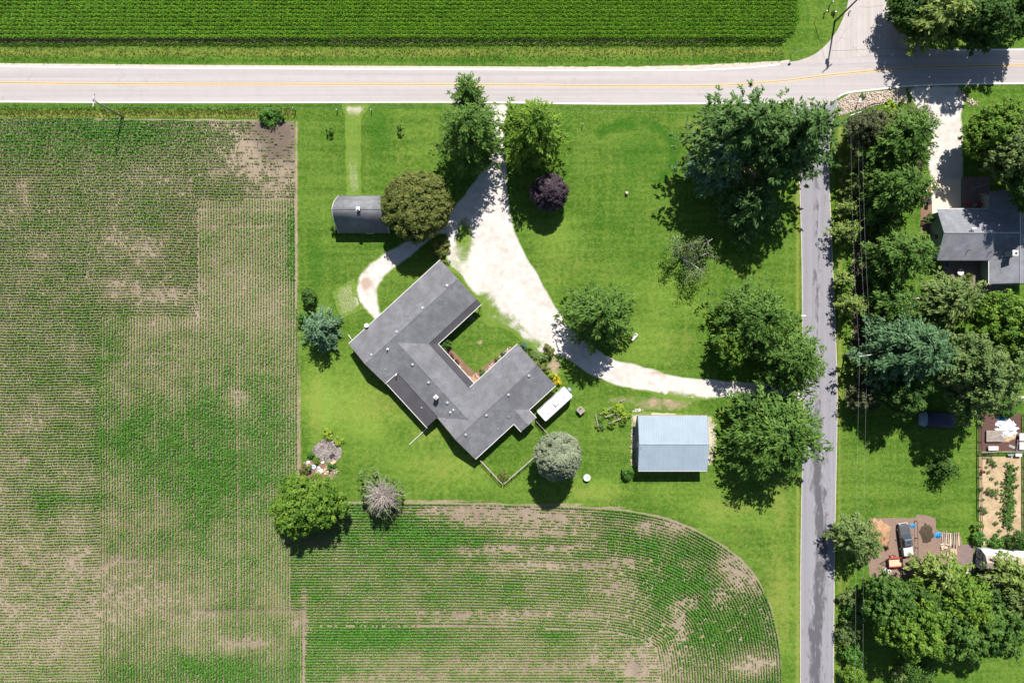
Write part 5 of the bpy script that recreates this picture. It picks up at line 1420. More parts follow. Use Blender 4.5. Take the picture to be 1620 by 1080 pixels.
# half-dead tree and the leaning birch
def bare_branches(o, rs, c, n, L, up, mat, r=.035, local=True, name='bare_branches'):
    mb = MB()
    for k in range(n):
        a = rs.uniform(0, 6.28); l = L * rs.uniform(.45, 1.1); e = rs.uniform(.05, 1.0) ** .8
        d = Vector((math.cos(a) * math.sqrt(1 - e * e * .6), math.sin(a) * math.sqrt(1 - e * e * .6), e * up))
        p0 = Vector(c) + Vector((rs.uniform(-.2, .2), rs.uniform(-.2, .2), rs.uniform(-.9, .5)))
        j1 = Vector(rs.normal(0, .10, 3)) * l; j2 = Vector(rs.normal(0, .16, 3)) * l
        p1 = p0 + d * l * .5 + j1; p2 = p0 + d * l + j2 + Vector((0, 0, -.12 * l))
        mb.tube([p0, p1, p2], [r * 1.5, r, r * .4], 4)
        for q in range(2):
            s = p1.lerp(p2, rs.uniform(0, .8)); e2 = s + (d + Vector(rs.normal(0, .5, 3))).normalized() * l * rs.uniform(.2, .4)
            mb.tube([s, e2], [r * .7, r * .3], 3)
    return mb.build(name, M[mat], o, local=local)
dt = tree('half_dead_tree', 'half-dead tree with a burst of bare grey branches at the field edge', 601, 778, 38, 7, 'round', 'leaf_sage', LT, inner=.45, dens=.8, lobes=.3, rc=(.12, .2), n_cl=70)
bare_branches(dt, np.random.RandomState(4), (1.0, .0, 6.6), 220, 3.4, .75, 'dead_wood', r=.034)
bt = thing('birch_tree', W(1078, 409), 'sparse leaning birch with white limbs on the open lawn', 'tree', LT)
def build_birch():
    rs = np.random.RandomState(12)
    mb = MB(); tips = []
    for (a, e, l) in [(2.2, 1.15, 8), (.6, 1.0, 8.0), (1.3, 1.25, 8.5), (-.7, .95, 6.5), (-1.2, .85, 5.5), (3.0, 1.05, 6), (.1, .9, 6.0)]:
        d = Vector((math.cos(a) * math.cos(e), math.sin(a) * math.cos(e), math.sin(e)))
        p1 = d * l * .5 + Vector(rs.normal(0, .3, 3)); p2 = d * l + Vector(rs.normal(0, .5, 3)); p2.z *= .92
        mb.tube([(0, 0, -.1), p1, p2], [.13, .09, .035], 6)
        for q in range(12):
            s = p1.lerp(p2, rs.uniform(-.2, 1)); t = s + (d * .4 + Vector(rs.normal(0, .7, 3))).normalized() * rs.uniform(1, 2.3)
            mb.tube([s, t], [.03, .01], 4); tips.append(t)
    mb.build('trunk', M['white_bark'], bt, local=True, smooth=True)
    C = np.array([tuple(t) for t in tips]); per = 30
    ci = np.repeat(np.arange(len(C)), per); m = len(ci)
    P = C[ci] + rs.normal(0, .42, (m, 3))
    N = rs.normal(0, .6, (m, 3)) + np.array([0, 0, .7])
    L = rs.uniform(.16, .34, m)
    cr = bpy.data.objects.new('crown', leaves_mesh('crown', P, N, rs.normal(0, 1, (m, 3)), L, L * .7, rs.uniform(.2, .9, m), M['leaf_sage'])); link(cr, bt)
build_birch()

# top right corner
NG = 'trees north of the main road'
tree('leafy_tree', 'dark tree at the top, leftmost beside the side road mouth', 1444, 12, 40, 9, 'round', 'leaf_deep', NG, inner=.5, fill=.05)
tree('cedar_tree', 'yellowish-tinged cedar at the top, casting shade across the road', 1490, 28, 44, 14, 'conifer', 'needle_yellow', NG, power=.6, fill=.05)
tree('leafy_tree', 'dark green tree at the top, right of the yellowish cedar', 1548, 36, 46, 14, 'round', 'leaf_deep', NG, fill=.05, inner=.5, rc=(.12, .2))
tree('leafy_tree', 'dark tree in the top right corner', 1606, 22, 40, 12, 'round', 'leaf_green', NG, fill=.05, inner=.55)
tree('cedar_tree', 'small cedar at the roadside at the top, below its taller neighbours', 1472, 54, 18, 6, 'conifer', 'leaf_green', NG)
tree('leafy_tree', 'broad yellow-green tree right of the neighbouring gravel drive', 1581, 212, 53, 12, 'round', 'leaf_bright', NG.replace('north of the main road', 'around the neighbouring house'), lobes=.22, rc=(.11, .18), inner=.5)
tree('leafy_tree', 'grey-green tree at the right edge above the neighbouring roof', 1612, 242, 44, 17, 'round', 'leaf_sage', 'trees around the neighbouring house', inner=.55)

tree('leafy_tree', 'tree cut by the right edge, shading the upper neighbouring roof', 1654, 268, 60, 18, 'round', 'leaf_deep', 'trees around the neighbouring house', inner=.6)

# belt of trees along the side road
BG = 'tree belt along the side road'
tree('cedar_tree', 'dull brownish cedar at the top of the belt by the rock bed', 1366, 204, 29, 12, 'round', 'needle_dull', BG, inner=.7, lobes=.06, rc=(.14, .2), leaf=.3)
tree('spruce_tree', 'dark grey-green spruce beside the rock bed and gravel drive', 1447, 188, 28, 9, 'conifer', 'needle_dull', BG, power=.55)
tree('leafy_tree', 'large green maple in the belt beside the gravel drive', 1424, 226, 55, 16, 'conifer', 'leaf_green', BG, power=.42, up=.35, leaf=.38, per_wh=12, tuft=9)
tree('leafy_tree', 'dark green tree in the belt just below the large maple', 1412, 296, 46, 14, 'conifer', 'leaf_green', BG, power=.42, up=.35, leaf=.38, per_wh=12)
tree('leafy_tree', 'green tree in the belt left of the concrete pad', 1446, 304, 26, 11, 'conifer', 'leaf_green', BG, power=.42, up=.35, leaf=.36)
tree('young_pine', 'yellow-green young pine, topmost along the side road', 1342, 222, 13, 4.5, 'conifer', 'needle_yellow', BG)
tree('young_pine', 'yellow-green young pine just below the dull cedar', 1344, 262, 17, 5, 'conifer', 'needle_yellow', BG)
tree('young_pine', 'small yellowish pine beside the belt undergrowth, third along the road', 1352, 295, 17, 5.5, 'conifer', 'needle_yellow', BG)
tree('young_pine', 'small pine near the road, above the bushy pair', 1342, 328, 16, 5.5, 'conifer', 'needle_yellow', BG)
tree('young_pine', 'fuller light pine near the road with a long shadow on the asphalt', 1342, 366, 22, 7.5, 'conifer', 'needle_yellow', BG)
tree('leafy_tree', 'mid-green tree in the belt above the narrow lawn', 1398, 348, 23, 6.5, 'conifer', 'leaf_deep', BG, power=.45, leaf=.34)
tree('leafy_tree', 'full grey-green maple left of the neighbouring house gable', 1428, 406, 45, 13.5, 'conifer', 'leaf_green', BG, power=.42, up=.35, leaf=.38, per_wh=13, tuft=9)
tree('young_pine', 'slim light pine near the road below the gap in the belt', 1338, 444, 15, 6, 'conifer', 'needle_yellow', BG)
tree('young_pine', 'bright light pine near the road, lowest of the roadside pines', 1349, 482, 21, 7.5, 'conifer', 'needle_yellow', BG)
tree('leafy_tree', 'bushy tree in the belt left of the oval stone bed', 1412, 480, 40, 10, 'conifer', 'leaf_green', BG, power=.42, leaf=.36)
tree('leafy_tree', 'low dark tree in the middle of the belt behind the roadside pines', 1386, 440, 20, 4.5, 'round', 'leaf_deep', BG, inner=.5)
tree('leafy_tree', 'shadowy tree in the belt above the utility pole', 1394, 522, 24, 6, 'round', 'leaf_deep', BG, inner=.5)
tree('pine_tree', 'grey-green pine on the lawn below the back patio', 1508, 474, 47, 10, 'conifer', 'leaf_sage', 'trees around the neighbouring house', power=.5)
tree('leafy_tree', 'bright green maple at the right edge below the neighbouring house', 1592, 520, 56, 16, 'round', 'leaf_bright', 'trees around the neighbouring house', rc=(.10, .17), lobes=.2, inner=.55)
tree('white_pine', 'large blue-green pine right of the utility pole', 1440, 555, 60, 18, 'conifer', 'needle_bluegreen', BG, power=.5, up=.35)
tree('young_pine', 'light pine growing round the utility pole', 1366, 578, 24, 6, 'conifer', 'needle_yellow', BG)
tree('leafy_tree', 'wide sage-green maple shading the covered trailer', 1542, 592, 68, 18, 'round', 'leaf_sage', 'trees around the neighbouring house', rc=(.10, .17), lobes=.22, inner=.5)
tree('young_pine', 'shaded pine at the lower end of the belt', 1362, 634, 21, 7, 'conifer', 'needle_dull', BG)
tree('leafy_tree', 'shaded tree between the belt and the covered trailer', 1426, 622, 36, 12, 'round', 'leaf_deep', BG, inner=.45)
tree('small_spruce', 'small dark spruce alone on the lower lawn', 1500, 742, 22, 6, 'conifer', 'leaf_deep', 'trees around the neighbouring house', bottom=.08)

# lower right wood
WG = 'trees at the lower right'
tree('pine_tree', 'olive pine at the left edge of the dirt parking', 1357, 853, 37, 9.5, 'conifer', 'leaf_sage', WG, power=.5, up=.3)
tree('pine_tree', 'bright pine below the pickup truck', 1484, 910, 32, 10, 'conifer', 'needle_yellow', WG, power=.5)
tree('pine_tree', 'big bright pine below the lumber pile', 1517, 946, 50, 13, 'conifer', 'leaf_bright', WG, power=.5, leaf=.4)
tree('leafy_tree', 'green tree at the lower left of the wood', 1400, 946, 39, 12, 'round', 'leaf_green', WG, rc=(.11, .18), inner=.55)
tree('leafy_tree', 'yellow-green tree in the front row of the wood', 1442, 990, 48, 14, 'round', 'leaf_bright', WG, rc=(.11, .18), inner=.5)
tree('blue_spruce', 'small blue-grey spruce showing between the green crowns', 1424, 955, 22, 8, 'conifer', 'leaf_silver', WG)
tree('leafy_tree', 'green tree at the bottom front of the wood, right of the yellow-green one', 1508, 996, 46, 13, 'round', 'leaf_green', WG, rc=(.11, .18), inner=.55)
tree('leafy_tree', 'wide green tree at the bottom right of the wood', 1572, 990, 48, 13, 'round', 'leaf_green', WG, rc=(.11, .18), inner=.55)
tree('pine_tree', 'light pine beside the shed', 1600, 916, 35, 11, 'conifer', 'needle_yellow', WG, power=.5)
tree('leafy_tree', 'pale green tree at the lower right edge', 1612, 950, 42, 12, 'conifer', 'leaf_sage', WG, power=.5)
tree('leafy_tree', 'dark tree filling the middle of the wood', 1460, 955, 34, 10, 'round', 'leaf_deep', WG, inner=.5)
tree('leafy_tree', 'dark tree between shed and lower right edge', 1560, 945, 30, 9, 'round', 'leaf_deep', WG, inner=.5)
ds = thing('dead_snag', W(1545, 915), 'pale dead snag with bare limbs between the pines', 'tree', WG)
MB().tube([(0, 0, -.1), (.1, .1, 3), (.25, .2, 6.5)], [.14, .11, .06], 6).build('trunk', M['dead_wood'], ds, local=True)
bare_branches(ds, np.random.RandomState(9), (.15, .15, 5.5), 22, 3.6, .7, 'dead_wood', r=.05)
HG = 'roadside hedge shrubs'
shrub('hedge_shrub', 'roadside hedge shrub, topmost of the lower row, grey-green', 1347, 948, 15, 3.2, 'leaf_sage', HG)
shrub('hedge_shrub', 'roadside hedge shrub, second from the top of the lower row', 1352, 972, 16, 3.4, 'leaf_hedge', HG)
shrub('hedge_shrub', 'dusty olive roadside hedge shrub in the middle of the lower row', 1344, 1000, 18, 3.4, 'leaf_sage', HG)
shrub('hedge_shrub', 'bright roadside hedge shrub, second from the bottom', 1352, 1036, 18, 3.4, 'leaf_hedge', HG)
shrub('hedge_shrub', 'bright roadside hedge shrub at the bottom edge', 1350, 1066, 18, 3.4, 'leaf_bright', HG)
shrub('round_bush', 'leafy bush on the grass at the bottom edge', 1452, 1064, 26, 4, 'leaf_green')
shrub('round_bush', 'small grey-green bush left of the bottom-edge bush', 1421, 1068, 12, 3, 'leaf_sage')
shrub('vine_hedge', 'viny hedge along the lower left corner of the straw garden', 1550, 850, 12, 2.0, 'leaf_hedge')
shrub('vine_hedge', 'viny hedge at the fence corner above the shed roof', 1549, 832, 8, 2.0, 'leaf_bright')
shrub('vine_hedge', 'low green growth between straw garden and shed', 1578, 860, 12, 1.5, 'leaf_hedge', flat=.4)
shrub('round_bush', 'dark bush in the corner of the straw garden', 1610, 855, 15, 3.0, 'leaf_deep')
shrub('round_bush', 'clipped bush against the neighbouring gable wall', 1470, 346, 9, 1.9, 'leaf_deep')
shrub('bed_plant', 'yellow-green plants below the gable window', 1466, 372, 7, 1.0, 'leaf_bright', flat=.2)
shrub('bed_plant', 'second clump of yellow-green plants farther down the gable wall', 1464, 389, 7, 1.0, 'leaf_bright', flat=.2)
shrub('patio_shrub', 'rounded shrub on the lawn edge of the back patio', 1536, 440, 8, 1.6, 'leaf_olive')
shrub('patio_shrub', 'lime green shrub at the corner of the back patio', 1553, 442, 4.5, 1.0, 'leaf_lime')
shrub('fence_vine', 'green hedge strip at the top of the fenced yard', 1596, 646, 15, 1.7, 'leaf_hedge', flat=.3)
shrub('rockbed_plant', 'small green plant among the roadside rocks', 1367, 151, 5, .8, 'leaf_hedge')
shrub('rockbed_plant', 'yellow-green spreading plant at the edge of the rock bed', 1408, 170, 11, 1.2, 'leaf_lime', flat=.3)
shrub('rockbed_plant', 'dark plant at the right end of the rock bed', 1428, 160, 5, .9, 'leaf_deep')
shrub('pole_bush', 'tiny dark bush by the guy wire at the road junction', 1320, 18, 3.8, .9, 'leaf_deep')
# planting round the house
CG = 'plants round the courtyard'
shrub('courtyard_shrub', 'dense dark green shrub in the inner courtyard corner', 703, 545, 10.5, 2.2, 'leaf_deep', CG, dens=1.4)
shrub('courtyard_shrub', 'pale rounded shrub under the porch edge in the shade', 743, 503, 5.5, 1.2, 'leaf_silver', CG)
shrub('red_shrub', 'dark red shrub by the courtyard wall, upper of two', 715, 563, 4.5, .9, 'leaf_red', CG)
shrub('red_shrub', 'dark red shrub by the courtyard wall, lower of two', 723, 573, 4.8, .9, 'leaf_red', CG)
shrub('border_plant', 'green border plant beside the wooden steps', 763, 588, 5.5, .8, 'leaf_hedge', CG)
shrub('border_plant', 'bright border plant halfway along the right wing', 786, 568, 4.5, .7, 'leaf_bright', CG)
shrub('border_plant', 'bluish border plant near the end of the right wing', 796, 558, 4.5, .8, 'needle_teal', CG)
shrub('wing_shrub', 'blue-green shrub at the end of the right wing', 829, 547, 8, 1.6, 'needle_teal', CG)
shrub('wing_shrub', 'large olive shrub along the end wall of the right wing', 852, 568, 14, 2.4, 'leaf_sage', CG)
shrub('wing_shrub', 'green shrub between the end wall and the drive', 843, 559, 9, 1.8, 'leaf_hedge', CG)
shrub('wing_shrub', 'olive shrub nearest the drive by the right wing', 868, 554, 10, 1.7, 'leaf_olive', CG)
shrub('wing_shrub', 'lower olive shrub beside the right wing wall', 859, 581, 10, 2.0, 'leaf_olive', CG)
shrub('flower_clump', 'pale lime flowering clump at the corner of the right wing', 873, 593, 6, .9, 'leaf_lime', CG)
shrub('flower_clump', 'bright yellow flowering bush at the wing corner by the camper', 881, 601, 7.5, 1.1, 'leaf_yellow', CG)
shrub('border_plant', 'green plants between wing wall and camper', 874, 616, 7, .9, 'leaf_bright', CG)
shrub('corner_bush', 'brownish bush in the fence corner', 797, 753, 8.5, 1.4, 'leaf_olive', CG)
# burn pit weeds
shrub('pit_weeds', 'lime green weeds above the burn pit', 520, 686, 10, .7, 'leaf_lime', flat=.5)
shrub('pit_weeds', 'lime green weeds on the upper right rim of the burn pit', 536, 698, 8, .6, 'leaf_lime', flat=.5)
shrub('pit_weeds', 'green weeds on the left rim of the burn pit', 492, 720, 7, .8, 'leaf_hedge', flat=.4)
shrub('pit_weeds', 'green weeds among the rubble below the burn pit', 500, 728, 6, .7, 'leaf_bright', flat=.4)
shrub('pit_weeds', 'green weeds below the orange box', 524, 738, 7, .7, 'leaf_hedge', flat=.4)
shrub('pit_weeds', 'brown brushy heap beside the rubble', 482, 743, 10, 1.2, 'leaf_olive', flat=.3, dens=.6)
# ------------------------------------------------------------------ camper, truck, poles, fences, small things
rnd = random.Random(7)
# ---- travel trailer (same turned frame as the house)
cu_, cv_ = -1.95, 13.68
cp = thing('travel_trailer', UV(cu_, cv_), 'long white travel trailer parked beside the house wing', 'camper')
def cuv(u, v, z): return UV(cu_ + u, cv_ + v, z)
def c_ring(u, inset, zt):
    hw = 1.22 - inset
    return [cuv(u, -hw, .55), cuv(u, -hw, zt - .25), cuv(u, -hw + .16, zt - .04), cuv(u, 0, zt), cuv(u, hw - .16, zt - .04), cuv(u, hw, zt - .25), cuv(u, hw, .55)]
MB().loft([c_ring(-3.4, .1, 2.75), c_ring(-3.25, 0, 2.95), c_ring(2.75, 0, 2.98), c_ring(3.2, .05, 2.8), c_ring(3.42, .16, 2.3)]).build('body', M['trailer_wall'], cp, smooth=False)
MB().slab([cuv(-3.3, -1.05, 2.985), cuv(2.9, -1.05, 3.0), cuv(3.15, -.9, 2.9), cuv(3.15, .9, 2.9), cuv(2.9, 1.05, 3.0), cuv(-3.3, 1.05, 2.985)], .03).build('roof', M['white_metal'], cp)
for (u, v, s) in [(-2.6, -.35, .36), (-1.9, .3, .36), (2.2, .1, .4)]:
    q = cuv(u, v, 3.08); MB().box(q, (s, s, .16), HA, taper=.85).build('roof_vent', M['insulator'], cp)
q = cuv(.25, .05, 3.16); MB().box(q, (.95, .7, .32), HA, taper=.86).build('air_conditioner', M['insulator'], cp)
for u, w in ((-2.2, 1.1), (.4, 1.3), (2.3, .7)):
    for v in (-1.235, 1.235):
        q = cuv(u, v, 1.95); MB().box(q, (w, .03, .6), HA).build('window', M['glass'], cp)
q = cuv(1.4, 1.24, 1.5); MB().box(q, (.7, .04, 1.8), HA).build('door', M['white_trim'], cp)
ax = (math.sin(HA), -math.cos(HA), 0)
for u in (-.9, 0.0):
    for v in (-1.1, 1.1):
        MB().wheel(cuv(u, v, .34), .34, .22, ax).build('wheel', M['dark'], cp)
MB().tube([cuv(3.3, -.6, .55), cuv(4.3, 0, .5), cuv(3.3, .6, .55)], .05, 5).build('tongue', M['dark'], cp)
q = cuv(3.75, 0, .85)
rings = []
for z_, r_ in ((.5, .3), (.6, .38), (1.1, .38), (1.22, .26)):
    rings.append([tuple(cuv(3.78 + .8 * r_ * math.cos(t), 1.15 * r_ * math.sin(t), z_)) for t in [2 * math.pi * i / 12 for i in range(12)]])
MB().loft(rings).build('propane_cover', M['pale_blue'], cp, smooth=True)
for v in (-1.18, 1.18):
    MB().tube([cuv(-3.2, v * .95, 2.82), cuv(2.8, v * .95, 2.85)], .03, 4).build('awning_rail', M['galv'], cp)

# ---- yard fences: posts, two rails and pickets as parts
def rail_fence(name, label, pts_px, h, mat, spacing=2.3, rails=(.45, .95), cat='fence', picket=0.0, group=None, top=None):
    P = [W(a, b) for a, b in pts_px]
    o = thing(name, P[0], label, cat, group)
    for i in range(len(P) - 1):
        a, b = P[i], P[i + 1]; d = b - a; L = d.length; n = max(1, round(L / spacing)); ang = math.atan2(d.y, d.x)
        for k in range(n + (1 if i == len(P) - 2 else 0)):
            q = a + d * (k / n)
            MB().box((q.x, q.y, h / 2 - .05), (.11, .11, h + .1), ang).build('post', M[mat], o)
        for k in range(n):
            q = a + d * ((k + .5) / n)
            for r_ in rails:
                MB().box((q.x, q.y, h * r_), (L / n - .1, .05, .12), ang).build('rail', M[top or mat], o)
        if picket:
            m = int(L / picket)
            off = Vector((-d.y, d.x, 0)).normalized() * .055
            for k in range(m):
                q = a + d * ((k + .5) / m) + off
                MB().box((q.x, q.y, h * .5), (picket * .62, .025, h * .96), ang).build('picket', M[mat], o)
    return o
rail_fence('yard_fence', 'weathered wooden yard fence with white-topped rails in a V below the house', [(760.5, 727), (778, 746), (794, 763)], 1.25, 'wood_grey', rails=(.3, .6, .97), top='dead_wood')
rail_fence('yard_fence', 'wooden yard fence running from the V corner to the silvery tree', [(798, 763), (822, 742), (847, 720)], 1.25, 'wood_grey', rails=(.3, .6, .97), top='dead_wood')
rail_fence('yard_fence', 'short wooden fence between camper and silvery tree', [(848, 665), (860, 678), (872, 691)], 1.25, 'wood_grey', rails=(.3, .6, .97), top='dead_wood')
rail_fence('wire_fence', 'dark fence along the left side of fenced yard and straw garden', [(1546, 654), (1546, 720), (1546, 790), (1547, 840)], 1.3, 'curb', rails=(.25, .6, .97))
rail_fence('wire_fence', 'dark fence along the right edge of the straw garden', [(1617, 656), (1617, 720), (1617, 850)], 1.3, 'curb', rails=(.25, .6, .97))
rail_fence('yard_fence', 'pale rail fence between red mulch yard and straw garden', [(1548, 714), (1580, 713), (1616, 713)], 1.1, 'wood_grey', rails=(.5, .97))
rail_fence('wire_fence', 'short dark fence between parked truck and soil patch', [(1447, 823), (1448, 850), (1448, 880)], .9, 'curb', rails=(.95,))

# ---- utility poles and lines
def pole(name, label, base_px, h, arm_dir=None, arm=2.3, mat='pole_grey', trans=0, lean=(0, 0)):
    b = W(*base_px)
    o = thing(name, b, label, 'utility pole')
    top = Vector((lean[0], lean[1], h))
    MB().tube([(0, 0, -.3), top * .5, top], [.17, .145, .115], 10).build('shaft', M[mat], o, local=True, smooth=True)
    ends = [b + top]
    if arm_dir is not None:
        d = Vector(arm_dir).normalized(); ang = math.atan2(d.y, d.x)
        c = top - Vector((0, 0, .25))
        MB().box(c, (arm, .11, .12), ang).build('crossarm', M['white_trim' if mat == 'pole_grey' else mat], o, local=True)
        ends = []
        for s in (-.46, 0.0 if arm < 1.5 else .12, .46):
            q = c + d * arm * s
            MB().cyl((q.x, q.y), .06, q.z + .06, q.z + .26, 8).build('insulator', M['insulator'], o, local=True)
            ends.append(b + q + Vector((0, 0, .26)))
        for s in (-1, 1):
            MB().tube([c + d * arm * .3 * s, top - Vector((0, 0, .85))], .025, 4).build('brace', M['galv'], o, local=True)
    for k in range(trans):
        q = Vector((.34 * math.cos(2.4 + 2.2 * k), .34 * math.sin(2.4 + 2.2 * k), h - 1.5 - .1 * k))
        MB().cyl((q.x, q.y), .24, q.z - .45, q.z + .4, 12).cyl((q.x, q.y), .05, q.z + .4, q.z + .6, 6).build('transformer', M['insulator'], o, local=True)
    return o, ends
def wire(label, a, b, sag=.9, r=.0075, mat='wire'):
    a, b = Vector(a), Vector(b)
    pts = []
    n = 22
    for k in range(n + 1):
        t = k / n
        p = a.lerp(b, t); p.z -= 4 * sag * t * (1 - t); pts.append(p)
    o = MB().tube(pts, r, 4).build('power_line', M[mat], None, loc=a)
    tag(o, label, 'power line', 'overhead lines')
_, e0 = pole('utility_pole', 'grey utility pole beyond the left edge by the road', (-356, 186), 9.2, (0, 1, 0))
_, e1 = pole('utility_pole', 'grey utility pole leaning over the road at the left field corner', (195, 186), 9.2, (.1, 1, 0))
_, e2 = pole('utility_pole', 'grey utility pole among the trees at the driveway mouth', (746, 185), 9.2, (.1, 1, 0))
_, e3 = pole('utility_pole', 'utility pole hidden in the pines at the side road corner', (1319, 203), 8.4, (1, .35, 0))
_, e4 = pole('utility_pole', 'utility pole with transformers growing out of the roadside belt', (1336, 561), 7.6, (1, .15, 0), trans=2)
_, e5 = pole('utility_pole', 'utility pole beyond the bottom edge', (1331, 1190), 7.6, (1, 0, 0))
_, e6 = pole('utility_pole', 'dark utility pole at the road junction with a long shadow', (1320.5, 35), 11.2, (1, .9, 0), mat='pole_wood', trans=2)
for i, nm in enumerate(('southern', 'middle', 'northern')):
    if nm == 'middle': continue
    wire(f'{nm} overhead line along the left field edge', e0[i], e1[i], 1.0)
    wire(f'{nm} overhead line from the field corner to the driveway trees', e1[i], e2[i], 1.0)
    wire(f'{nm} overhead line above the big lawn', e2[i], e3[i], 1.0)
for i, nm in enumerate(('left', 'middle', 'right')):
    wire(f'{nm} overhead line of three along the tree belt', e3[i], e4[i], .7)
    if nm != 'right': wire(f'{nm} overhead line of the lower belt and parking', e4[i], e5[i], .7)
wire('overhead line crossing the junction to the corner pole', e3[2], e6[0], .5)
wire('upper overhead line running east from the junction pole', e6[2], W(1760, -10, 9.5), .8)
wire('lower overhead line running east from the junction pole', e6[1], W(1760, 20, 8.5), .8)
gw = thing('guy_wire', W(1287.5, 34.5), 'yellow-sleeved guy wire beside the junction pole', 'guy wire')
ga = W(1287.5, 34.5); gb = W(1320.5, 35); gb.z = 10.6
MB().tube([ga, ga.lerp(gb, .42)], .05, 6).build('sleeve', M['guy_yellow'], gw)
MB().tube([ga.lerp(gb, .42), gb], .015, 4).build('cable', M['wire'], gw)

def sign_post(label, base_px, h, ang, name='road_sign', plate=(.6, .6), mat='sign_green', dbl=False):
    b = W(*base_px); o = thing(name, b, label, 'road sign')
    MB().box((0, 0, h / 2 - .1), (.06, .04, h + .2), ang).build('post', M['galv'], o, local=True)
    w, hh = plate
    MB().add([(math.cos(ang) * w * .5 * a, math.sin(ang) * w * .5 * a, h - hh / 2 + hh * .5 * c) for a, c in ((-.45, -1), (.45, -1), (1, -.45), (1, .45), (.45, 1), (-.45, 1), (-1, .45), (-1, -.45))] +
             [(math.cos(ang) * w * .5 * a - .03 * math.sin(ang), math.sin(ang) * w * .5 * a + .03 * math.cos(ang), h - hh / 2 + hh * .5 * c) for a, c in ((-.45, -1), (.45, -1), (1, -.45), (1, .45), (.45, 1), (-.45, 1), (-1, .45), (-1, -.45))],
             [tuple(range(8)), tuple(range(15, 7, -1))] + [(i, 8 + i, 8 + (i + 1) % 8, (i + 1) % 8) for i in range(8)]).build('plate', M[mat], o, local=True)
    return o
sign_post('thin sign post on the verge where the main road bends', (1251, 87), 2.6, .2)
sign_post('sign post with green plate beside the junction pole', (1323.5, 18), 2.7, .6)
def ped(name, label, px, h, s, mat='white_trim', cat='utility box'):
    b = W(*px); o = thing(name, b, label, cat)
    MB().box((0, 0, h / 2 - .05), (s, s, h + .1)).build('housing', M['galv'], o, local=True)
    MB().box((0, 0, h + .05), (s * 1.15, s * 1.15, .08), taper=.8).build('cap', M[mat], o, local=True)
ped('cable_pedestal', 'white-capped cable pedestal in front of the corn end', (1304, 22), 1.1, .22)
ped('cable_pedestal', 'tall pale cable marker nearest the top edge by the junction', (1312, 9), 1.5, .2)
ped('cable_pedestal', 'short pale cable pedestal by the guy wire', (1319, 22), .8, .25)
ped('marker_post', 'white marker post at the left mouth of the grass track', (534, 176), .9, .16, cat='marker post')
ped('marker_post', 'white marker post at the right mouth of the grass track', (588, 176), .9, .14, cat='marker post')
ped('marker_post', 'dark-shadowed marker post near the field corner', (468, 175), 1.8, .12, cat='marker post')
ped('marker_post', 'thin marker post on the lawn beside the driveway tree', (921, 199), 1.2, .12, cat='marker post')
ped('marker_post', 'small white marker at the edge of the side road flare', (1343, 20), .8, .2, cat='marker post')

def mailbox(label, px, ang):
    b = W(*px); o = thing('mailbox', b, label, 'mailbox', rz=ang)
    MB().box((0, 0, .5), (.1, .1, 1.15)).build('post', M['wood_grey'], o, local=True)
    n = 8
    rings = []
    for x_ in (-.35, .45):
        rings.append([(x_, -.13, 1.05), (x_, .13, 1.05)] + [(x_, .13 * math.cos(t), 1.22 + .13 * math.sin(t)) for t in [math.pi * i / n for i in range(n + 1)]])
    MB().loft(rings).build('box', M['white_metal'], o, local=True)
    MB().box((.1, .15, 1.3), (.05, .02, .22)).build('flag', M['red_plastic'], o, local=True)
    MB().box((-.37, 0, 1.19), (.02, .24, .26)).build('door', M['white_trim'], o, local=True)
mailbox('white mailbox on a post at the left edge of the side road', (1266, 500), 0.0)
mailbox('white mailbox standing in the roadside rock bed', (1355, 163), 1.2)

# ---- lawn things
def bench(label, px, ang):
    o = thing('garden_bench', W(*px), label, 'bench', rz=ang)
    for k in range(3): MB().box((0, -.2 + .16 * k, .45), (1.5, .13, .04)).build('seat_slat', M['white_trim'], o, local=True)
    for k in range(3): MB().box((0, .33 + .03 * k, .62 + .14 * k), (1.5, .035, .1), 0, .2).build('back_slat', M['white_trim'], o, local=True)
    for s in (-.65, .65):
        MB().box((s, -.2, .22), (.07, .07, .46)).build('leg', M['white_trim'], o, local=True)
        MB().box((s, .3, .48), (.07, .07, .98)).build('leg', M['white_trim'], o, local=True)
        MB().box((s, .05, .66), (.07, .6, .05)).build('armrest', M['white_trim'], o, local=True)
bench('white garden bench on the lawn right of the dark tree', (1003, 533), R(48))
tk = thing('tree_stump', W(991, 306), 'small cut stump with weeds alone on the big lawn', 'stump')
rr_ = random.Random(3)
MB().loft([[(r_ * (1 + .2 * math.sin(3 * t)) * math.cos(t), r_ * math.sin(t), z_) for t in [2 * math.pi * i / 10 for i in range(10)]] for r_, z_ in ((.42, -.05), (.32, .15), (.28, .62))]).build('wood', M['grey_bark'], tk, local=True)
MB().cyl((0, 0), .24, .62, .64, 10).build('cut_face', M['wood_new'], tk, local=True)
# playhouse-like wooden well cover / box by the camper
bx = thing('wooden_crate_table', W(918, 648), 'small weathered wooden slatted table beside the camper', 'table', rz=R(42))
for k in range(5): MB().box((-.48 + .24 * k, 0, .95), (.22, 1.25, .05)).build('top_slat', M['wood_grey'], bx, local=True)
for sx in (-.5, .5):
    MB().box((sx, 0, .6), (.06, 1.1, .08)).build('rail', M['wood_grey'], bx, local=True)
    for sy in (-.52, .52): MB().box((sx, sy, .44), (.09, .09, .96)).build('leg', M['wood_grey'], bx, local=True)
MB().box((.06, .25, 1.0), (.42, .18, .06)).build('handle', M['dark'], bx, local=True)
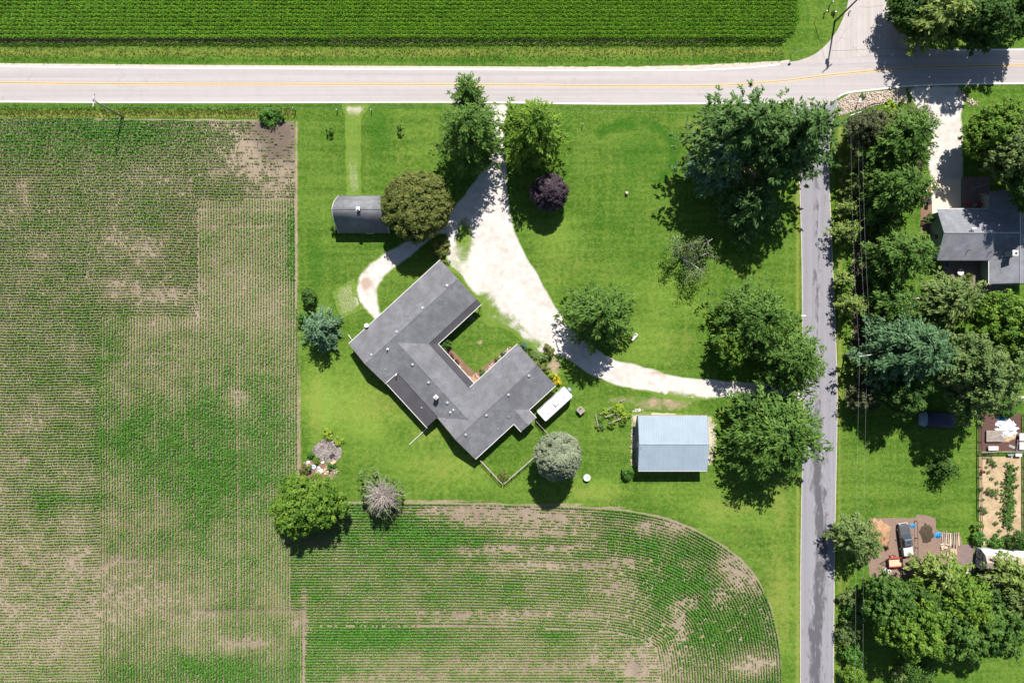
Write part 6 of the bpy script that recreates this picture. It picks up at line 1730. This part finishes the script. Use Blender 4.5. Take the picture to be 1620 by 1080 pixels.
# bird bath / round table near the silvery tree
bb = thing('round_garden_table', W(928, 754), 'round pale garden table on the lawn below the silvery tree', 'table')
MB().cyl((0, 0), .66, .68, .74, 20).build('tabletop', M['rock_pale'], bb, local=True)
MB().cyl((0, 0), .2, .74, .8, 12, .12).build('centre_cap', M['cyan'], bb, local=True)
MB().cyl((0, 0), .12, 0, .68, 10).cyl((0, 0), .35, 0, .06, 14).build('pedestal', M['rock_pale'], bb, local=True)
# overgrown timber planter
pl = thing('timber_planter', W(968, 660), 'overgrown raised bed with two weathered timbers', 'raised bed', rz=R(22))
for (x_, y_, l_, a) in [(.35, .55, 3.0, 0), (.75, -.75, 3.6, 0), (1.0, -.1, 1.3, 90), (-2.8, .55, 2.4, 80), (-.6, 1.6, 2.6, 8), (3.0, 2.2, .9, 8)]:
    MB().box((x_, y_, .42 if l_ > 2.9 else .16), (l_, .17, .18 if l_ > 2.9 else .3), R(a)).build('timber', M['wood_grey'], pl, local=True)
for (x_, y_) in ((-1.0, .5), (1.7, .5), (-.9, -.75), (2.4, -.75)):
    MB().box((x_, y_, .18), (.14, .14, .42)).build('post', M['wood_grey'], pl, local=True)
VG = 'plants in the timber bed'
for (px_, py_, r_, m_, lab) in [(979, 647, 10, 'leaf_lime', 'tall lime-green vine at the top right of the timber bed'), (957, 651, 7, 'leaf_lime', 'lime vine at the upper left of the timber bed'), (990, 656, 8, 'leaf_lime', 'yellowish vine at the right end of the timber bed'),
                               (984, 667, 7, 'leaf_bright', 'vine below the lower timber, right side'), (967, 673, 7, 'leaf_bright', 'vine below the lower timber, left side'), (950, 676, 7, 'leaf_sage', 'grey-green plant at the lower left corner of the timber bed'),
                               (966, 660, 5, 'leaf_bright', 'green plant between the two timbers'), (951, 665, 5, 'leaf_hedge', 'small plant at the left end of the timber bed')]:
    shrub('bed_vine', lab, px_, py_, r_, .9 if r_ > 7 else .6, m_, VG, flat=.3)

# ---- rocks: riprap bed (uncountable) and edging stones
rk = MB(); rr_ = random.Random(11)
bedpoly = [(1326, 160), (1342, 150), (1390, 145), (1432, 140), (1437, 164), (1402, 164), (1372, 170), (1345, 178), (1327, 184)]
cnt = 0
while cnt < 950:
    a, b = rr_.uniform(1326, 1437), rr_.uniform(140, 184)
    if not in_poly(np.array([a]), np.array([b]), bedpoly)[0]: continue
    if a > 1372 and rr_.random() < .25: continue
    s = rr_.uniform(.13, .40); q = W(a, b)
    rk.rock((q.x, q.y, s * .22), (s, s * rr_.uniform(.6, 1), s * .6), rr_); cnt += 1
o = rk.build('riprap', M['rock'], None, loc=W(1380, 160)); tag(o, 'loose tan and white rocks filling the roadside bed', 'rocks', kind='stuff')
tm_ = thing('landscape_timber', W(1392, 164), 'curved dark timber edging across the rock bed', 'edging')
pts = smooth_path([(1368, 170), (1380, 165), (1395, 163), (1418, 161.5)], 4)
MB().tube([W(a, b, .12) for a, b in pts], .1, 6).build('timber', M['curb'], tm_)
def stones(label, path_px, n, smin, smax, mat, spread=1.0, seed=1, loc=None):
    rr = random.Random(seed); mb = MB()
    for k in range(n):
        t = rr.random() * (len(path_px) - 1); i = int(t); f = t - i
        a, b = path_px[i], path_px[i + 1]
        q = W(a[0] + (b[0] - a[0]) * f + rr.gauss(0, spread), a[1] + (b[1] - a[1]) * f + rr.gauss(0, spread)); s = rr.uniform(smin, smax)
        mb.rock((q.x, q.y, s * .2), (s, s * rr.uniform(.6, 1), s * .55), rr)
    o = mb.build('edging_stones', M[mat], None, loc=W(*path_px[0])); tag(o, label, 'stones', kind='stuff')
stones('pale stones along the courtyard flower bed', [(716, 572), (730, 588), (746, 602)], 110, .15, .38, 'rock_pale', 1.6, 2)
stones('pale stones below the right wing wall', [(764, 592), (790, 566), (806, 551)], 70, .12, .3, 'rock_pale', 1.3, 3)
stones('stones along the left wall of the metal barn', [(1001, 654), (1000, 700), (1000, 736)], 110, .12, .35, 'rock', 1.2, 4)
stones('stones along the upper corner of the metal barn', [(1000, 650), (1010, 649), (1017, 648)], 30, .15, .4, 'rock_pale', 1.3, 5)
stones('broken stones right of the metal barn', [(1128, 665), (1130, 700), (1126, 730)], 120, .1, .35, 'rock', 2.5, 6)
stones('dark line of stones edging the tree belt', [(1350, 380), (1349, 430), (1352, 470), (1345, 560)], 120, .12, .3, 'rock', .8, 7)
stones('dark stones at the mouth of the neighbouring drive', [(1516, 145), (1528, 158), (1545, 166)], 90, .15, .45, 'rock', 3, 8)
stones('rubble at the edge of the burn pit', [(487, 735), (500, 742), (515, 745), (530, 744)], 120, .10, .40, 'rock', 3.4, 9)
stones('charred bits in the burn pit', [(500, 712), (515, 705), (530, 708), (533, 722), (512, 722)], 120, .08, .32, 'ash', 4, 10)
stones('rubble by the brick pad and shed', [(1500, 905), (1520, 900), (1535, 902)], 60, .12, .4, 'rock_pale', 3, 11)
oval = thing('stone_bed', W(1442, 484), 'oval stone-edged flower bed on the neighbouring lawn', 'flower bed', rz=R(48))
ring_ = [(1.9 * math.cos(t) , .62 * math.sin(t)) for t in [2 * math.pi * i / 26 for i in range(26)]]
MB().prism(ring_, 0, .1).build('soil', M['mulch'], oval, local=True)
for k, (a, b) in enumerate(ring_):
    MB().rock((a, b, .12), (.42, .36, .26), rr_).build('edging_stone', M['rock_pale'], oval, local=True)
for (a, b, s, m_) in [(-.6, .1, .5, 'rock'), (.5, -.1, .45, 'rock'), (1.1, .1, .4, 'rock_pale')]:
    MB().rock((a, b, .2), (s, s * .8, .35), rr_).build('stone', M[m_], oval, local=True)
MB().cyl((.25, .05), .22, .1, .62, 12, .26).build('planter', M['cyan'], oval, local=True)

# ---- burn pit debris: every piece its own thing
def slab_thing(name, label, px, size, rz, mat, cat, z=None, tilt=0.0, bevel=.02, group=None):
    b = W(*px); o = thing(name, b, label, cat, group, rz=R(rz))
    m = MB().box((0, 0, size[2] / 2 + .02), size, 0, R(tilt)).build('panel', M[mat], o, local=True, bevel=bevel)
    return o
o = slab_thing('metal_sheet', 'dark blue-grey metal sheet lying on the ash', (525.5, 721), (1.05, .75, .08), 38, 'black_metal', 'metal sheet', tilt=6)
for k in range(3): MB().box((0, -.25 + .25 * k, .12), (1.0, .05, .04), 0, R(6)).build('rib', M['membrane'], o, local=True)
o = slab_thing('tool_crate', 'orange-brown wooden box beside the burn pit', (527.5, 731), (1.05, .55, .32), 30, 'orange', 'box')
MB().box((0, 0, .36), (.9, .42, .03)).build('inset', M['wood_new'], o, local=True)
o = slab_thing('wooden_board', 'cream board at the lower right of the rubble', (517, 747), (1.0, .38, .1), 30, 'wood_new', 'board')
MB().box((0, .0, .15), (.2, .36, .06)).build('cleat', M['wood_grey'], o, local=True)
o = slab_thing('wooden_board', 'brown board between turquoise scrap and cream board', (515, 742.5), (.95, .3, .14), 32, 'orange', 'board')
MB().box((.2, .0, .19), (.15, .28, .06)).build('cleat', M['wood_grey'], o, local=True)
o = slab_thing('plastic_scrap', 'pale square tile at the top of the rubble', (510.5, 731), (.55, .42, .1), 20, 'rock_pale', 'scrap')
MB().box((0, 0, .14), (.4, .3, .03)).build('inset', M['white_trim'], o, local=True)
tb = thing('plastic_tub', W(497, 737.5), 'round turquoise tub in the rubble', 'tub')
MB().cyl((0, 0), .32, 0, .4, 14, .4).build('wall', M['white_metal'], tb, local=True); MB().cyl((0, 0), .3, .4, .42, 14).build('water', M['cyan'], tb, local=True)
tb = thing('plastic_tub', W(505, 739), 'smaller turquoise pot right of the round tub', 'tub')
MB().cyl((0, 0), .18, 0, .35, 12, .24).build('wall', M['cyan'], tb, local=True); MB().cyl((0, 0), .2, .35, .37, 12).build('rim', M['white_metal'], tb, local=True)
def crumpled(name, label, px, rpx, h, mat, cat, seed, group=None):
    b = W(*px); o = thing(name, b, label, cat, group)
    rr = np.random.RandomState(seed); n = 13
    V = []; F = []
    Rr = rpx * MPP
    for i in range(n):
        for j in range(n):
            u, v = i / (n - 1) * 2 - 1, j / (n - 1) * 2 - 1
            k = math.sqrt(max(abs(u), abs(v)) ** 2 / (u * u + v * v + 1e-9)) if (u or v) else 1
            e = max(abs(u), abs(v))
            V.append((u * k * Rr * (1 + .18 * rr.normal()) , v * k * Rr * .8 * (1 + .18 * rr.normal()), .03 + h * (1 - e ** 1.6) * rr.uniform(.35, 1.1)))
    for i in range(n - 1):
        for j in range(n - 1): F.append((i * n + j, (i + 1) * n + j, (i + 1) * n + j + 1, i * n + j + 1))
    MB().add(V, F).build('sheet', M[mat], o, local=True)
    return o
crumpled('plastic_sheet', 'crumpled white plastic scrap in the rubble', (507, 744), 4, .3, 'white_tarp', 'plastic sheet', 3)
crumpled('plastic_sheet', 'white rag at the left edge of the rubble', (488, 731), 3, .25, 'white_tarp', 'plastic sheet', 4)

# ---- pickup truck
tp = W(1432.5, 853, .8); TA = R(90 + 8)
pk = thing('pickup_truck', (tp.x, tp.y, 0), 'charcoal crew-cab pickup with a silver bed cover on the dirt parking', 'pickup truck', rz=TA)
def t_ring(x, hw, z0, z1, cr=.1):
    return [(x, -hw + .05, z0), (x, -hw, z0 + .15), (x, -hw, z1 - cr), (x, -hw + cr, z1), (x, hw - cr, z1), (x, hw, z1 - cr), (x, hw, z0 + .15), (x, hw - .05, z0)]
MB().loft([t_ring(2.95, .72, .5, .88), t_ring(2.8, .88, .42, 1.0), t_ring(2.3, .97, .40, 1.08), t_ring(1.1, .99, .40, 1.16), t_ring(-1.0, .99, .40, 1.18), t_ring(-2.75, .97, .42, 1.18), t_ring(-2.9, .93, .5, 1.12)]).build('body', M['truck'], pk, local=True, smooth=False, bevel=.02)
def cab_ring(z, x0, x1, hw): return [(x0, -hw, z), (x0, hw, z), (x1, hw * .94, z), (x1, -hw * .94, z)]
MB().loft([cab_ring(1.14, -1.12, 1.12, .9), cab_ring(1.35, -1.08, .88, .87), cab_ring(1.78, -.95, .32, .72), cab_ring(1.84, -.85, .18, .64)]).build('cab', M['truck'], pk, local=True, bevel=.03)
MB().add([(1.10, -.76, 1.20), (1.10, .76, 1.20), (.36, .64, 1.79), (.36, -.64, 1.79)], [(0, 1, 2, 3)]).build('windshield', M['glass'], pk, local=True)
MB().add([(-1.13, .74, 1.24), (-1.13, -.74, 1.24), (-.98, -.62, 1.76), (-.98, .62, 1.76)], [(0, 1, 2, 3)]).build('rear_window', M['glass'], pk, local=True)
for s in (-1, 1):
    for (a, b, c_, d_) in ((.72, .12, .3, .08), (.02, -.92, .02, -.84)):
        MB().add([(a, s * .905, 1.24), (b, s * .905, 1.24), (d_, s * .735, 1.74), (c_, s * .735, 1.74)], [(0, 1, 2, 3)]).build('side_window', M['glass'], pk, local=True)
    MB().box((.78, s * 1.1, 1.25), (.14, .24, .16)).build('mirror', M['truck'], pk, local=True, bevel=.03)
    for x_ in (1.85, -1.75):
        w_ = MB().wheel((x_, s * .88, .4), .4, .26, (0, 1, 0), 20).build('wheel', M['dark'], pk, local=True)
        MB().wheel((x_, s * 1.0, .4), .22, .05, (0, 1, 0), 14).build('rim', M['galv'], w_, local=True)
    MB().box((2.86, s * .62, .86), (.1, .34, .16), s * -.2).build('headlight', M['white_metal'], pk, local=True)
    MB().box((-2.9, s * .86, .98), (.06, .12, .3)).build('taillight', M['red_plastic'], pk, local=True)
    MB().box((-.05, s * 1.0, .42), (2.3, .14, .05)).build('running_board', M['dark'], pk, local=True)
MB().box((-.25, 0, 1.855), (.5, .78, .02)).build('sunroof', M['glass'], pk, local=True)
MB().box((-2.0, 0, 1.22), (1.72, 1.7, .07)).build('bed_cover', M['silver'], pk, local=True, bevel=.02)
for k in range(2): MB().box((-1.6 - .55 * k, 0, 1.262), (.03, 1.68, .015)).build('cover_seam', M['white_trim'], pk, local=True)
MB().box((2.98, 0, .55), (.12, 1.7, .22)).build('front_bumper', M['galv'], pk, local=True, bevel=.03)
MB().box((2.93, 0, .82), (.06, 1.0, .22)).build('grille', M['dark'], pk, local=True)
MB().box((-3.0, 0, .6), (.16, 1.75, .2)).build('rear_bumper', M['galv'], pk, local=True, bevel=.03)
MB().box((-3.2, .15, .55), (.3, .12, .1)).cyl((-3.32, .15), .05, .55, .68, 8).build('tow_hitch', M['galv'], pk, local=True)
# ---- small red utility trailer
rt = W(1413, 887); ut = thing('utility_trailer', rt, 'small faded red utility trailer with a plywood floor', 'trailer', rz=R(4))
MB().box((0, 0, .52), (2.5, 1.5, .1)).build('bed_floor', M['wood_new'], ut, local=True)
for s in (-.78, .78): MB().box((0, s, .75), (2.5, .06, .42)).build('side_board', M['red_paint'], ut, local=True)
MB().box((1.27, 0, .75), (.06, 1.5, .42)).build('tail_board', M['red_paint'], ut, local=True)
MB().box((-1.27, 0, .75), (.06, 1.5, .42)).build('front_board', M['red_paint'], ut, local=True)
for s in (-.92, .92):
    MB().wheel((.1, s, .3), .3, .18, (0, 1, 0)).build('wheel', M['dark'], ut, local=True)
    MB().box((.1, s, .68), (.8, .24, .05)).build('fender', M['red_paint'], ut, local=True)
MB().tube([(-1.25, -.5, .5), (-2.5, 0, .45)], .045, 5).tube([(-1.25, .5, .5), (-2.5, 0, .45)], .045, 5).build('tongue', M['dark'], ut, local=True)
mw = thing('push_mower', W(1410, 880), 'red push mower between trailer and truck', 'mower', rz=R(10))
MB().box((0, 0, .28), (.7, .5, .18), taper=.8).build('deck', M['red_paint'], mw, local=True, bevel=.05)
MB().cyl((.05, 0), .14, .37, .55, 10).build('engine', M['white_trim'], mw, local=True)
for a in (-.28, .28):
    for b in (-.27, .27): MB().wheel((a, b, .13), .13, .06, (0, 1, 0), 10).build('wheel', M['dark'], mw, local=True)
MB().tube([(-.3, -.2, .35), (-.95, -.2, .95), (-.95, .2, .95), (-.3, .2, .35)], .02, 5).build('handle', M['dark'], mw, local=True)
# wood chips, lumber, tarps
def heap(name, label, px, rx, ry, h, mat, cat, rz=0, seed=0):
    b = W(*px); rr = np.random.RandomState(seed); o = bpy.data.objects
    V = [(0, 0, h)]; F = []; n = 22; rings = 6
    for k in range(1, rings + 1):
        t = k / rings
        for i in range(n):
            a = 2 * math.pi * i / n
            q = t * (1 + .13 * rr.normal() * (t > .5))
            V.append((b.x * 0 + rx * q * math.cos(a), ry * q * math.sin(a), max(.012, h * (1 - t) ** .8 * (1 + .35 * rr.normal())) if k < rings else -.03))
    for i in range(n): F.append((0, 1 + i, 1 + (i + 1) % n))
    for k in range(rings - 1):
        for i in range(n): F.append((1 + k * n + i, 1 + (k + 1) * n + i, 1 + (k + 1) * n + (i + 1) % n, 1 + k * n + (i + 1) % n))
    mb = MB().add(V, F); me = mb.mesh(name, M[mat], smooth=True)
    ob = bpy.data.objects.new(name, me); ob.location = b; ob.rotation_euler = (0, 0, R(rz)); link(ob)
    return tag(ob, label, cat)
heap('wood_chip_pile', 'fresh orange wood chip pile under the olive pine', (1392, 846), 2.0, 3.1, .8, 'chips', 'pile', 12, 2)
heap('charcoal_patch', 'dark burnt mound on the bare soil patch', (1466, 843), 1.3, 1.9, .25, 'litter', 'pile', 10, 3)
crumpled('blue_tarp', 'small blue tarp lying beside the truck', (1444, 831), 4.5, .25, 'blue_tarp', 'tarp', 5)
crumpled('blue_tarp', 'crumpled blue tarp at the edge of the lumber', (1484, 846), 6.0, .45, 'blue_tarp', 'tarp', 6)
BGp = 'boards of the lumber pile'
def board(name, label, px, L, w, ang, z, mat, group):
    b = W(*px); o = MB().box((0, 0, 0), (L, w, .09)).build(name, M[mat], None, local=True)
    o.location = (b.x, b.y, z); o.rotation_euler = (R(rnd.uniform(-2, 2)), 0, R(ang)); tag(o, label, 'board', group)
rnd.seed(5)
for k in range(13):
    board('lumber_board', 'weathered board lying lengthwise in the lumber pile by the blue tarp', (1490.5 + k * 2.15, 852 + rnd.uniform(-2, 2)), rnd.uniform(2.0, 3.0), rnd.uniform(.12, .24), 90 + rnd.uniform(-5, 5), .12 + .1 * (k % 3), rnd.choice(['wood_grey', 'wood_new', 'wood_grey', 'wood_new', 'wood_red']), BGp)
for k in range(3):
    board('lumber_bearer', 'dark cross bearer under the lumber pile', (1503, 843 + k * 9), 3.3, .12, rnd.uniform(-3, 3), .05, 'wood_grey', 'bearers under the lumber pile')
def pallet(label, px, ang, z=0.0, mat='wood_new'):
    o = thing('wooden_pallet', (*W(*px).xy, z), label, 'pallet', rz=R(ang))
    for k in range(6): MB().box((0, -.5 + .2 * k, .13), (1.25, .13, .025)).build('deck_board', M[mat], o, local=True)
    for s in (-.56, 0, .56): MB().box((s, 0, .06), (.09, 1.1, .11)).build('stringer', M['wood_grey'], o, local=True)
pallet('pale wooden pallet just below the lumber pile', (1508, 872), 3)
pallet('pale pallet offset to the left below the lumber', (1502, 877), -5, .16)
pallet('lower grey pallet beside the brick pad', (1508, 886), 2, 0, 'wood_grey')
pallet('white-slatted pallet half under the wood trees', (1403, 903), -35, 0, 'white_trim')
lp = thing('log_pile', W(1494, 863), 'small heap of split pale logs beside the pallets', 'log pile')
for k in range(9):
    a = rnd.uniform(-.5, .5); q = Vector((rnd.uniform(-.5, .5), rnd.uniform(-.5, .4), .12 + .13 * (k % 3)))
    MB().tube([q - Vector((math.cos(a), math.sin(a), 0)) * .35, q + Vector((math.cos(a), math.sin(a), 0)) * .35], rnd.uniform(.09, .14), 7).build('log', M['wood_new'] if k % 3 else M['rock_pale'], lp, local=True)

# ---- covered camper / boat on the neighbouring lawn
cv = thing('covered_trailer', W(1477, 663), 'dark navy covered trailer with a pale front end under the trees', 'trailer', rz=R(-3))
rings = []
for x_, hw, zt in ((-3.15, .95, 1.2), (-3.0, 1.15, 1.45), (-2.2, 1.45, 1.95), (-1.0, 1.5, 2.1), (1.6, 1.5, 2.1), (2.9, 1.4, 1.95), (3.2, 1.2, 1.5)):
    rings.append([(x_, hw * math.cos(t), .35 + (zt - .35) * math.sin(t) ** .55) for t in [math.pi * i / 12 for i in range(13)]])
MB().loft(rings[2:], closed=True).build('cover', M['navy'], cv, local=True, smooth=True)
MB().loft(rings[:3], closed=True).build('front_panel', M['pale_blue'], cv, local=True, smooth=True)
for s in (-1.3, 1.3):
    for x_ in (-.3, .5): MB().wheel((x_, s, .32), .32, .2, (0, 1, 0)).build('wheel', M['dark'], cv, local=True)
MB().tube([(-3.0, 0, .45), (-4.0, 0, .42)], .06, 5).build('tongue', M['dark'], cv, local=True)

# ---- fenced yard: deck, collapsed white sheeting, ladder, tables
dk = thing('low_deck', W(1569, 688), 'pale low wooden deck in the red mulch yard', 'deck')
a0, b0 = W(1558, 698), W(1584, 680)
for k in range(9):
    y_ = a0.y + (b0.y - a0.y) * (k + .5) / 9
    MB().box(((a0.x + b0.x) / 2, y_, .42), (b0.x - a0.x, (b0.y - a0.y) / 9 - .03, .04)).build('deck_board', M['wood_grey'], dk)
for x_ in (a0.x + .2, (a0.x + b0.x) / 2, b0.x - .2): MB().box((x_, (a0.y + b0.y) / 2, .2), (.12, b0.y - a0.y, .4)).build('joist', M['wood_grey'], dk)
crumpled('pool_liner', 'heap of crumpled white plastic sheeting in the red mulch yard', (1592, 678), 17, .9, 'white_tarp', 'plastic sheet', 11)
crumpled('pool_liner', 'white plastic fold spilling onto the deck', (1581, 687), 7, .6, 'white_tarp', 'plastic sheet', 12)
crumpled('pool_liner', 'white plastic fold at the top of the heap by the tree', (1582, 671), 7, .6, 'white_tarp', 'plastic sheet', 13)
crumpled('blue_tarp', 'bright blue tarp at the top of the white sheeting', (1584, 662.5), 5, .35, 'blue_tarp', 'tarp', 14)
crumpled('blue_tarp', 'bright blue tarp at the lower edge of the white sheeting', (1584, 694), 4, .3, 'blue_tarp', 'tarp', 15)
heap('sand_heap', 'tan sand patch under the white sheeting', (1593, 692), 1.9, .9, .12, 'straw', 'pile', 10, 8)
def table(label, px, size, h, mat='rock_pale', cat='table', name='work_table', legm='galv', rz=0):
    o = thing(name, W(*px), label, cat, rz=R(rz)); n = max(2, int(size[1] / .3))
    for k in range(n): MB().box((0, -size[1] / 2 + size[1] * (k + .5) / n, h), (size[0], size[1] / n - .02, .05)).build('top_board', M[mat], o, local=True)
    for sx in (-1, 1):
        for sy in (-1, 1): MB().box((sx * (size[0] / 2 - .08), sy * (size[1] / 2 - .08), h / 2 - .02), (.08, .08, h)).build('leg', M[legm], o, local=True)
    return o
table('pale table at the right edge of the fenced yard, upper', (1612, 690), (1.0, 1.4), .8)
table('pale table at the right edge of the fenced yard, lower', (1612, 704), (1.0, 1.4), .8)
table('grey bench top left of the yard fence corner', (1566, 708), (1.3, .8), .55)
table('grey stool table right of the bench top at the yard fence', (1574, 708), (.6, .75), .5)
table('white rack table at the garden fence', (1608, 718), (1.2, .7), .6, 'white_trim')
table('grey rack table beside the white one at the garden fence', (1596, 718), (1.0, .5), .5, 'galv')
table('pale bench above the fenced yard', (1612, 628), (1.1, .5), .6)
gr = table('dark grill cabinet above the fenced yard', (1606, 636), (.9, .6), .8, 'dark', 'grill', 'grill_cabinet', 'dark')
ld = thing('step_ladder', W(1608, 704), 'aluminium ladder lying beside the pale tables', 'ladder', rz=R(84))
for s in (-.22, .22): MB().box((0, s, .5), (2.2, .06, .06)).build('rail', M['galv'], ld, local=True)
for k in range(6): MB().box((-.9 + .36 * k, 0, .5), (.06, .4, .05)).build('rung', M['galv'], ld, local=True)
for s in (-.9, .9): MB().box((s, 0, .23), (.06, .5, .48)).build('leg', M['galv'], ld, local=True)
rk_ = thing('white_rack', W(1600, 706), 'small white slatted rack lying on the red mulch', 'rack', rz=R(-20))
for k in range(6): MB().box((-.5 + .2 * k, 0, .15), (.07, .42, .05), R(20)).build('slat', M['white_trim'], rk_, local=True)
for s in (-.18, .18): MB().box((0, s, .09), (1.2, .05, .06)).build('rail', M['white_trim'], rk_, local=True)
gf = thing('garden_gate', W(1562, 718), 'dark wooden gate frame at the garden fence', 'gate', rz=0)
for s in (-.9, .9): MB().box((s, 0, .6), (.1, .1, 1.3)).build('post', M['curb'], gf, local=True)
for z_ in (.2, 1.1): MB().box((0, 0, z_), (1.75, .06, .1)).build('rail', M['curb'], gf, local=True)
for k in range(7): MB().box((-.75 + .25 * k, .04, .65), (.1, .03, 1.0)).build('picket', M['curb'], gf, local=True)
br_ = thing('compost_barrel', W(1552, 745), 'dark red barrel against the garden fence', 'barrel')
MB().loft([[(r_ * math.cos(t), r_ * math.sin(t), z_) for t in [2 * math.pi * i / 14 for i in range(14)]] for r_, z_ in ((.26, 0), (.3, .3), (.3, .6), (.27, .88))]).build('drum', M['red_paint'], br_, local=True, smooth=True)
MB().cyl((0, 0), .24, .88, .9, 14).build('lid', M['dark'], br_, local=True)

# ---- straw garden plants: each plant a thing
rnd.seed(9)
proto = {}
def veg(label, px, py, rpx, h, mat, group):
    key = (mat, round(h, 1))
    if key not in proto:
        proto[key] = (shrub('vegetable_plant', label, px, py, rpx, h, mat, group, cat='plant'), rpx)
        return
    src, r0 = proto[key]
    o = copy_tree(src); b = W(px, py, h * .6); o.location = (b.x, b.y, 0); s = rpx / r0
    o.scale = (s, s, s * rnd.uniform(.9, 1.1)); o.rotation_euler = (0, 0, rnd.uniform(0, 6.28)); o['label'] = label
for k in range(22):
    veg('leafy bushy plant in the long double row on the right of the straw garden', 1600 + (k % 2) * 7 - 3 + rnd.uniform(-1.5, 1.5) - k * .22, 736 + k * 4.6 + rnd.uniform(-1, 1), rnd.uniform(5, 7), .9, 'leaf_hedge', 'double row of bushy plants')
for k in range(14):
    if k in (0, 1, 2, 9): continue
    veg('small bright plant in the thin middle row of the straw garden', 1587 - k * .25 + rnd.uniform(-.6, .6), 745 + k * 6.0, rnd.uniform(2, 3.2), .5, 'leaf_bright', 'thin middle row of small plants')
for i, (a, b, r_) in enumerate([(1568, 729, 6), (1574, 736, 4.5), (1562, 739, 2.5), (1565, 747, 3), (1570, 757, 3.2), (1578, 764, 3.2), (1553, 774, 4), (1566, 777, 6.5), (1573, 779, 6.5), (1556, 806, 6.5), (1578, 788, 2.5), (1557, 790, 2.5), (1577, 828, 4), (1583, 840, 3.5), (1577, 846, 4), (1580, 812, 3), (1600, 832, 3.5)]):
    veg('scattered grey-green plant on the left half of the straw garden', a, b, r_, .7, 'leaf_sage', 'scattered plants on the straw')

# ---- neighbouring house yard things
def chair(label, px, rz):
    o = thing('patio_chair', W(*px), label, 'chair', 'red patio chairs', rz=R(rz))
    MB().box((0, 0, .42), (.55, .55, .05)).build('seat', M['red_plastic'], o, local=True)
    MB().box((0, .28, .72), (.55, .05, .6), 0, R(-12)).build('backrest', M['red_plastic'], o, local=True)
    for sx in (-.24, .24):
        for sy in (-.24, .24): MB().box((sx, sy, .2), (.05, .05, .42)).build('leg', M['red_plastic'], o, local=True)
        MB().box((sx * 1.15, .02, .62), (.06, .5, .04)).build('armrest', M['red_plastic'], o, local=True)
chair('red patio chair in the shade, nearer the concrete pad', (1530, 322), 150)
chair('red patio chair in the shade, nearer the house wing', (1548, 323), 200)
table('small round-cornered patio table between the red chairs', (1540, 325), (.6, .6), .5, 'wood_grey')
table('large dark patio table at the upper patio', (1552, 312), (1.2, 1.2), .72, 'wood_red')
def bin_(label, px, mat, s=.55, h=1.0):
    o = thing('wheeled_bin', W(*px), label, 'bin')
    MB().box((0, 0, h / 2 + .03), (s, s * 1.1, h), taper=1.12).build('body', M[mat], o, local=True)
    MB().box((0, 0, h + .06), (s * 1.22, s * 1.3, .07)).build('lid', M[mat], o, local=True, bevel=.02)
    for q in (-.2, .2): MB().wheel((q, s * .5, .12), .12, .06, (1, 0, 0), 10).build('wheel', M['dark'], o, local=True)
bin_('white bin standing at the left edge of the concrete pad', (1471, 313), 'white_metal', .5)
bin_('dark bin left of the concrete pad', (1466, 322), 'dark')
bin_('second dark bin left of the concrete pad, farther out', (1459, 319), 'dark', .5)
table('white potting bench beside the concrete pad', (1460, 303), (.6, 1.1), .85, 'white_trim')
table('pale step at the upper end of the foundation bed', (1463, 291), (1.3, .4), .18, 'rock_pale', 'step', 'stone_step', 'rock_pale')
pt = thing('patio_umbrella_table', W(1516, 431), 'round pale glass table on the back patio', 'table')
MB().cyl((0, 0), .6, .68, .72, 18).build('tabletop', M['rock_pale'], pt, local=True); MB().cyl((0, 0), .05, 0, .68, 8).cyl((0, 0), .3, 0, .04, 12).build('pedestal', M['galv'], pt, local=True)
for i, (a, b) in enumerate([(1553, 425), (1558, 433), (1553, 436)]):
    table(['cream stool nearest the house on the back patio', 'yellow-topped stool right of the others on the back patio', 'cream stool below the first on the back patio'][i], (a, b), (.5, .5), .5, 'wood_new' if i != 1 else 'leaf_yellow' and 'wood_new', 'stool', 'patio_stool')
crumpled('brush_pile', 'pinkish bare brush heap at the lower spruce', (1486, 735), 5, .5, 'wood_red', 'brush pile', 21)
bw = thing('basketball_post', W(1383, 347), 'small white square frame among the belt trees', 'frame')
MB().box((0, 0, .9), (.06, .06, 1.8)).build('post', M['galv'], bw, local=True); MB().box((0, 0, 1.85), (.5, .5, .05)).build('plate', M['white_trim'], bw, local=True)
fl = thing('fallen_branch', W(1546, 297), 'pale bare branch lying in the shade above the patio', 'branch', rz=R(18))
MB().tube([(-1.6, 0, .3), (-.4, .1, .5), (1.5, .05, .8)], [.03, .05, .03], 5).tube([(-.2, .1, .5), (.6, .6, .7)], [.03, .015], 4).build('limb', M['dead_wood'], fl, local=True)
lb = thing('hose_reel', W(1499, 419), 'small blue hose reel on the back patio by the wall', 'hose reel')
MB().wheel((0, 0, .3), .28, .2, (1, 0, 0), 14).build('reel', M['blue_tarp'], lb, local=True); MB().box((0, 0, .05), (.5, .4, .08)).build('base', M['dark'], lb, local=True)
